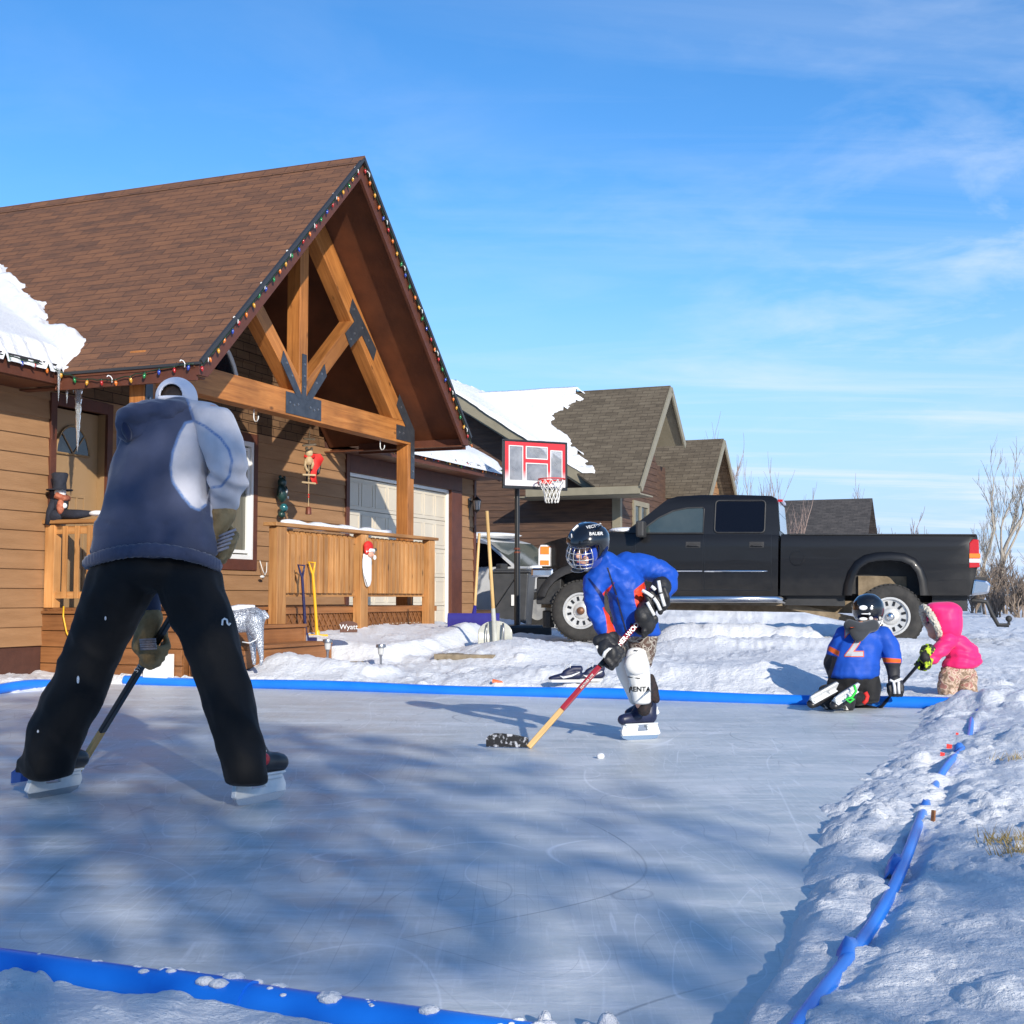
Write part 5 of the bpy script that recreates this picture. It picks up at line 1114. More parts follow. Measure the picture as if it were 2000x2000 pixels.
# lights, bumpers, mirror
part('tail_light', M['redlens'], truck, lambda m: (m.prism([T(1890, 1060), T(1897, 1053), T(1908, 1054), T(1911, 1108), T(1890, 1109)][::-1], 1, .0, .12)), bevel=.01)
a_, b_ = T(1890, 1081), T(1911, 1090); part('indicator', M['amber'], truck, lambda m: m.box(a_[0], b_[0]+.006, -.006, .1, b_[1], a_[1]), bevel=.004)
a2, b2 = T(1890, 1091), T(1911, 1099); part('reversing_light', M['clearlens'], truck, lambda m: m.box(a2[0], b2[0]+.006, -.006, .1, b2[1], a2[1]), bevel=.004)
x0, z0 = T(1894, 1130); x1, z1 = T(1930, 1164)
part('rear_bumper', M['chrome'], truck, lambda m: (m.prism([(x0, z1-.0), (x1, z1+.03), (x1+.03, z1+.16), (x1-.03, z0-.02), (x0+.04, z0-.0)][::-1], 1, .02, Wt-.02),), bevel=.03)
part('bumper_top', M['blackplastic'], truck, lambda m: m.box(x0+.05, x1-.02, .05, Wt-.05, z0-.015, z0+.02))
part('hitch', M['blackplastic'], truck, lambda m: (m.tube([(x1-.15, .95, z1-.06), (x1+.05, .95, z1-.08), (x1+.12, .95, z1-.25), (x1+.2, .95, z1-.40), (x1+.34, .95, z1-.40)], .03, 8), m.ball((x1+.34, .95, z1-.31), .045), m.tube([(x1+.34, .95, z1-.40), (x1+.34, .95, z1-.31)], .02, 8)), smooth=60)
part('tailgate', M['black'], truck, lambda m: m.box(xr-.03, xr+.005, .12, Wt-.12, T(1905, 1110)[1], zb-.005), bevel=.01)
hl = [T(1048, 1072), T(1052, 1064), T(1064, 1064), T(1071, 1070), T(1071, 1106), T(1048, 1106)]
part('headlight', M['clearlens'], truck, lambda m: m.prism([(x, z) for x, z in hl][::-1], 1, .02, .35), bevel=.01)
for z0_, z1_ in ((1067, 1083), (1094, 1104)):
    p0, p1 = T(1052, z0_), T(1069.5, z1_); part('indicator', M['amber'], truck, lambda m: m.box(p0[0]-.004, p1[0], .012, .33, p1[1], p0[1]), bevel=.012)
p0, p1 = T(1040, 1109), T(1078, 1124)
part('front_bumper', M['chrome'], truck, lambda m: m.box(p0[0]-.05, p1[0], .03, Wt-.03, p1[1]-.03, p0[1]), bevel=.035)
part('front_valance', M['blackplastic'], truck, lambda m: (m.box(p0[0]+.02, p1[0]+.1, .10, Wt-.10, p1[1]-.42, p1[1]-.031), m.tube([(p0[0]+.15, .35, .45), (p0[0]+.15, .35, .2)], .09, 10)), bevel=.02)
part('grille', M['blackplastic'], truck, lambda m: m.box(xf-.02, xf+.03, .4, Wt-.4, T(1050, 1104)[1], T(1050, 1066)[1]), bevel=.01)
part('mirror', M['blackplastic'], truck, lambda m: (m.box(T(1240, 0)[0]-.02, T(1240, 0)[0]+.10, -.26, -.02, T(1, 1046)[1]-.0, T(1, 1018)[1])), bevel=.03)
part('snow', M['snow'], truck, lambda m: (m.ball((T(1205, 0)[0], .5, T(1205, 1035)[1]), (.28, .5, .06)), m.ball((T(1215, 0)[0], 1.1, T(1205, 1033)[1]), (.25, .6, .07))), smooth=180)
part('inner_panel', M['clearlens'], truck, lambda m: m.box(T(1255, 0)[0], T(1275, 0)[0], .30, .32, zb-.1, zb-.02))
def wheel(x, y, name='wheel', big=1.0, hubm=None, face=-1):
    r = .435*big
    w = part('wheel', M['tyre'], truck, lambda m: m.lathe([(.255, -.13), (.30, -.15), (r-.06, -.155), (r-.015, -.13), (r, -.10), (r, .10), (r-.015, .13), (r-.06, .155), (.26, .14)], 48, (0, 0, 0), (0, 1, 0)), smooth=40)
    w.name = 'wheel'; w.location = (x, y, .46)
    def tread(m):
        for k in range(44):
            a = 2*pi*k/44
            for s, d in ((-1, 0), (1, pi/44)):
                c = Vector((cos(a+d)*r, s*.075, sin(a+d)*r)); t = Vector((-sin(a+d), 0, cos(a+d))); m.beam(c-t*.018, c+t*.018, .11, .02, up=(cos(a+d), 0, sin(a+d)))
    part('tyre_tread', M['tyre'], w, tread)
    f = face
    def rimf(m):
        m.lathe([(.262, f*.135), (.262, f*.150), (.235, f*.150), (.222, f*.115), (.12, f*.105), (.105, f*.125), (.07, f*.135), (0, f*.135)], 40, (0, 0, 0), (0, 1, 0)); m.mi = 1
        for k in range(12):
            a = 2*pi*(k+.5)/12; c = Vector((cos(a)*.178, f*.113, sin(a)*.178)); u = Vector((cos(a), 0, sin(a))); m.beam(c-u*.030, c+u*.030, .034, .010, up=(0, 1, 0))
    part('rim', [M['alloy'], M['darkmetal']], w, rimf, smooth=40)
    part('hub', hubm or M['hub'], w, lambda m: m.lathe([(.058, f*.13), (.055, f*.165), (.035, f*.185), (0, f*.19)], 20, (0, 0, 0), (0, 1, 0)), smooth=60)
    return w
wheel(0, .12); wheel(xw2, .12, hubm=M['chrome']); wheel(0, Wt-.12, face=1); wheel(xw2, Wt-.12, face=1); wheel(xw2, .44)
# white minivan
ap = W(1008, 1108, 25.2)
van = thing('minivan', 'white minivan with a snow-covered roof behind the basketball hoop', 'minivan', (ap.x, ap.y, .28), radians(-35))
zv = ap.z-.28
sidep = [(-3.6, .35), (-3.7, .9), (-3.55, 1.3), (-3.3, 1.75), (-2.8, 1.83), (-1.3, 1.80), (-.85, 1.68), (.0, zv), (.75, zv-.12), (.98, zv-.35), (1.0, .4), (.85, .35), (.75, .35), (.72, .52), (.62, .68), (.45, .74), (.28, .68), (.18, .52), (.15, .33), (-2.2, .33), (-2.25, .52), (-2.35, .68), (-2.52, .74), (-2.7, .68), (-2.8, .52), (-2.83, .35)]
def vfn(x, z): return .02+.16*max(0, (z-1.15)/.65)**1.1+(.25*max(0, (x-.4)/.6)**2)
skin('body', M['whitep'], van, sidep, 0, 1.9, np.linspace(.45, 1.75, 9), [.5, .7, .85], vfn)
part('window', M['tintdark'], van, lambda m: m.poly([(x, vfn(x, z)-.006, z) for x, z in ((-1.1, 1.17), (-.12, 1.17), (-.80, 1.62), (-1.1, 1.66))]))
part('window', M['tintdark'], van, lambda m: m.poly([(x, vfn(x, z)-.006, z) for x, z in ((-2.4, 1.17), (-1.2, 1.17), (-1.2, 1.67), (-2.3, 1.68))]))
part('windscreen', M['tint'], van, lambda m: m.poly([(-.03, vfn(0, zv)+.05, zv+.035), (-.03, 1.85-vfn(0, zv), zv+.035), (-.80, 1.85-vfn(-.8, 1.66), 1.672), (-.80, vfn(-.8, 1.66)+.05, 1.672)]))
part('snow', M['snow'], van, lambda m: m.ball((-2.0, .95, 1.82), (1.4, .75, .09), 20, 8), smooth=180)
part('snow', M['snow'], van, lambda m: (m.ball((.18, 1.0, zv+.0), (.28, .8, .07)), m.ball((.35, .6, zv-.05), (.3, .4, .06))), smooth=180)
part('mirror', M['blackplastic'], van, lambda m: (m.box(-.35, -.20, -.20, .03, 1.05, 1.22)), bevel=.03)
for x in (.45, -2.52):
    w = part('wheel', M['tyre'], van, lambda m: m.lathe([(.2, -.09), (.32, -.09), (.34, -.06), (.34, .09), (.2, .09)], 28, (0, 0, 0), (0, 1, 0)), smooth=40); w.location = (x, .14, .34)
    part('rim', M['alloy'], w, lambda m: m.lathe([(.2, -.08), (.18, -.07), (.05, -.085), (0, -.09)], 24, (0, 0, 0), (0, 1, 0)), smooth=40)
part('headlight', M['clearlens'], van, lambda m: m.box(.80, .99, .20, .50, zv-.42, zv-.22), bevel=.03)
# ---------------------------------------------------------------- neighbouring house
NF = Fr(2.46, 30, HF.rz)
nh = thing('house', 'neighbouring brown log-sided house with half snow-covered grey-brown roof', 'house', (NF.x, NF.y, 0), NF.rz)
TA = lambda u, z, o: (-o, u, z); TB = lambda u, z, o: (u, -o, z)
part('wall', M['siding2'], nh, lambda m: (siding(m, lambda u, z, o: (-o, -u, z), -9.5, 0, .2, 3.4, (), .17), siding(m, lambda u, z, o: (-o, -u, z), -9.5, -.35, 3.4, 6.2, (), .17, lambda z: (-(9.45-(z-3.42)/.63), -(.35+(z-3.42)/.63)))))
part('side_wall', M['siding2'], nh, lambda m: (siding(m, TB, 0, 4.2, .2, 3.4, ((1.05, 2.25, 1.6, 3.05),), .17), siding(m, TB, -.2, 4.2, 3.4, 5.9, (), .17, lambda z: (1.62-(5.75-z)/1.0, min(1.62+(5.75-z)/1.0, 3.2)))))
part('wall_core', M['siding2'], nh, lambda m: (m.box(.02, 14, .03, 9.4, .1, 3.35), m.box(.3, 4.1, .02, 5, 3.2, 4.2)))
part('corner_board', M['olive'], nh, lambda m: (m.box(-.04, .10, -.04, .16, .2, 3.25)), bevel=.005)
nw = part('window', M['olive'], nh, lambda m: (m.box(1.0, 1.12, -.06, .02, 1.5, 3.15), m.box(2.18, 2.30, -.06, .02, 1.5, 3.15), m.box(1.12, 2.18, -.06, .02, 3.03, 3.15), m.box(1.12, 2.18, -.06, .02, 1.5, 1.62), m.box(1.56, 1.66, -.055, .02, 1.62, 3.03)))
part('pane', M['tint'], nw, lambda m: m.box(1.12, 2.18, -.02, .01, 1.62, 3.03))
def lin3(a, b_): return a
rX, rZ = 1.62, 5.93      # cross gable ridge
GF = -.80
def nroof(m):
    slab(m, [(-.62, .30, 3.41), (14, .30, 3.41), (14, 4.9, 6.31), (-.62, 4.9, 6.31)], .04)
    slab(m, [(-.62, 4.9, 6.31), (14, 4.9, 6.31), (14, 9.6, 3.35), (-.62, 9.6, 3.35)], .04)
    slab(m, [(-1.0, GF, 3.33), (rX, GF, rZ), (rX, 5.5, rZ), (-1.0, 5.5, 3.33)][::-1] if False else [(-1.0, GF, 3.33), (rX, GF, rZ), (rX, 4.4, rZ), (-1.0, .25, 3.33)], .04)
    slab(m, [(rX, GF, rZ), (2.85, GF, 4.68), (2.85, 4.4, 4.68), (rX, 4.4, rZ)], .04)
    slab(m, [(4.05, -1.15, 3.45), (5.75, -1.15, 5.10), (5.75, 5, 5.10), (4.05, 5, 3.45)], .04)
    slab(m, [(5.75, -1.15, 5.10), (7.4, -1.15, 3.50), (7.4, 5, 3.50), (5.75, 5, 5.10)], .04)
part('roof', M['roof2'], nh, nroof)
for bs_ in ([((-.64, .25, 3.28), (-.64, 4.9, 6.20), .04, .24), ((-.60, .30, 3.17), (-.60, 4.9, 6.09), .03, .10)],
    [((-1.03, GF-.02, 3.235), (rX, GF-.02, rZ-.10), .04, .17), ((rX, GF-.02, rZ-.10), (2.88, GF-.02, 4.60), .04, .17), ((-1.02, GF, 3.22), (-1.02, 1.9, 3.22), .04, .17)],
    [((4.02, -1.17, 3.36), (5.75, -1.17, 5.0), .04, .15), ((5.75, -1.17, 5.0), (7.42, -1.17, 3.40), .04, .15)]):
    part('fascia', M['olive'], nh, lambda m: [m.beam(p, q, w, h) for p, q, w, h in bs_])
part('soffit', M['olive'], nh, lambda m: (slab(m, [(-1.0, GF, 3.27), (rX, GF, rZ-.05), (rX, 0, rZ-.05), (-1.0, 0, 3.27)], .02), slab(m, [(rX, GF, rZ-.05), (2.85, GF, 4.63), (2.85, 0, 4.63), (rX, 0, rZ-.05)], .02), m.box(-1.0, 0, .0, 2.2, 3.12, 3.15), m.box(-1.0, .0, GF, 0, 3.12, 3.15)))
part('gable_wall', M['siding'], nh, lambda m: (siding(m, lambda u, z, o: (u, -.70-o, z), 4.3, 7.2, .3, 4.9, (), .17, lambda z: (max(4.3, 5.75-(5.0-z)/.97), min(7.2, 5.75+(5.0-z)/.97))), m.box(4.31, 7.19, -.69, 1, .1, 3.45)))
crossz = lambda x: np.where(x < rX, 3.33+(rZ-3.33)/(rX+1.0)*(x+1.0), -9)
zn = lambda x, y: np.maximum(3.41+.6304*(y-.30), crossz(x))
bp_ = [planehit(x, y, NF, (-1.0, 0, 3.33), (-(rZ-3.33)/(rX+1.0), 0, 1)) for x, y in ((1128, 768), (1137, 780), (1112, 793), (1102, 803), (1078, 812), (1083, 828), (1100, 848), (1122, 872), (1138, 892), (1148, 905), (1172, 906), (1164, 922), (1160, 940))]
npoly = [(-.9, 4.85), (3.6, 4.85)]+[(rX-.02, bp_[0][1])]+[(p[0], p[1]) for p in bp_]+[(-.70, .15)]
roof_snow('roof_snow', nh, NF, zn, lambda x, y: polysd(x, y, npoly)+.05*fbm(x*2, y*3, 3, 13)+.22*(_hash(np.floor(x/.10), np.floor(x/.10), 5)-.5), -.72, 3.6, -.6, 4.9, .035, .14, seed=9)
roof_snow('roof_snow', nh, NF, lambda x, y: 3.41+.6304*(y-.30), lambda x, y: polysd(x, y, [(2.6, 2.0), (13.9, .3), (13.9, 4.95), (2.6, 4.95)]), 2.6, 13.9, .3, 4.95, .12, .12, seed=11)
# far dark-roofed house
fo = W(1600, 1180, 58); fh = thing('house', 'distant low house with plain dark roof and reddish gable beyond the pickup', 'house', (fo.x, fo.y, 0), HF.rz)
fl = Fr(fo.x, fo.y, HF.rz); e1 = fl.h(1704, 973, 0, 0.0); e2 = fl.h(1470, 978, 0, 0.0); zr_ = e1.z
def fr_(m):
    slab(m, [(-3.2, e1.y, zr_-2.9), (0, e1.y, zr_), (0, e2.y+2, zr_), (-3.2, e2.y+2, zr_-2.9)], .08); slab(m, [(0, e1.y, zr_), (3.2, e1.y, zr_-2.9), (3.2, e2.y+2, zr_-2.9), (0, e2.y+2, zr_)], .08)
part('roof', M['roof3'], fh, fr_)
M['redsiding'] = mat('red_brown_siding', (.16,.055,.03), (.2,.07,.04), scale=3, rough=.8)
part('wall', M['redsiding'], fh, lambda m: (m.prism([(-2.7, -.2), (2.7, -.2), (2.7, zr_-2.55), (0, zr_-.12), (-2.7, zr_-2.55)], 1, e1.y+.4, e2.y+1.5)))
# ---------------------------------------------------------------- bare trees and shrubs
M['bark'] = mat('pale_bark', (.27,.23,.18), (.42,.37,.30), scale=6, rough=.9)
M['barkr'] = mat('reddish_twigs', (.24,.17,.145), (.36,.27,.23), scale=6, rough=.9)
M['barkd'] = mat('brown_twigs', (.19,.145,.11), (.30,.235,.18), scale=6, rough=.9)
def bare_tree(name, label, base, height, spread, seed, mt, group=None, depth=5, forks=3, r0=.10, rmin=.012, up=.35, stems=1, cat='tree', trunkfrac=.28, taper=.62):
    R = random.Random(seed); o = thing(name, label, cat, tuple(base), 0, group); tr = MB(); cr = MB()
    def grow(p, d, L_, r, k):
        n = 4; pts = [p]; dd = d.copy()
        for i in range(n):
            dd = (dd+Vector((R.uniform(-1, 1), R.uniform(-1, 1), R.uniform(-.5, .8)))*.10+Vector((0, 0, up*.08))).normalized(); pts.append(pts[-1]+dd*L_/n)
        r1_ = max(r*taper, rmin*.6); (tr if k <= 1 else cr).tube(pts, [r+(r1_-r)*i/n for i in range(n+1)], 7 if k < 2 else (4 if k < 4 else 3), cap=False)
        if k >= depth: return
        nb = forks
        for b in range(nb+(1 if R.random() < .7 else 0)):
            t = R.uniform(.35, 1) if b >= 1 else 1.0; i = min(n, int(t*n)); q = pts[i]
            s = Vector((R.uniform(-1, 1), R.uniform(-1, 1), R.uniform(-.15, .5))).normalized(); nd = (dd*(1.0 if b else 1.6)+s*spread+Vector((0, 0, up))).normalized()
            grow(q, nd, L_*R.uniform(.58, .82)*(1.05 if b == 0 else .9), max(r*(.62 if b == 0 else .45), rmin), k+1)
    for s_ in range(stems):
        a = R.uniform(0, 6.28); d = Vector((cos(a)*.16*(stems > 1), sin(a)*.16*(stems > 1), 1)).normalized(); grow(Vector((cos(a)*.1*(stems > 1), sin(a)*.1*(stems > 1), -.1)), d, height*trunkfrac*R.uniform(.85, 1.1), r0, 0)
    # scale to the wanted height
    zmax = max(v[2] for v in cr.v+tr.v); k = height/zmax
    tr.v = [(v[0]*k, v[1]*k, v[2]*k) for v in tr.v]; cr.v = [(v[0]*k, v[1]*k, v[2]*k) for v in cr.v]
    tr.build('trunk', mt, o, smooth=180); cr.build('crown', mt, o); return o
def tb(px, pybot, Y): p = W(px, pybot, Y); p.z = th(p.x, p.y)-.05; return p
hgt = lambda py, Y: CH+(1167-py)*Y/F-.25
bare_tree('bare_tree', 'tall leafless tree at the right edge of the snowfield, left of its twin', tb(1912, 1190, 50), hgt(850, 50), .62, 5, M['bark'], 'pair of leafless trees at the right edge', r0=.085, rmin=.007, depth=6, up=.40, trunkfrac=.26, forks=2)
bare_tree('bare_tree', 'tall leafless tree at the right edge of the photo with spreading crown', tb(1952, 1190, 53), hgt(858, 53), .66, 12, M['bark'], 'pair of leafless trees at the right edge', r0=.095, rmin=.007, depth=6, up=.40, trunkfrac=.26, forks=2)
for px, top, Y, sd_, lab in ((1398, 812, 41, 3, 'thin bare tree rising closest to the neighbouring gables'), (1445, 838, 40, 8, 'bare tree with upright reddish branches above the pickup cab'), (1500, 880, 43, 15, 'smaller bare tree over the rear corner of the pickup cab'), (1556, 925, 47, 31, 'low bare sapling between the cab and the dark-roofed house')):
    bare_tree('bare_tree', lab, tb(px, 1190, Y), hgt(top, Y), .5, sd_, M['barkr'], 'bare young trees behind the pickup', r0=.05, rmin=.007, depth=4, up=.6, stems=3, trunkfrac=.32)
for px, top, Y, sd_, lab in ((1655, 925, 75, 4, 'narrow bare tree top poking over the dark roof'), (1765, 988, 62, 9, 'small bare tree above the truck bed'), (1732, 1018, 60, 19, 'low bare tree just left of the one above the truck bed')):
    bare_tree('bare_tree', lab, tb(px, 1190, Y), hgt(top, Y), .5, sd_, M['barkr'], 'small bare trees on the horizon', r0=.06, rmin=.011, depth=4, up=.5, stems=2)
for k, (px, top, Y, w) in enumerate(((1930, 1080, 44, .9), (1968, 1062, 46, .9), (2010, 1085, 43, .9), (1990, 1110, 38, .8), (1945, 1135, 39, .7), (2040, 1070, 47, .9), (1900, 1130, 48, .7))):
    bare_tree('bare_shrub', ['brown bare shrub just right of the truck bumper', 'tallest brown bare shrub under the leafless twins', 'brown bare shrub at the very edge of the photo', 'low brown shrub in front of the thicket at the right edge', 'low twiggy shrub nearest the tow hitch', 'brown bare shrub beyond the right edge of the thicket', 'small distant shrub peeking over the rear bumper'][k], tb(px, 1192, Y), hgt(top, Y), w, 40+k, M['barkd'], 'brown thicket at the right edge', r0=.035, rmin=.010, depth=4, forks=3, up=.25, stems=5, cat='shrub', trunkfrac=.35)
for k, (px, Y) in enumerate(((1420, 27), (1462, 27.5))):
    bare_tree('bare_shrub', ['low brown brush seen under the middle of the pickup', 'low brown brush seen under the pickup, nearer its rear'][k], tb(px, 1200, Y), .65, .9, 60+k, M['barkd'], 'brush seen under the pickup', r0=.012, rmin=.006, depth=3, forks=3, up=.3, stems=9, cat='shrub')
# trees behind the viewer: they throw the dappled shade on the near half of the ice
M['leafd'] = mat('dry_leaves', (.07,.045,.02), (.12,.08,.04), scale=4, rough=.9)
def shade_tree(label, x, y, H_, R_, seed, n, zlow, prof):
    g = th(x, y); o = bare_tree('shade_tree', label, (x, y, g-.1), H_, .75, seed, M['barkd'], 'trees behind the viewer', r0=.22, rmin=.012, depth=5, forks=3, trunkfrac=.30)
    R = random.Random(seed); m = MB(); cnt = 0
    while cnt < n:
        u = R.uniform(-1, 1); v = R.uniform(-1, 1); z = R.uniform(zlow, H_)
        w = prof((z-zlow)/(H_-zlow))
        if u*u+v*v > w*w: continue
        p = Vector((u*R_, v*R_, z))
        if noise.noise(p*.55+Vector((seed, 0, 0)))+.45*noise.noise(p*1.6+Vector((0, seed, 0))) < -.10: continue
        a = Vector((R.uniform(-1, 1), R.uniform(-1, 1), R.uniform(-1, 1))).normalized(); b = a.orthogonal().normalized(); s_ = R.uniform(.05, .13); m.quad(p-a*s_, p-b*s_*.6, p+a*s_, p+b*s_*.6); cnt += 1
    m.build('foliage', M['leafd'], o); return o
pr = lambda f: max(0, sin(pi*min(1, .12+f*.88)))**.6
shade_tree('broad leafy tree standing behind the viewer', 2.8, -12.0, 9.8, 4.8, 3, 9500, 3.0, pr)
shade_tree('narrow low tree behind the viewer, right of the broad one', 7.2, -12.0, 7.8, 1.8, 5, 1000, 1.6, lambda f: 1 if f < .75 else max(0, (1-f)/.25)**.5)
shade_tree('second tree behind the viewer, off to the left', -3.2, -9.5, 8.0, 4.2, 8, 5600, 2.2, pr)
# ---------------------------------------------------------------- small things on the snow
M['orange'] = mat('orange_plastic', (.75,.14,.03), rough=.5)
c = hit(968, 1336, .0); m = MB(); m.add([(-.05, 0, 0), (.11, .02, 0), (.09, .05, .02), (-.04, .05, .05), (-.05, 0, .03), (.10, .02, .012)], [(0, 1, 5, 4), (4, 5, 2, 3), (0, 4, 3), (1, 2, 5)]); q = m.build('orange_scrap', M['orange'], None); q.location = c; q.scale = (.6,)*3; tag(q, 'small orange plastic scrap on the snow just behind the far blue pipe', 'scrap')
for k, (px, py, z) in enumerate(((1853, 1463, .12), (1840, 1478, .10), (1869, 1437, .10))):
    c = hit(px, py); m = MB(); m.mi = 0; R = random.Random(k); m.add([(-.03, 0, 0), (.04, .0, .005), (.05, .01, .05), (-.02, .015, .06), (.01, .04, .03)], [(0, 1, 2, 3), (1, 4, 2), (0, 3, 4), (3, 2, 4)]); q = m.build('marker_flag', M['red'], None); q.location = c; q.scale = (.42-.10*k,)*3; tag(q, ['largest red plastic flag at the far right snowbank', 'small red plastic bit on the edge of the right snowbank below the big one', 'farthest small red plastic bit by the right snowbank'][k], 'flag', 'red markers in the right snowbank')
c = hit(1820, 1606); o = MB(); o.beam((0, 0, -.08), (.015, .01, .06), .022, .014); q = o.build('wooden_stake', M['deck'], None); q.location = c; q.scale = (.6,)*3; tag(q, 'small wooden stake poking out of the snow on the right', 'stake')
c = gnd(1173, 1477, .012); m = MB(); m.ball((0, 0, 0), (.022, .02, .018), 12, 8); q = m.build('snow_chunk', M['snow'], None, smooth=180); q.location = c; tag(q, 'small white snow chunk lying on the ice in front of the skating child', 'snow chunk')
M['grass'] = mat('dry_grass', (.22,.16,.06), (.34,.26,.11), scale=5, rough=.9)
def tuft(px, py, z, n, r, label, seed):
    c = gnd(px, py, z); c.z = th(c.x, c.y); R = random.Random(seed); m = MB()
    for k in range(n):
        x, y = R.gauss(0, r), R.gauss(0, r*.6); h = R.uniform(.01, .05); dx, dy = R.uniform(-.04, .04), R.uniform(-.04, .04); m.add([(x, y, -.01), (x+.004, y, -.01), (x+dx, y+dy, h)], [(0, 1, 2)])
    q = m.build('grass', M['grass'], None); q.location = c; tag(q, kind='stuff', label=label)
tuft(1985, 1672, .06, 110, .06, 'dry grass showing through the snow at the right edge', 1); tuft(1990, 1492, .08, 60, .05, 'dry grass at the right edge further back', 2); tuft(1999, 1696, .06, 100, .05, 'dry grass', 3)
# ---------------------------------------------------------------- people: shared helpers
def fabric(name, c0, c1=None, c2=None, rough=.85, bscale=220, bump=.25, var=.12, w=1.2, sheen=.3):
    """cloth whose panels come from vertex attributes sd (>0: c1) and pd (>0: c2)"""
    m = bpy.data.materials.new(name); m.use_nodes = True; t = m.node_tree; n = t.nodes; l = t.links; b = n['Principled BSDF']
    cur = None
    col = n.new('ShaderNodeRGB'); col.outputs[0].default_value = (*c0, 1); cur = col.outputs[0]
    for an, c in (('sd', c1), ('pd', c2)):
        if c is None: continue
        a = n.new('ShaderNodeAttribute'); a.attribute_name = an; r = n.new('ShaderNodeMapRange'); r.inputs[1].default_value = -w; r.inputs[2].default_value = w; l.new(a.outputs['Fac'], r.inputs[0])
        mx = n.new('ShaderNodeMix'); mx.data_type = 'RGBA'; l.new(r.outputs[0], mx.inputs[0]); l.new(cur, mx.inputs[6]); mx.inputs[7].default_value = (*c, 1); cur = mx.outputs[2]
    tc = n.new('ShaderNodeTexCoord'); no = n.new('ShaderNodeTexNoise'); no.inputs['Scale'].default_value = 7; no.inputs['Detail'].default_value = 5; l.new(tc.outputs['Object'], no.inputs[0])
    r = n.new('ShaderNodeMapRange'); r.inputs[1].default_value = .3; r.inputs[2].default_value = .7; r.inputs[3].default_value = 1-var; r.inputs[4].default_value = 1+var; l.new(no.outputs[0], r.inputs[0])
    mu = n.new('ShaderNodeMix'); mu.data_type = 'RGBA'; mu.blend_type = 'MULTIPLY'; mu.inputs[0].default_value = 1; l.new(cur, mu.inputs[6]); l.new(r.outputs[0], mu.inputs[7]); l.new(mu.outputs[2], b.inputs['Base Color'])
    b.inputs['Roughness'].default_value = rough; b.inputs['Sheen Weight'].default_value = sheen; b.inputs['Specular IOR Level'].default_value = .25
    nb = n.new('ShaderNodeTexNoise'); nb.inputs['Scale'].default_value = bscale; l.new(tc.outputs['Object'], nb.inputs[0]); bp = n.new('ShaderNodeBump'); bp.inputs['Strength'].default_value = bump; bp.inputs['Distance'].default_value = .003; l.new(nb.outputs[0], bp.inputs['Height']); l.new(bp.outputs[0], b.inputs['Normal'])
    return m
def camo(name, cols, scale):
    m = bpy.data.materials.new(name); m.use_nodes = True; t = m.node_tree; n = t.nodes; l = t.links; b = n['Principled BSDF']
    tc = n.new('ShaderNodeTexCoord'); no = n.new('ShaderNodeTexNoise'); no.inputs['Scale'].default_value = scale; no.inputs['Detail'].default_value = 2; no.inputs['Distortion'].default_value = 1.2; l.new(tc.outputs['Object'], no.inputs[0])
    r = n.new('ShaderNodeValToRGB'); r.color_ramp.interpolation = 'CONSTANT'; e = r.color_ramp.elements; e[0].position = 0; e[0].color = (*cols[0], 1); e[1].position = .44; e[1].color = (*cols[1], 1)
    for p, c in zip((.51, .58), cols[2:]): q = e.new(p); q.color = (*c, 1)
    l.new(no.outputs[0], r.inputs[0]); l.new(r.outputs[0], b.inputs['Base Color']); b.inputs['Roughness'].default_value = .85; return m
def sdpx(poly): return lambda vs: (lambda P: polysd(P[:, 0], P[:, 1], poly))(np.array([proj(v) for v in vs]))
def linepx(lines, w):
    def f(vs):
        P = np.array([proj(v) for v in vs]); d = np.full(len(P), 1e9)
        for ln in lines:
            for (ax, ay), (bx, by) in zip(ln, ln[1:]):
                ex, ey = bx-ax, by-ay; t = np.clip(((P[:, 0]-ax)*ex+(P[:, 1]-ay)*ey)/(ex*ex+ey*ey+1e-9), 0, 1)
                d = np.minimum(d, np.hypot(P[:, 0]-ax-ex*t, P[:, 1]-ay-ey*t))
        return w-d
    return f
def mx(*fs): return lambda vs: np.maximum.reduce([f(vs) for f in fs])
def PC(base, lst):
    """[(px, py, dy, rx[, ry, rz])] -> chain points at depth base+dy"""
    out = []
    for q in lst:
        p = W(q[0], q[1], base+q[2]); r = q[3:] if len(q) == 6 else (q[3],)*3; out.append((*p, *r))
    return out
def folds(amp, s=9, st=(1, 1, 1), o=0, ridge=0):
    def f(p):
        q = Vector((p[0]*st[0], p[1]*st[1], p[2]*st[2])); a = noise.noise(q*s+Vector((o, o, o))); b = noise.noise(q*s*2.3+Vector((o+5, o, o)))
        if ridge: a = 1-2*abs(a)
        return amp*(a+.45*b)
    return f
def conform(o, target, d, off=.004):
    cam_o = Vector((0, 0, CH))
    from mathutils.bvhtree import BVHTree
    dg = bpy.context.evaluated_depsgraph_get(); bpy.context.view_layer.update(); mw = o.matrix_world.copy(); tw = target.matrix_world
    me = target.data; bv = BVHTree.FromPolygons([tw @ v.co for v in me.vertices], [p.vertices[:] for p in me.polygons])
    bm = bmesh.new(); bm.from_mesh(o.data); bmesh.ops.triangulate(bm, faces=bm.faces); bmesh.ops.subdivide_edges(bm, edges=[e for e in bm.edges if e.calc_length() > .03], cuts=2); bm.to_mesh(o.data); bm.free()
    iv = mw.inverted()
    for v in o.data.vertices:
        p = mw @ v.co; d = (p-cam_o).normalized(); h = bv.ray_cast(cam_o+d*1.0, d)
        if h[0] is not None: v.co = iv @ (h[0]-d*off)
def person(label, base):
    o = thing('person', label, 'person', tuple(base)); return o
def reloc(root):
    """children were modelled in world space: give them the inverse of the empty's place"""
    for c in root.children: c.location = Vector(c.location)-root.location
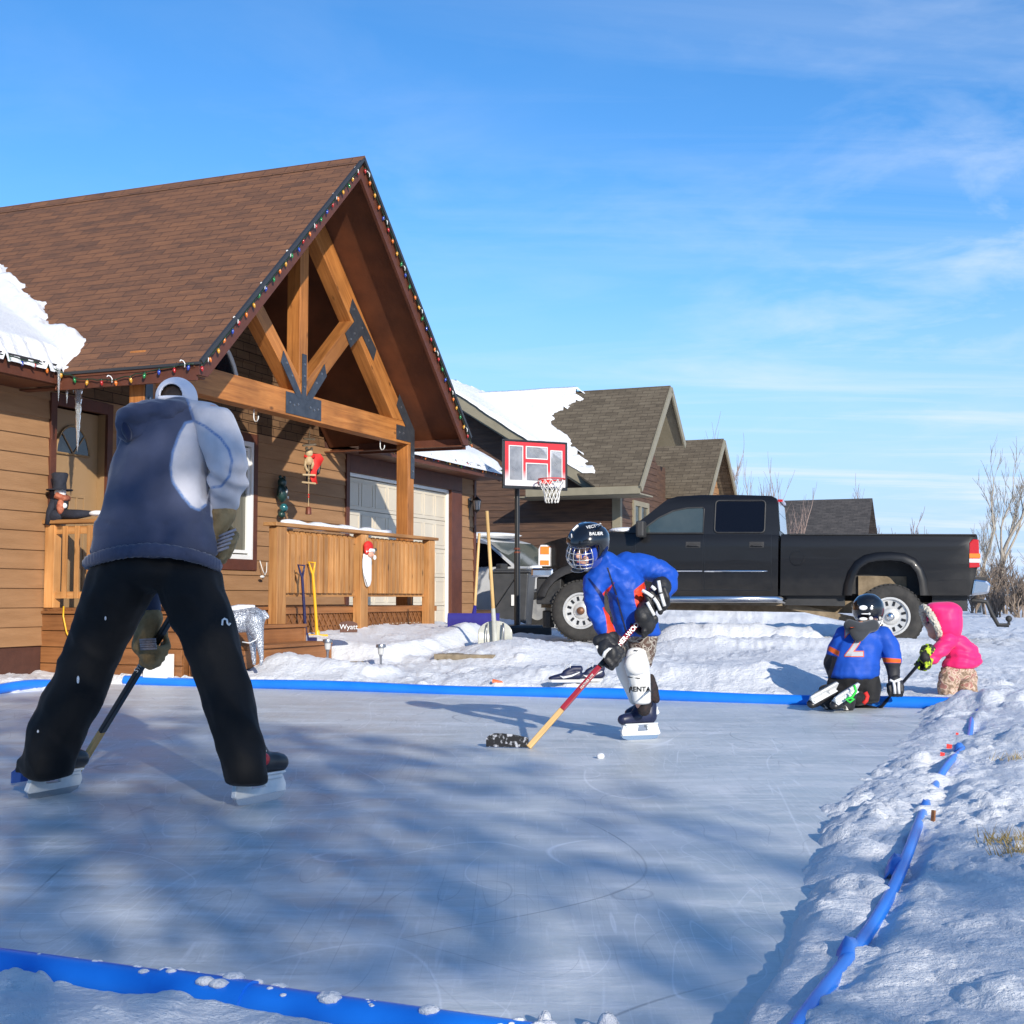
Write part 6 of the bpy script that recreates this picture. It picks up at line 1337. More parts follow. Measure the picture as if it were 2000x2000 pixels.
M['bootk'] = mat('black_skate_boot', (.010,.010,.012), (.02,.02,.024), scale=20, rough=.35)
M['bootn'] = mat('navy_skate_boot', (.008,.012,.04), (.015,.02,.06), scale=20, rough=.4)
M['holder'] = mat('white_holder', (.70,.72,.72), (.62,.64,.65), scale=20, rough=.3)
M['blade'] = mat('skate_steel', (.55,.56,.58), rough=.2, metal=1.0)
def skate(root, heel, yaw, roll, s, boot, pitch=0.0, tall=1.0, toecap=None, accent=None, white=False):
    """boot, holder and blade; local x = toe, z = up, origin at the heel end of the blade"""
    Mx = Matrix.Translation(heel) @ Matrix.Rotation(yaw, 4, 'Z') @ Matrix.Rotation(-pitch, 4, 'Y') @ Matrix.Rotation(roll, 4, 'X') @ Matrix.Diagonal((s, s, s*tall, 1)) @ Matrix.Translation((.13, 0, 0))
    def put(o): o.matrix_local = Mx; return o
    B = chain([(-.085, 0, .25, .048, .042, .05), (-.085, 0, .17, .047, .040, .05), (-.075, 0, .125, .05, .038, .045)])+chain([(-.08, 0, .125, .05, .038, .04), (.03, 0, .12, .05, .043, .035), (.10, 0, .115, .045, .045, .032), (.125, 0, .112, .042, .042, .03)])+chain([(-.07, 0, .22, .05, .035, .05), (.01, 0, .145, .05, .036, .035)])
    b = put(blob('skate', B, boot, root, .009, 3))
    part('holder', M['holder'], b, lambda m: (m.prism([(-.145, .030), (-.125, .082), (-.035, .082), (-.050, .048), (.030, .046), (.015, .082), (.13, .082), (.150, .045), (.145, .024), (-.13, .022)], 1, -.012, .012), m.box(-.12, .13, -.034, .034, .080, .088), m.box(-.11, -.04, -.024, .024, .066, .080), m.box(.03, .12, -.024, .024, .066, .080)), bevel=.004)
    part('blade', M['blade'], b, lambda m: m.prism([(-.135, .028), (-.12, .004), (-.06, .0), (.10, .0), (.14, .012), (.155, .032)], 1, -.002, .002))
    def laces(m):
        for k in range(6): z = .235-.018*k; x = -.03+.012*k; m.tube([(x, -.032, z-.01), (x+.012, 0, z+.006), (x, .032, z-.01)], .004, 5)
    part('lace', M['clip'], b, laces, smooth=180)
    if toecap: part('toe_cap', toecap, b, lambda m: m.ball((.137, 0, .108), (.036, .042, .032)), smooth=180)
    if accent: part('side_panel', accent, b, lambda m: (m.ball((.0, -.036, .13), (.035, .012, .02)), m.ball((.0, .036, .13), (.035, .012, .02))), smooth=180)
    return b
def grip(root, c, s, p, mt, k=1.0, name='glove', wrist=None, voxel=.006):
    """gloved hand closed round a shaft through c (axis s); p points from the shaft to the back of the hand"""
    s = Vector(s).normalized(); p = Vector(p); p = (p-s*p.dot(s)).normalized(); f = s.cross(p); c = Vector(c); B = []
    B += chain([(*(c+p*.032*k+f*.035*k-s*.0), .026*k, .026*k, .040*k), (*(c+p*.040*k-f*.02*k), .030*k, .030*k, .040*k)])
    for i in range(4):
        o = s*((-.038+.0255*i)*k); L_ = (1, 1.08, 1.03, .9)[i]
        B += chain([(*(c+p*.036*k+f*.035*k+o), .0135*k), (*(c+p*.012*k+f*.055*k*L_+o), .0130*k), (*(c-p*.028*k+f*.036*k*L_+o), .0125*k), (*(c-p*.036*k-f*.006*k+o), .0115*k)])
    B += chain([(*(c+p*.035*k-f*.025*k+s*.025*k), .016*k), (*(c+p*.0*k-f*.042*k+s*.045*k), .014*k), (*(c-p*.03*k-f*.018*k+s*.052*k), .012*k)])
    if wrist is not None:
        w = Vector(wrist); a = c+p*.04*k-f*.01*k; B += chain([(*a, .036*k), (*(a.lerp(w, .6)), .040*k), (*w, .046*k)])
    return blob(name, B, mt, root, voxel*k, 1)
def stick(label, top, heel, toe, mts, width=.030, split=None, bladeh=.07, group=None, parts=True):
    """hockey stick: shaft from top to heel in the given colour bands, blade from heel to toe"""
    top = Vector(top); heel = Vector(heel); toe = Vector(toe); o = thing('hockey_stick', label, 'hockey stick', tuple(heel), 0, group); t = top-heel; d = t.normalized(); side = (toe-heel).normalized()
    cuts = split or [0, 1]
    for i, m_ in enumerate(mts[:-1]):
        a, b = t*cuts[i], t*cuts[i+1]
        part('shaft', m_, o, lambda m: m.beam(a, b, width*.72, width, up=side), bevel=.005, grain=tuple(t))
    def bl(m):
        v = toe-heel; n = 10; vs = []; nn = v.cross(Vector((0, 0, 1))).normalized()
        for i in range(n+1):
            f = i/n; c = v*f+nn*(.025*sin(f*pi*.5)**2); h = bladeh*(.72+.28*sin(min(1, f*1.6)*pi/2)) if f < .9 else bladeh*(.9-.25*(f-.9)/.1)
            for dz in (0, h):
                for q in (-.004, .004): vs.append(c+nn*q+Vector((0, 0, dz-.0*f)))
        fs = []
        for i in range(n):
            a = i*4; b = a+4; fs += [(a, b, b+2, a+2), (a+1, a+3, b+3, b+1), (a+2, b+2, b+3, a+3), (a, a+1, b+1, b)]
        fs += [(0, 2, 3, 1), (n*4, n*4+1, n*4+3, n*4+2)]; m.add(vs, fs)
    part('blade', mts[-1], o, bl, smooth=40); return o, t, d, side
# ---------------------------------------------------------------- the man
MY = 5.5
man = person('man from behind in blue hoodie, black pants and white cap bending over his stick', (W(300, 1500, MY).x, MY, 0))
C = lambda lst: chain(PC(MY, lst))
body = C([(298, 1100, .06, .17, .12, .10), (300, 1020, .06, .16, .11, .1), (315, 920, .09, .17, .11, .1), (340, 830, .14, .16, .09, .08), (345, 800, .22, .065)])+C([(345, 800, .22, .055), (345, 788, .285, .074, .088, .088)])
body += C([(345, 800, .36, .06), (345, 806, .385, .035), (345, 795, .40, .018)])      # jaw, chin and nose, turned down and away
body += C([(275, 815, .15, .07), (262, 900, .30, .05), (280, 1050, .42, .042), (292, 1200, .42, .034)])+C([(410, 820, .10, .07), (440, 915, .06, .055), (433, 1000, .12, .038)])
body += C([(240, 1130, .05, .11), (185, 1270, .08, .08), (110, 1430, .10, .065), (97, 1500, .11, .045)])+C([(370, 1130, .02, .11), (420, 1270, -.06, .08), (462, 1430, -.12, .065), (476, 1510, -.14, .045)])
blob('body', body, M['skin'], man, .016, 3)
M['hair'] = mat('brown_hair', (.022,.012,.008), (.045,.024,.014), scale=40, rough=.7, bump=.5, bscale=80)
blob('hair', C([(345, 786, .265, .078, .086, .086), (345, 780, .275, .078, .088, .082)]), M['hair'], man, .009, 2)
M['hoodie'] = fabric('navy_and_grey_fleece', (.046,.056,.100), (.50,.49,.52), (.12,.20,.38), var=.16, w=1.6)
light = [(362, 768), (371, 795), (379, 822), (365, 826), (350, 848), (337, 885), (333, 915), (338, 942), (357, 970), (374, 990), (389, 996), (402, 988), (410, 960), (412, 1010), (520, 1020), (520, 760)]
pipes = [[(362, 768), (371, 795), (379, 822), (362, 826), (350, 848), (337, 885), (333, 915), (338, 942), (357, 970), (374, 990), (389, 996), (402, 986)], [(379, 822), (400, 832), (430, 855), (447, 878), (453, 900), (448, 930), (432, 950), (414, 952)]]
tors = C([(298, 1078, .03, .268, .175, .05), (300, 1040, .03, .262, .175, .06), (305, 1000, .04, .236, .165, .07), (308, 950, .05, .218, .160, .07), (318, 895, .07, .214, .155, .07), (334, 850, .10, .208, .150, .06), (345, 815, .13, .185, .125, .05), (348, 795, .17, .11, .10, .035)])
tors += C([(348, 800, .15, .12, .09, .03), (385, 802, .14, .10, .1, .045), (408, 820, .11, .085, .10, .06)])
slv = C([(392, 806, .12, .07, .08, .04), (416, 822, .08, .092, .115, .06), (434, 865, .03, .092, .105, .06), (446, 915, .02, .080, .10, .06), (443, 955, .05, .076, .085, .05), (437, 985, .10, .068, .068, .04), (434, 1000, .12, .054, .054, .015)])
tors += C([(300, 805, .15, .09, .08, .05), (270, 830, .17, .085, .08, .06), (262, 900, .30, .075), (275, 1020, .42, .065), (290, 1140, .44, .060), (294, 1195, .43, .050), (294, 1208, .43, .044)])
def hf(p):
    px, py = proj(p); w = .0055*noise.noise(Vector(p)*6)+.0035*noise.noise(Vector((p[0]*14, p[1]*14, p[2]*5)))
    if px > 395 and 850 < py < 1000: w += .008*sin((py-.55*(px-430))/7.5+3*noise.noise(Vector(p)*7))*(.35+.65*min(1, max(0, (py-880)/70)))
    w += .008*(noise.noise(Vector((p[0]*9-p[2]*5, p[1]*5, p[2]*3))))+.006*(1-2*abs(noise.noise(Vector((p[0]*6+p[2]*4, p[1]*4, p[2]*5)))))
    if 1020 < py < 1085: w += .005*sin(px/9.0+4*noise.noise(Vector(p)*5))
    return w
def sf(p):
    px, py = proj(p); k = min(1, max(0, (py-860)/60)); return .010*k*sin((py-.8*(px-430))/6.0+4*noise.noise(Vector(p)*6))*(1-min(1, abs(py-945)/70))+.006*noise.noise(Vector(p)*11)+.006*(1-2*abs(noise.noise(Vector((p[0]*8, p[1]*8, p[2]*6)))))
sleeve = blob('sleeve', slv, M['hoodie'], man, .009, 4, disp=sf, attr={'sd': sdpx(light), 'pd': linepx(pipes, 2.5)})
hoodie = blob('hoodie', tors, M['hoodie'], man, .011, 5, disp=hf, attr={'sd': sdpx(light), 'pd': linepx(pipes, 2.5)})
# hood thrown over the left shoulder
hd = C([(345, 795, .05, .05, .06, .028), (300, 800, .02, .075, .08, .036), (265, 812, .0, .070, .08, .045), (247, 828, .0, .045, .07, .045), (250, 850, .0, .028, .05, .04)])+C([(330, 806, .03, .05, .06, .03), (290, 835, .02, .055, .05, .04), (262, 850, .0, .03, .05, .035)])
blob('hood', hd, M['hoodie'], man, .010, 4, disp=folds(.010, 11, (1, 1, 2.2), 3, 1), attr={'sd': lambda vs: [-9]*len(vs), 'pd': lambda vs: [-9]*len(vs)})
M['hoodin'] = fabric('hood_lining', (.012,.018,.05))
blob('hood_lining', C([(243, 835, -.055, .014, .02, .035), (252, 850, -.06, .012, .02, .03)]), M['hoodin'], man, .008, 2)
ring = []
for k in range(41):
    t = 2*pi*k/40; ring.append((*W(298+128*cos(t), 1100-26*max(0, sin(t))**1.5+(6 if cos(t) > 0 else 0)*abs(cos(t)), MY+.03-.185*sin(t)), .020, .020, .030))
blob('waistband', chain(ring, .5), M['hoodie'], man, .009, 3, disp=lambda p: .0022*sin(proj(p)[0]*1.1), attr={'sd': lambda vs: [-9]*len(vs), 'pd': lambda vs: [-9]*len(vs)})
# cap with its rear opening and strap
M['capw'] = fabric('white_cap_mesh', (.66,.66,.72), var=.05, bscale=300)
hc = W(345, 778, MY+.285)
def capf(m):
    seg, rg = 40, 16; vs = []; fs = []
    for i in range(rg+1):
        th_ = (pi*.56)*i/rg
        for k in range(seg): ph = 2*pi*k/seg; vs.append((hc.x+.091*sin(th_)*cos(ph), hc.y+.108*sin(th_)*sin(ph), hc.z+.094*cos(th_)))
    for i in range(rg):
        for k in range(seg):
            ph = 2*pi*(k+.5)/seg; thm = pi*.56*(i+.5)/rg; x = .091*sin(thm)*cos(ph); z = .094*cos(thm); y = sin(ph)
            if y < 0 and (x/.050)**2+((z-.0)/.052)**2 < 1 : continue
            fs.append((i*seg+k, (i+1)*seg+k, (i+1)*seg+(k+1) % seg, i*seg+(k+1) % seg))
    m.add(vs, fs)
cp_ = part('cap', M['capw'], man, capf, smooth=180); cp_.modifiers.new('s', 'SOLIDIFY').thickness = .004
part('cap_binding', M['capw'], cp_, lambda m: m.tube([(hc.x+.052*cos(t), hc.y-.108*sqrt(max(0, 1-(.052*cos(t)/.091)**2-(.054*sin(t)/.094)**2))-.002, hc.z+.054*sin(t)) for t in np.linspace(-.1, pi+.1, 22)], .005, 6), smooth=180)
part('strap', M['capw'], cp_, lambda m: m.tube([(hc.x+x, hc.y-.108*sqrt(1-(x/.091)**2)-.001, hc.z-.014) for x in np.linspace(-.055, .055, 9)], [.011]*9, 8), smooth=180)
part('peak', M['capw'], cp_, lambda m: m.ball((hc.x, hc.y+.13, hc.z-.03), (.075, .07, .012)), smooth=180)
# black pants
M['pants'] = fabric('black_track_pants', (.0045,.0045,.005), rough=.75, var=.2, sheen=.05, bump=.15)
pt = C([(298, 1085, .04, .215, .15, .05), (298, 1120, .03, .245, .165, .08)])
pt += C([(240, 1135, .03, .145, .15, .1), (226, 1165, .03, .138, .15, .1), (205, 1215, .05, .122), (182, 1270, .07, .112), (160, 1325, .08, .116), (135, 1380, .09, .119), (111, 1430, .10, .119), (98, 1478, .10, .113, .13, .08), (93, 1506, .10, .102, .12, .03)])
pt += C([(365, 1135, .02, .145, .15, .1), (376, 1165, .01, .136, .15, .1), (400, 1215, -.02, .120), (418, 1270, -.05, .108), (436, 1330, -.08, .103), (453, 1390, -.11, .100), (467, 1450, -.13, .096), (477, 1500, -.14, .090, .105, .06), (480, 1524, -.14, .086, .10, .02)])
pt += C([(62, 1478, .08, .035), (45, 1492, .08, .022, .03, .02), (32, 1508, .08, .008)])
def pf(p): return .011*(1-2*abs(noise.noise(Vector((p[0]*7+p[2]*4, p[1]*7, p[2]*5)))))+.004*noise.noise(Vector(p)*16)
pants = blob('pants', pt, M['pants'], man, .012, 5, disp=pf)
lg = MB(); a = [W(x, y, 5.2) for x, y in ((436, 1222), (437, 1212), (441, 1209), (446, 1211), (447, 1219), (450, 1222), (453, 1218))]; lg.tube(a, .0045, 6); q = lg.build('leg_logo', M['clip'], man, smooth=180); conform(q, pants, (0, 1, 0), .003)
for px_, py_, dx_, dy_ in ((205, 1208, 2, 4), (150, 1330, 5, 10), (70, 1433, 2, 2)):
    lg = MB(); lg.ball(W(px_, py_, 5.3), (.003+dx_*.0006, .002, .004+dy_*.0012), 8, 6); q = lg.build('snow_fleck', M['snow'], man, smooth=180); conform(q, pants, (0, 1, 0), .002)
# skates
hR = gnd(461, 1577, 0); hL = gnd(52, 1563, 0)
M['acc'] = mat('red_skate_trim', (.35,.008,.012), rough=.4)
skate(man, hR, radians(58), radians(-5), 1.05, M['bootk'], tall=1.30, accent=M['acc'])
skate(man, hL, radians(62), radians(12), 1.02, M['bootk'], tall=1.32, accent=M['acc'])
# gloves round the stick
M['tan'] = mat('tan_work_leather', (.24,.155,.065), (.38,.26,.12), scale=16, rough=.85, bump=.5, bscale=50)
M['stripe'] = mat('grey_striped_cotton', (.30,.26,.27), (.42,.38,.40), scale=60, rough=.9)
stop = W(437, 1038, 5.64); sheel = W(148, 1512, 6.30); sheel.z = .012
ax = (stop-sheel).normalized()
toe = Vector((W(25, 1545, 5.95).x, 5.98, .012))
M['blackwrap'] = mat('black_stick_paint', (.008,.008,.009), rough=.3)
M['bluetape'] = mat('blue_blade_tape', (.02,.06,.25), (.03,.09,.33), scale=20, rough=.7)
o, t_, d_, sd__ = stick('black-shafted hockey stick with blue taped blade held by the man', stop, sheel, toe, [M['ash'], M['blackwrap'], M['bluetape']], .034, [0, .19, 1.0], .075, 'hockey sticks')
text('SYNERGY', .030, M['clip'], o, t_*.50+Vector((-.004, -.016, -.002)), (0, 0, 0)).matrix_local = Matrix.Translation(t_*.49+Vector((0, -.020, 0))) @ Matrix(((t_.normalized().x, -t_.normalized().z, 0, 0), (0, 0, -1, 0), (t_.normalized().z, t_.normalized().x, 0, 0), (0, 0, 0, 1)))
cu = stop-ax*.05; cl_ = sheel+(stop-sheel)*(.545)
g1 = grip(man, cu, ax, (-.1, -.9, .1), M['tan'], 1.35, wrist=W(434, 1003, 5.60))
g2 = grip(man, cl_, ax, (-.55, -.75, .2), M['tan'], 1.3, wrist=W(293, 1208, MY+.42))
def stripes(root, pts, n, w):
    def f(m):
        for k in range(n): a, b = pts(k/(n-1)); m.tube([a, (a+b)/2+Vector((0, -.008, 0)), b], w, 5)
    return part('stripe', M['stripe'], root, f, smooth=180)
stripes(g1, lambda f: (W(418+10*f, 1080-32*f, 5.53), W(447+14*f, 1068-34*f, 5.53)), 5, .006)
stripes(g2, lambda f: (W(275-2*f, 1268-18*f, 5.82), W(306-2*f, 1266-18*f, 5.80)), 5, .005)
reloc(man)
# ---------------------------------------------------------------- the skating child
KY = 7.83
kid = person('child skating with a stick in blue jacket, black caged helmet and white shin guards', (W(1245, 1440, KY).x, KY, 0))
C = lambda lst: chain(PC(KY, lst))
hC = W(1149, 1064, KY-.14); fwd = Vector((-.74, -.62, -.30)).normalized(); upv = Vector((.22, -.10, .97)); upv = (upv-fwd*upv.dot(fwd)).normalized(); sidev = fwd.cross(upv)
HM = Matrix((( sidev.x, fwd.x, upv.x, hC.x), (sidev.y, fwd.y, upv.y, hC.y), (sidev.z, fwd.z, upv.z, hC.z), (0, 0, 0, 1)))
hl_ = lambda x, y, z: HM @ Vector((x, y, z))
body = C([(1245, 1225, 0, .065), (1225, 1165, -.02, .065), (1205, 1125, -.04, .06), (1180, 1096, -.08, .04)])+chain([(*hl_(0, -.02, .0), .082), (*hl_(0, .01, -.05), .07), (*hl_(0, .035, -.085), .045)])
body += chain([(*hl_(0, .075, -.02), .014), (*hl_(0, .092, -.045), .016), (*hl_(0, .085, -.05), .014)])+[(hl_(.0, .070, -.083), (.022, .014, .012), None), (hl_(.035, .055, -.055), (.022,)*3, None), (hl_(-.035, .055, -.055), (.022,)*3, None)]
body += C([(1165, 1135, -.06, .045), (1165, 1190, -.14, .04), (1192, 1245, -.18, .03)])+C([(1255, 1112, .04, .035), (1298, 1120, .05, .028), (1294, 1140, -.01, .026)])
body += C([(1262, 1235, .0, .075), (1245, 1290, -.03, .055), (1252, 1375, .0, .035)])+C([(1228, 1240, .05, .075), (1220, 1290, .15, .05), (1255, 1365, .26, .035)])
blob('body', body, M['skin'], kid, .008, 1)
M['kidblue'] = fabric('blue_nylon_jacket', (.010,.072,.42), (.68,.045,.012), (.004,.012,.09), rough=.5, var=.10, w=.8, sheen=0, bump=.1)
orange_ = [[(1177, 1187), (1183, 1184), (1192, 1206), (1202, 1232), (1202, 1247), (1183, 1246), (1186, 1230), (1183, 1205)], [(1176, 1160), (1201, 1136), (1182, 1167)], [(1238, 1153), (1264, 1132), (1258, 1160), (1264, 1190), (1260, 1205), (1248, 1202), (1240, 1175)]]
navy_ = [[(1146, 1128), (1152, 1130), (1176, 1158), (1184, 1175), (1180, 1182), (1168, 1160)]]
jk = C([(1246, 1236, .0, .138, .115, .03), (1240, 1205, -.01, .132, .115, .05), (1228, 1165, -.02, .124, .115, .05), (1213, 1130, -.04, .130, .115, .05), (1202, 1110, -.06, .105, .10, .045), (1184, 1092, -.08, .065, .065, .045)])
jk += C([(1190, 1112, -.08, .085), (1162, 1138, -.09, .070), (1160, 1165, -.12, .058), (1165, 1195, -.15, .055), (1180, 1225, -.17, .050), (1190, 1242, -.18, .044)])
jk += C([(1225, 1106, -.01, .082), (1260, 1108, .04, .074), (1288, 1116, .06, .070), (1303, 1126, .05, .064), (1303, 1142, .01, .060), (1297, 1154, -.03, .052)])
kf = lambda p: .016*(.4-abs(noise.noise(Vector((p[0]*9+p[2]*7, p[1]*6, p[2]*9)))))+.007*(.4-abs(noise.noise(Vector((p[0]*20-p[2]*12, p[1]*14, p[2]*22)))))+.003*noise.noise(Vector(p)*26)
jacket = blob('jacket', jk, M['kidblue'], kid, .0075, 4, disp=kf, attr={'sd': mx(*[sdpx(p) for p in orange_]), 'pd': mx(*[sdpx(p) for p in navy_])})
zp = MB(); zp.tube([W(x, y, KY-.3) for x, y in ((1186, 1108), (1193, 1130), (1203, 1160), (1212, 1195), (1220, 1225), (1226, 1247))], .0045, 6); q = zp.build('zip', M['hoodin'], kid, smooth=180); conform(q, jacket, None, .003)
blob('neck_warmer', chain([(*hl_(0, .0, -.06), .090, .085, .06), (*hl_(0, -.01, -.12), .07, .07, .04)])+[(hl_(.065, .03, -.03), (.03, .03, .05), None), (hl_(-.065, .03, -.03), (.03, .03, .05), None), (hl_(0, .045, .045), (.075, .04, .035), None), (hl_(0, .04, -.115), (.05, .045, .025), None)], fabric('blue_neck_warmer', (.012,.05,.34)), kid, .007, 2)
M['eye'] = mat('eye', (.02,.02,.02), rough=.2)
for s in (-1, 1): mb = MB(); mb.ball(hl_(s*.03, .078, -.018), .008, 8, 6); mb.build('eye', M['eye'], kid, smooth=180)
mb = MB(); mb.ball(hl_(0, .085, -.082), (.016, .006, .006), 8, 6); mb.build('mouth', mat('lips', (.35,.09,.08), rough=.5), kid, smooth=180)
M['helm'] = mat('black_helmet', (.008,.009,.011), rough=.12, coat=.6)
def shell(m, r=(.118, .138, .122), zc_=.005):
    seg, rg = 36, 20; vs = []; fs = []
    for i in range(rg+1):
        a = pi*i/rg
        for k in range(seg):
            b = 2*pi*k/seg; x, y, z = r[0]*sin(a)*cos(b), r[1]*sin(a)*sin(b), r[2]*cos(a)
            bump_ = 1+.03*(abs(x) > .045 and z > .03)-.0*y
            vs.append(HM @ Vector((x*bump_, y*bump_, z*bump_+.012)))
    for i in range(rg):
        for k in range(seg):
            a = pi*(i+.5)/rg; b = 2*pi*(k+.5)/seg; x, y, z = r[0]*sin(a)*cos(b), r[1]*sin(a)*sin(b), r[2]*cos(a)
            if z < .018 and y > .018: continue
            if z < -.075-.02*(y < -.05): continue
            fs.append((i*seg+k, (i+1)*seg+k, (i+1)*seg+(k+1) % seg, i*seg+(k+1) % seg))
    m.add(vs, fs)
hm_ = part('helmet', M['helm'], kid, shell, smooth=45); hm_.modifiers.new('s', 'SOLIDIFY').thickness = .012
part('helmet_ridge', M['helm'], hm_, lambda m: (m.tube([hl_(.085*s_, y, .10-.25*y*y) for y in (-.06, .0, .06, .10)], [.012, .016, .016, .008], 8) if False else [m.tube([hl_(s_*.050, -.075, .090), hl_(s_*.055, -.02, .112), hl_(s_*.052, .05, .102), hl_(s_*.045, .09, .075)], [.004, .014, .014, .008], 8) for s_ in (-1, 1)]), smooth=180)
part('helmet_vent', M['clip'], hm_, lambda m: (m.beam(hl_(.038, .085, .105), hl_(.030, .045, .128), .006, .012), m.beam(hl_(.012, .120, .078), hl_(.03, .105, .088), .006, .014), m.beam(hl_(.095, .055, -.005), hl_(.098, .052, -.045), .006, .024), m.beam(hl_(.103, -.045, -.065), hl_(.085, -.01, -.10), .006, .016)), bevel=.002)
M['wirew'] = mat('cage_wire', (.62,.60,.57), rough=.25, metal=.6)
def cage(m):
    E = lambda az, el: hl_(.098*sin(az)*cos(el), .045+.105*cos(az)*cos(el), -.045+.095*sin(el))
    for az in np.radians([-80, -56, -33, -11, 11, 33, 56, 80]): m.tube([E(az, e) for e in np.linspace(radians(-62), radians(42), 10)], .0026, 5)
    for el in np.radians([-62, -42, -22, -2, 20, 42]): m.tube([E(a, el) for a in np.linspace(radians(-82), radians(82), 18)], .0028 if abs(el) < 1 else .0042, 5)
part('face_cage', M['wirew'], hm_, cage, smooth=180)
part('chin_cup', M['helm'], hm_, lambda m: m.ball(hl_(0, .095, -.125), (.045, .035, .02)), smooth=180)
for body_, sz, px_, py_, rt in (('VECTOR', .024, 1160, 1027, -.18), ('BAUER', .026, 1164, 1042, -.04)):
    q = text(body_, sz, M['clip'], kid, W(px_, py_, KY-.3), (pi/2, -rt*-1, 0), ext=.001, bold=.0006); conform(q, hm_, (0, 1, 0), .004)
M['kcamo'] = camo('camo_shorts', ((.10,.06,.045), (.22,.19,.16), (.40,.36,.31), (.06,.03,.025)), 22)
blob('shorts', C([(1250, 1235, .0, .115, .10, .04), (1255, 1262, .0, .085), (1252, 1290, -.01, .072)])+C([(1232, 1245, .05, .08), (1226, 1280, .12, .065)]), M['kcamo'], kid, .009, 3, disp=folds(.005, 18))
M['guard'] = mat('white_shin_guard', (.70,.70,.68), (.78,.78,.76), scale=8, rough=.28, coat=.3)
def guard(lst, knee):
    g = blob('shin_guard', C(lst), M['guard'], kid, .0075, 3); return g
g_ = guard([(1243, 1274, -.075, .058, .04, .03), (1244, 1300, -.08, .078, .055, .04), (1248, 1320, -.065, .070, .055, .04), (1251, 1345, -.05, .062, .05, .04), (1254, 1370, -.04, .055, .05, .02)], 0)
part('knee_cap', M['guard'], g_, lambda m: m.ball(W(1244, 1297, KY-.115), (.070, .035, .066), 18, 12), smooth=180)
part('strap', M['bootk'], g_, lambda m: (m.tube([W(1226, 1322, KY-.09), W(1248, 1325, KY-.12), W(1268, 1321, KY-.07)], .003, 5), m.tube([W(1238, 1270, KY-.118), W(1246, 1271, KY-.12)], .003, 5)), smooth=180)
q = text('RENTAL', .040, M['blackwrap'], kid, W(1253, 1349, KY-.3), (pi/2, 0, 0), ext=.001, bold=.0008); conform(q, g_, (0, 1, 0), .003)
guard([(1216, 1290, .08, .055, .05, .04), (1220, 1315, .11, .050, .05, .04), (1232, 1345, .16, .042, .045, .03), (1240, 1365, .2, .038)], 0)
blob('sock', C([(1272, 1322, .05, .02), (1277, 1345, .05, .028), (1281, 1366, .04, .026)])+C([(1262, 1340, .03, .04), (1260, 1372, .0, .042), (1258, 1386, -.01, .040)]), camo('sock_pattern', ((.012,.010,.012), (.022,.014,.014), (.03,.016,.016), (.010,.008,.009)), 40), kid, .008, 3)
sk1 = gnd(1286, 1443, 0); skate(kid, sk1, radians(180+24), radians(8), .90, M['bootn'], tall=1.22)
sk2 = gnd(1290, 1418, 0); sk2 = W(1285, 1400, KY+.42); skate(kid, sk2+Vector((0, 0, .0)), radians(215), radians(-5), .85, M['bootn'], pitch=-.25)
ktop = W(1268, 1192, KY-.13); kheel = gnd(1032, 1460, .006); ktoe = gnd(948, 1462, .006); ktoe = Vector((ktoe.x, kheel.y+.02, .006))
kax = (ktop-kheel).normalized()
M['stickred'] = mat('dark_red_stick_paint', (.22,.008,.014), (.30,.012,.02), scale=10, rough=.25, coat=.4)
M['stickwhite'] = mat('pale_stick_paint', (.55,.54,.50), rough=.4)
M['bltape'] = mat('black_tape_with_snow', (.012,.012,.014), (.45,.46,.5), scale=38, rough=.8, lo=.52, hi=.66, detail=2)
o, t_, d_, sd_ = stick('dark red SHER-WOOD hockey stick with black taped blade held by the skating child', ktop, kheel, ktoe, [M['ash'], M['stickred'], M['blackwrap'], M['stickred'], M['blackwrap'], M['bltape']], .032, [0, .27, .58, .635, .955, 1.0], .076, 'hockey sticks')
tn = t_.normalized(); zf_ = Vector((0, -1, 0)); zf_ = (zf_-tn*zf_.dot(tn)).normalized(); yf_ = zf_.cross(tn)
TM = lambda loc: Matrix(((tn.x, yf_.x, zf_.x, loc.x), (tn.y, yf_.y, zf_.y, loc.y), (tn.z, yf_.z, zf_.z, loc.z), (0, 0, 0, 1)))
q = text('SHER-WOOD', .036, M['clip'], o, (0, 0, 0), (0, 0, 0), bold=.0008); q.matrix_local = TM(t_*.82+zf_*.018)
q = text('FEATHER LITE', .018, M['stickwhite'], o, (0, 0, 0), (0, 0, 0)); q.matrix_local = TM(t_*.47+zf_*.018)
M['gk'] = mat('black_glove_leather', (.010,.010,.011), (.018,.018,.02), scale=20, rough=.55, bump=.3, bscale=60)
M['gw'] = mat('white_glove_roll', (.72,.72,.70), rough=.5)
cg = kheel+(ktop-kheel)*.93; gA = grip(kid, cg, kax, (.45, -.75, .35), M['gk'], 1.35, wrist=W(1292, 1146, KY-.05))
blob('glove_cuff', C([(1294, 1140, -.03, .045), (1286, 1158, -.10, .05, .045, .045), (1280, 1172, -.15, .045, .03, .04)])+sum([C([(a, b, -.19, .017), (c, d, -.20, .017), (e, f, -.17, .016)]) for a, b, c, d, e, f in ((1262, 1160, 1270, 1180, 1276, 1200), (1272, 1158, 1283, 1175, 1290, 1196), (1286, 1150, 1293, 1168, 1298, 1188), (1297, 1150, 1303, 1166, 1304, 1180))], []), M['gk'], gA, .006, 1)
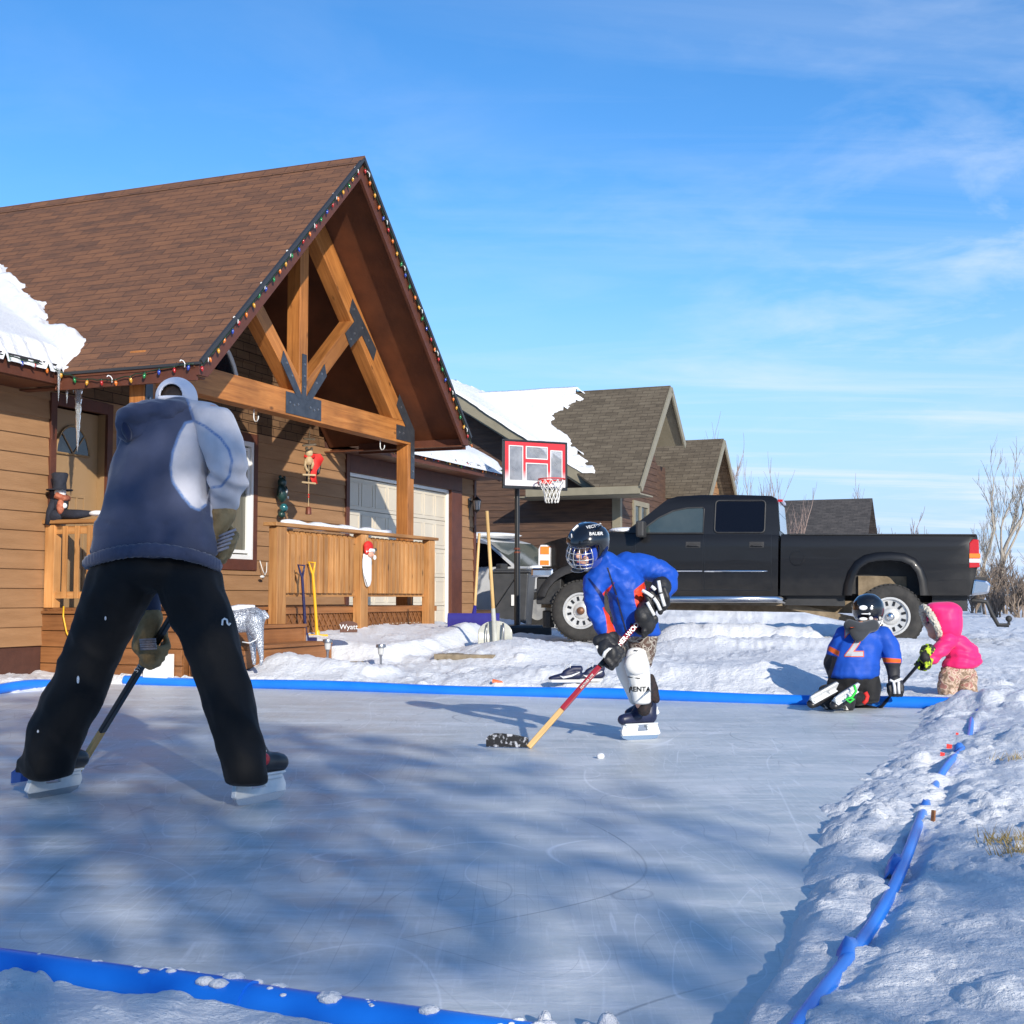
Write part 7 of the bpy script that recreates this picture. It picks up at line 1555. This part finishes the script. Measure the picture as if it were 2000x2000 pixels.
def bars(m):
    for L_ in (((1254, 1153), (1265, 1159), (1275, 1166)), ((1277, 1168), (1284, 1178), (1290, 1192)), ((1286, 1134), (1288, 1146), (1290, 1157)), ((1291, 1160), (1294, 1171), (1298, 1184)), ((1264, 1176), (1270, 1188), (1278, 1202)), ((1272, 1145), (1276, 1148), (1280, 1152))):
        m.tube([W(x, y, KY-.215) for x, y in L_], .0105, 6)
part('finger_roll', M['gw'], gA, bars, smooth=180)
cb = kheel+(ktop-kheel)*.665; gB = grip(kid, cb, kax, (-.5, -.7, .5), M['gk'], 1.3, wrist=W(1190, 1248, KY-.18))
blob('glove_cuff', C([(1170, 1252, -.20, .040, .04, .035), (1185, 1250, -.20, .05, .05, .05), (1194, 1262, -.22, .045)]), M['gk'], gB, .006, 1)
part('finger_roll', M['gw'], gB, lambda m: (m.tube([W(x, y, KY-.285) for x, y in ((1178, 1284), (1182, 1274), (1190, 1268), (1197, 1268))], .011, 6), m.ball(W(1166, 1264, KY-.245), (.010, .005, .010))), smooth=180)
reloc(kid)
# ---------------------------------------------------------------- kneeling child
NY = 10.15
kn = person('child kneeling on the ice, back turned, in a blue jersey numbered 2', (W(1660, 1376, NY).x, NY, 0))
C = lambda lst: chain(PC(NY, lst))
body = C([(1670, 1320, 0, .11), (1675, 1270, 0, .11), (1685, 1235, .02, .08), (1692, 1215, .05, .05), (1697, 1195, .06, .085)])+C([(1697, 1205, .12, .06), (1697, 1208, .15, .03)])+C([(1735, 1245, 0, .05), (1745, 1290, 0, .045), (1746, 1325, -.02, .03)])+C([(1640, 1245, .05, .05), (1622, 1290, .12, .04), (1640, 1330, .2, .03)])
body += C([(1650, 1330, 0, .09), (1640, 1352, .05, .04), (1622, 1352, -.02, .03)])+C([(1695, 1330, 0, .09), (1698, 1352, .05, .05), (1672, 1356, -.06, .03)])
blob('body', body, M['skin'], kn, .012, 2)
M['jersey'] = fabric('royal_blue_jersey', (.012,.075,.42), (.70,.12,.02), (.03,.03,.035), rough=.55, var=.1, w=.8, sheen=0, bump=.2)
band = [[(1722, 1284), (1760, 1287), (1760, 1295), (1720, 1294)], [(1620, 1262), (1640, 1272), (1638, 1282), (1616, 1270)]]
grey = [[(1718, 1295), (1775, 1295), (1775, 1360), (1725, 1360)], [(1600, 1274), (1636, 1283), (1622, 1325), (1600, 1325)]]
jr = C([(1668, 1318, 0, .195, .15, .045), (1672, 1290, 0, .185, .145, .06), (1678, 1262, 0, .175, .13, .05), (1685, 1240, .02, .16, .11, .04), (1690, 1226, .04, .09, .08, .03)])
jr += C([(1725, 1243, .0, .075), (1738, 1265, -.01, .075), (1743, 1288, -.01, .068), (1744, 1300, -.01, .048), (1745, 1325, -.03, .042), (1748, 1336, -.04, .040)])+C([(1650, 1242, .03, .075), (1635, 1262, .05, .062), (1626, 1277, .07, .05), (1620, 1295, .10, .042), (1624, 1310, .12, .038)])
nf_ = lambda p: .008*(1-2*abs(noise.noise(Vector((p[0]*9+p[2]*6, p[1]*8, p[2]*8)))))+.003*noise.noise(Vector(p)*20)
js = blob('jersey', jr, M['jersey'], kn, .010, 4, disp=nf_, attr={'sd': mx(*[sdpx(p) for p in band]), 'pd': mx(*[sdpx(p) for p in grey])})
M['num'] = mat('silver_number', (.42,.42,.44), rough=.6); M['numo'] = mat('orange_outline', (.72,.10,.02), rough=.6)
q = text('2', .30, M['numo'], kn, W(1668, 1258, NY-.3), (pi/2, 0, .0), ext=.001, bold=.009); conform(q, js, (0, 1, 0), .004)
q = text('2', .30, M['num'], kn, W(1668, 1258, NY-.3), (pi/2, 0, 0), ext=.001, bold=.003); conform(q, js, (0, 1, 0), .007)
M['hoodg'] = fabric('charcoal_hood', (.035,.038,.042))
blob('hood', C([(1660, 1222, -.08, .05), (1680, 1228, -.12, .065, .05, .045), (1705, 1222, -.08, .05)])+C([(1660, 1222, -.09, .035), (1676, 1245, -.15, .045, .03, .03)])+C([(1700, 1222, -.09, .035), (1678, 1246, -.15, .04, .03, .03)]), M['hoodg'], kn, .010, 3)
hC2 = W(1696, 1194, NY+.05); HM = Matrix(((1, 0, 0, hC2.x), (0, .96, .28, hC2.y), (0, -.28, .96, hC2.z), (0, 0, 0, 1))); HM = HM @ Matrix.Rotation(radians(-20), 4, 'Z') 
hl_ = lambda x, y, z: HM @ Vector((x, y, z))
h2 = part('helmet', M['helm'], kn, lambda m: shell(m, (.122, .140, .125)), smooth=45); h2.modifiers.new('s', 'SOLIDIFY').thickness = .012
part('sticker', M['gw'], h2, lambda m: [m.ball(W(x, y, NY-.096+dd), (w, .008, h), 10, 6) for x, y, w, h, dd in ((1686, 1187, .034, .019, .0), (1690, 1199, .036, .005, .0), (1686, 1209, .034, .013, .01), (1702, 1188, .013, .013, .01), (1698, 1199, .010, .010, .0), (1701, 1208, .017, .016, .02))], smooth=180)
part('face_cage', M['wirew'], h2, cage, smooth=180)
M['npants'] = fabric('black_snow_pants', (.012,.012,.013), rough=.7, sheen=.1)
blob('pants', C([(1668, 1325, 0, .17, .13, .05), (1668, 1340, .02, .18, .13, .05)])+C([(1640, 1340, .02, .10), (1628, 1360, .12, .075), (1612, 1358, -.02, .055), (1612, 1350, -.12, .05)])+C([(1695, 1342, 0, .10), (1696, 1362, .04, .085, .09, .05), (1672, 1364, -.08, .055)])+C([(1698, 1330, -.03, .08), (1698, 1366, -.06, .075, .07, .03)]), M['npants'], kn, .011, 3, disp=folds(.006, 12, (1, 1, 1), 4, 1))
for hx_, hy_, Y_, yw, lc, lm in ((1605, 1348, NY-.28, 205, 'green', 0), (1650, 1350, NY-.38, 212, 'red', 1)):
    p = W(hx_, hy_, Y_); s_ = skate(kn, Vector((0, 0, 0)), 0, 0, .92, M['bootk'])
    # sole turned to the viewer: toe down on the ice, blade facing back
    Rm = Matrix.Translation(W(hx_+6, hy_-6, Y_)) @ Matrix.Rotation(radians(yw), 4, 'Z') @ Matrix.Rotation(radians(22), 4, 'Y') @ Matrix.Rotation(radians(146), 4, 'X') @ Matrix.Scale(.95, 4)
    s_.matrix_local = Rm
M['lg'] = mat('green_lace', (.02,.55,.05), rough=.6)
mb = MB(); mb.tube([W(x, y, NY-.42) for x, y in ((1668, 1338), (1672, 1350), (1664, 1362), (1652, 1366), (1660, 1372), (1668, 1366), (1656, 1362))], .010, 6); mb.build('green_lace', M['lg'], kn, smooth=180)
mb = MB(); mb.tube([W(x, y, NY-.30) for x, y in ((1690, 1352), (1694, 1360), (1692, 1368), (1686, 1374))], .016, 6); mb.build('red_lace', M['red'], kn, smooth=180)
ng = blob('glove', C([(1748, 1330, -.05, .05), (1750, 1340, -.05, .055, .04, .05)])+sum([C([(1736+8*k, 1338, -.07, .020), (1737+8*k, 1350, -.08, .020), (1739+7*k, 1358, -.07, .016)]) for k in range(4)], [])+C([(1758, 1332, -.06, .02), (1763, 1342, -.05, .016)]), M['gk'], kn, .008, 1)
part('finger_roll', M['gw'], ng, lambda m: (m.tube([W(x, y, NY-.165) for x, y in ((1745, 1331), (1747, 1342), (1748, 1355))], .011, 6), m.tube([W(x, y, NY-.155) for x, y in ((1755, 1331), (1755, 1343), (1756, 1355))], .011, 6), m.tube([W(x, y, NY-.155) for x, y in ((1738, 1328), (1746, 1332), (1760, 1326))], .010, 6)), smooth=180)
blob('glove', C([(1624, 1308, .12, .045), (1630, 1325, .12, .045)])+sum([C([(1620+5*k, 1325, .10, .014), (1622+5*k, 1338, .08, .013)]) for k in range(4)], [])+C([(1640, 1318, .10, .014), (1646, 1326, .1, .012)]), M['gk'], kn, .009, 1)
reloc(kn)
# ---------------------------------------------------------------- toddler in pink
TY = 10.65
td = person('toddler in a bright pink hooded coat with fur trim and camouflage snow pants', (W(1865, 1355, TY).x, TY, 0))
C = lambda lst: chain([(*q[:3], *[r*.93 for r in q[3:]]) for q in PC(TY, lst)])
body = C([(1868, 1310, 0, .10), (1875, 1275, 0, .10), (1855, 1245, 0, .08), (1838, 1225, 0, .06)])+C([(1836, 1214, 0, .10), (1830, 1225, -.01, .085), (1824, 1236, -.01, .055)])+[(W(1812, 1224, TY-.02), (.018,)*3, None), (W(1819, 1232, TY-.03), (.03,)*3, None), (W(1818, 1240, TY-.01), (.025, .03, .02), None)]
body += C([(1850, 1258, -.06, .05), (1828, 1280, -.09, .04), (1802, 1286, -.10, .03)])+C([(1855, 1320, -.04, .07), (1850, 1352, -.04, .06)])+C([(1885, 1318, .04, .07), (1890, 1352, .04, .06)])
blob('body', body, M['skin'], td, .010, 1)
for s in (-1, 1): mb = MB(); mb.ball(W(1813, 1216, TY-.04+s*.035), .010, 8, 6); mb.build('eye', M['eye'], td, smooth=180)
M['pink'] = fabric('hot_pink_nylon', (.80,.022,.16), rough=.5, var=.08, sheen=.1, bump=.1)
ct = C([(1876, 1300, 0, .160, .14, .03), (1881, 1284, 0, .148, .135, .05), (1876, 1266, 0, .135, .12, .05), (1862, 1250, 0, .115, .11, .05), (1849, 1236, 0, .09, .10, .04)])+C([(1903, 1292, 0, .06, .1, .045), (1893, 1270, 0, .07)])
ct += C([(1853, 1250, -.07, .07), (1838, 1268, -.12, .065), (1822, 1283, -.13, .058), (1806, 1290, -.13, .048)])+C([(1853, 1252, .07, .06), (1830, 1275, .10, .055), (1812, 1282, .10, .045)])
tf_ = lambda p: .008*abs(sin(p[2]*52+2*noise.noise(Vector(p)*5)))-.004+.006*(1-2*abs(noise.noise(Vector((p[0]*8, p[1]*6, p[2]*15)))))+.003*noise.noise(Vector(p)*18)
blob('coat', ct, M['pink'], td, .010, 3, disp=tf_)
hdd = C([(1845, 1210, 0, .145, .135, .14), (1848, 1222, 0, .13, .13, .12), (1852, 1235, 0, .10, .11, .06)])+C([(1825, 1190, 0, .07, .10, .05), (1850, 1195, 0, .12, .12, .08)])
fpl = W(1818, 1215, TY); blob('hood', hdd, M['pink'], td, .010, 4, disp=folds(.004, 9), cut=[(fpl, Vector((-1, 0, -.15)).normalized())], thick=-.012)
M['fur'] = mat('cream_fur', (.50,.46,.36), (.68,.64,.54), scale=40, rough=1.0, bump=1.0, bscale=70, bdist=.02)
fr = []
for k in range(31):
    t = 2*pi*k/30; a = W(1812+10*(.5-.5*cos(t)), 0, TY); p = W(1818, 1217, TY); fr.append((p.x-.045*sin(t)*-0-.06*max(0, sin(t))*.9+.06*max(0, -sin(t)), TY+.115*cos(t), p.z+.125*sin(t), .028))
fur = blob('fur_trim', chain(fr, .5), M['fur'], td, .008, 1, disp=lambda p: .012*noise.noise(Vector(p)*60))
M['tcamo'] = camo('pink_tan_camo', ((.22,.15,.10), (.42,.30,.21), (.55,.42,.33), (.34,.16,.13)), 20)
blob('snow_pants', C([(1870, 1308, 0, .145, .12, .04), (1870, 1322, 0, .14, .11, .04)])+C([(1855, 1322, -.04, .09), (1850, 1342, -.04, .082), (1852, 1356, -.04, .078, .08, .03)])+C([(1888, 1322, .04, .09), (1888, 1340, .04, .08), (1893, 1354, .03, .075, .08, .03)]), M['tcamo'], td, .010, 3, disp=folds(.008, 14, (1, 1, 1.6), 2, 1))
blob('boot', C([(1846, 1362, -.06, .05, .07, .03), (1856, 1362, -.04, .05, .07, .03)]), M['bootk'], td, .010, 1); blob('boot', C([(1886, 1360, .03, .05, .07, .03), (1897, 1360, .03, .05, .07, .03)]), M['bootk'], td, .010, 1)
M['mitt'] = mat('black_and_lime_mitt', (.012,.012,.012), (.45,.62,.02), scale=14, rough=.7, lo=.5, hi=.56)
ttop = W(1822, 1266, TY-.12); theel = W(1712, 1318, TY-.5); theel.z = th(theel.x, theel.y)+.02
tax = (ttop-theel).normalized()
grip(td, theel+(ttop-theel)*.80, tax, (.3, -.8, .2), M['mitt'], 1.15, 'mitten', wrist=W(1806, 1290, TY-.13)); grip(td, theel+(ttop-theel)*.93, tax, (.2, .8, .2), M['mitt'], 1.0, 'mitten', wrist=W(1814, 1281, TY+.05))
stick('thin black hockey stick pushed along by the toddler in pink', ttop+tax*.10, theel, theel+Vector((-.16, .05, 0)), [M['blackwrap'], M['blackwrap']], .024, [0, 1], .05, 'hockey sticks')
reloc(td)
# ---------------------------------------------------------------- shoes left on the snow
for k, (px_, Y_, yw, lab) in enumerate(((1106, 12.0, 185, 'left navy sneaker lying on the snow behind the far pipe'), (1150, 11.8, 190, 'right navy sneaker, nearer the skating child, behind the far pipe'))):
    c = hit(px_, 1338-(6 if k else 0), .014); o = thing('sneaker', lab, 'shoe', tuple(c), radians(yw), 'pair of navy sneakers left on the snow')
    B = chain([(-.10, 0, .05, .045, .04, .04), (.0, 0, .04, .05, .042, .035), (.09, 0, .025, .05, .042, .025), (.12, 0, .022, .035, .038, .02)])+chain([(-.12, 0, .10, .025, .032, .03), (-.06, 0, .10, .04, .034, .03), (.0, 0, .07, .035, .034, .025)])
    u = blob('upper', B, M['navycloth'] if False else mat('navy_sneaker_%d' % k, (.008,.012,.045), rough=.5), o, .007, 2)
    part('sole', M['clip'], o, lambda m: m.prism([(-.145, -.035), (-.10, -.048), (.06, -.048), (.13, -.04), (.16, 0), (.13, .04), (.06, .048), (-.10, .048), (-.145, .035)], 2, -.012, .012), bevel=.005)
    for s in (-1, 1): part('side_stripe', M['clip'], o, lambda m: m.tube([(-.11, s*.046, .075), (-.04, s*.050, .045), (.03, s*.047, .03), (.06, s*.046, .045)], [.004, .009, .010, .003], 6), smooth=180)
    part('lace', M['clip'], o, lambda m: (m.tube([(.01, -.02, .085), (-.01, -.035, .13), (-.04, 0, .15), (-.03, .02, .11)], .004, 5)), smooth=180)
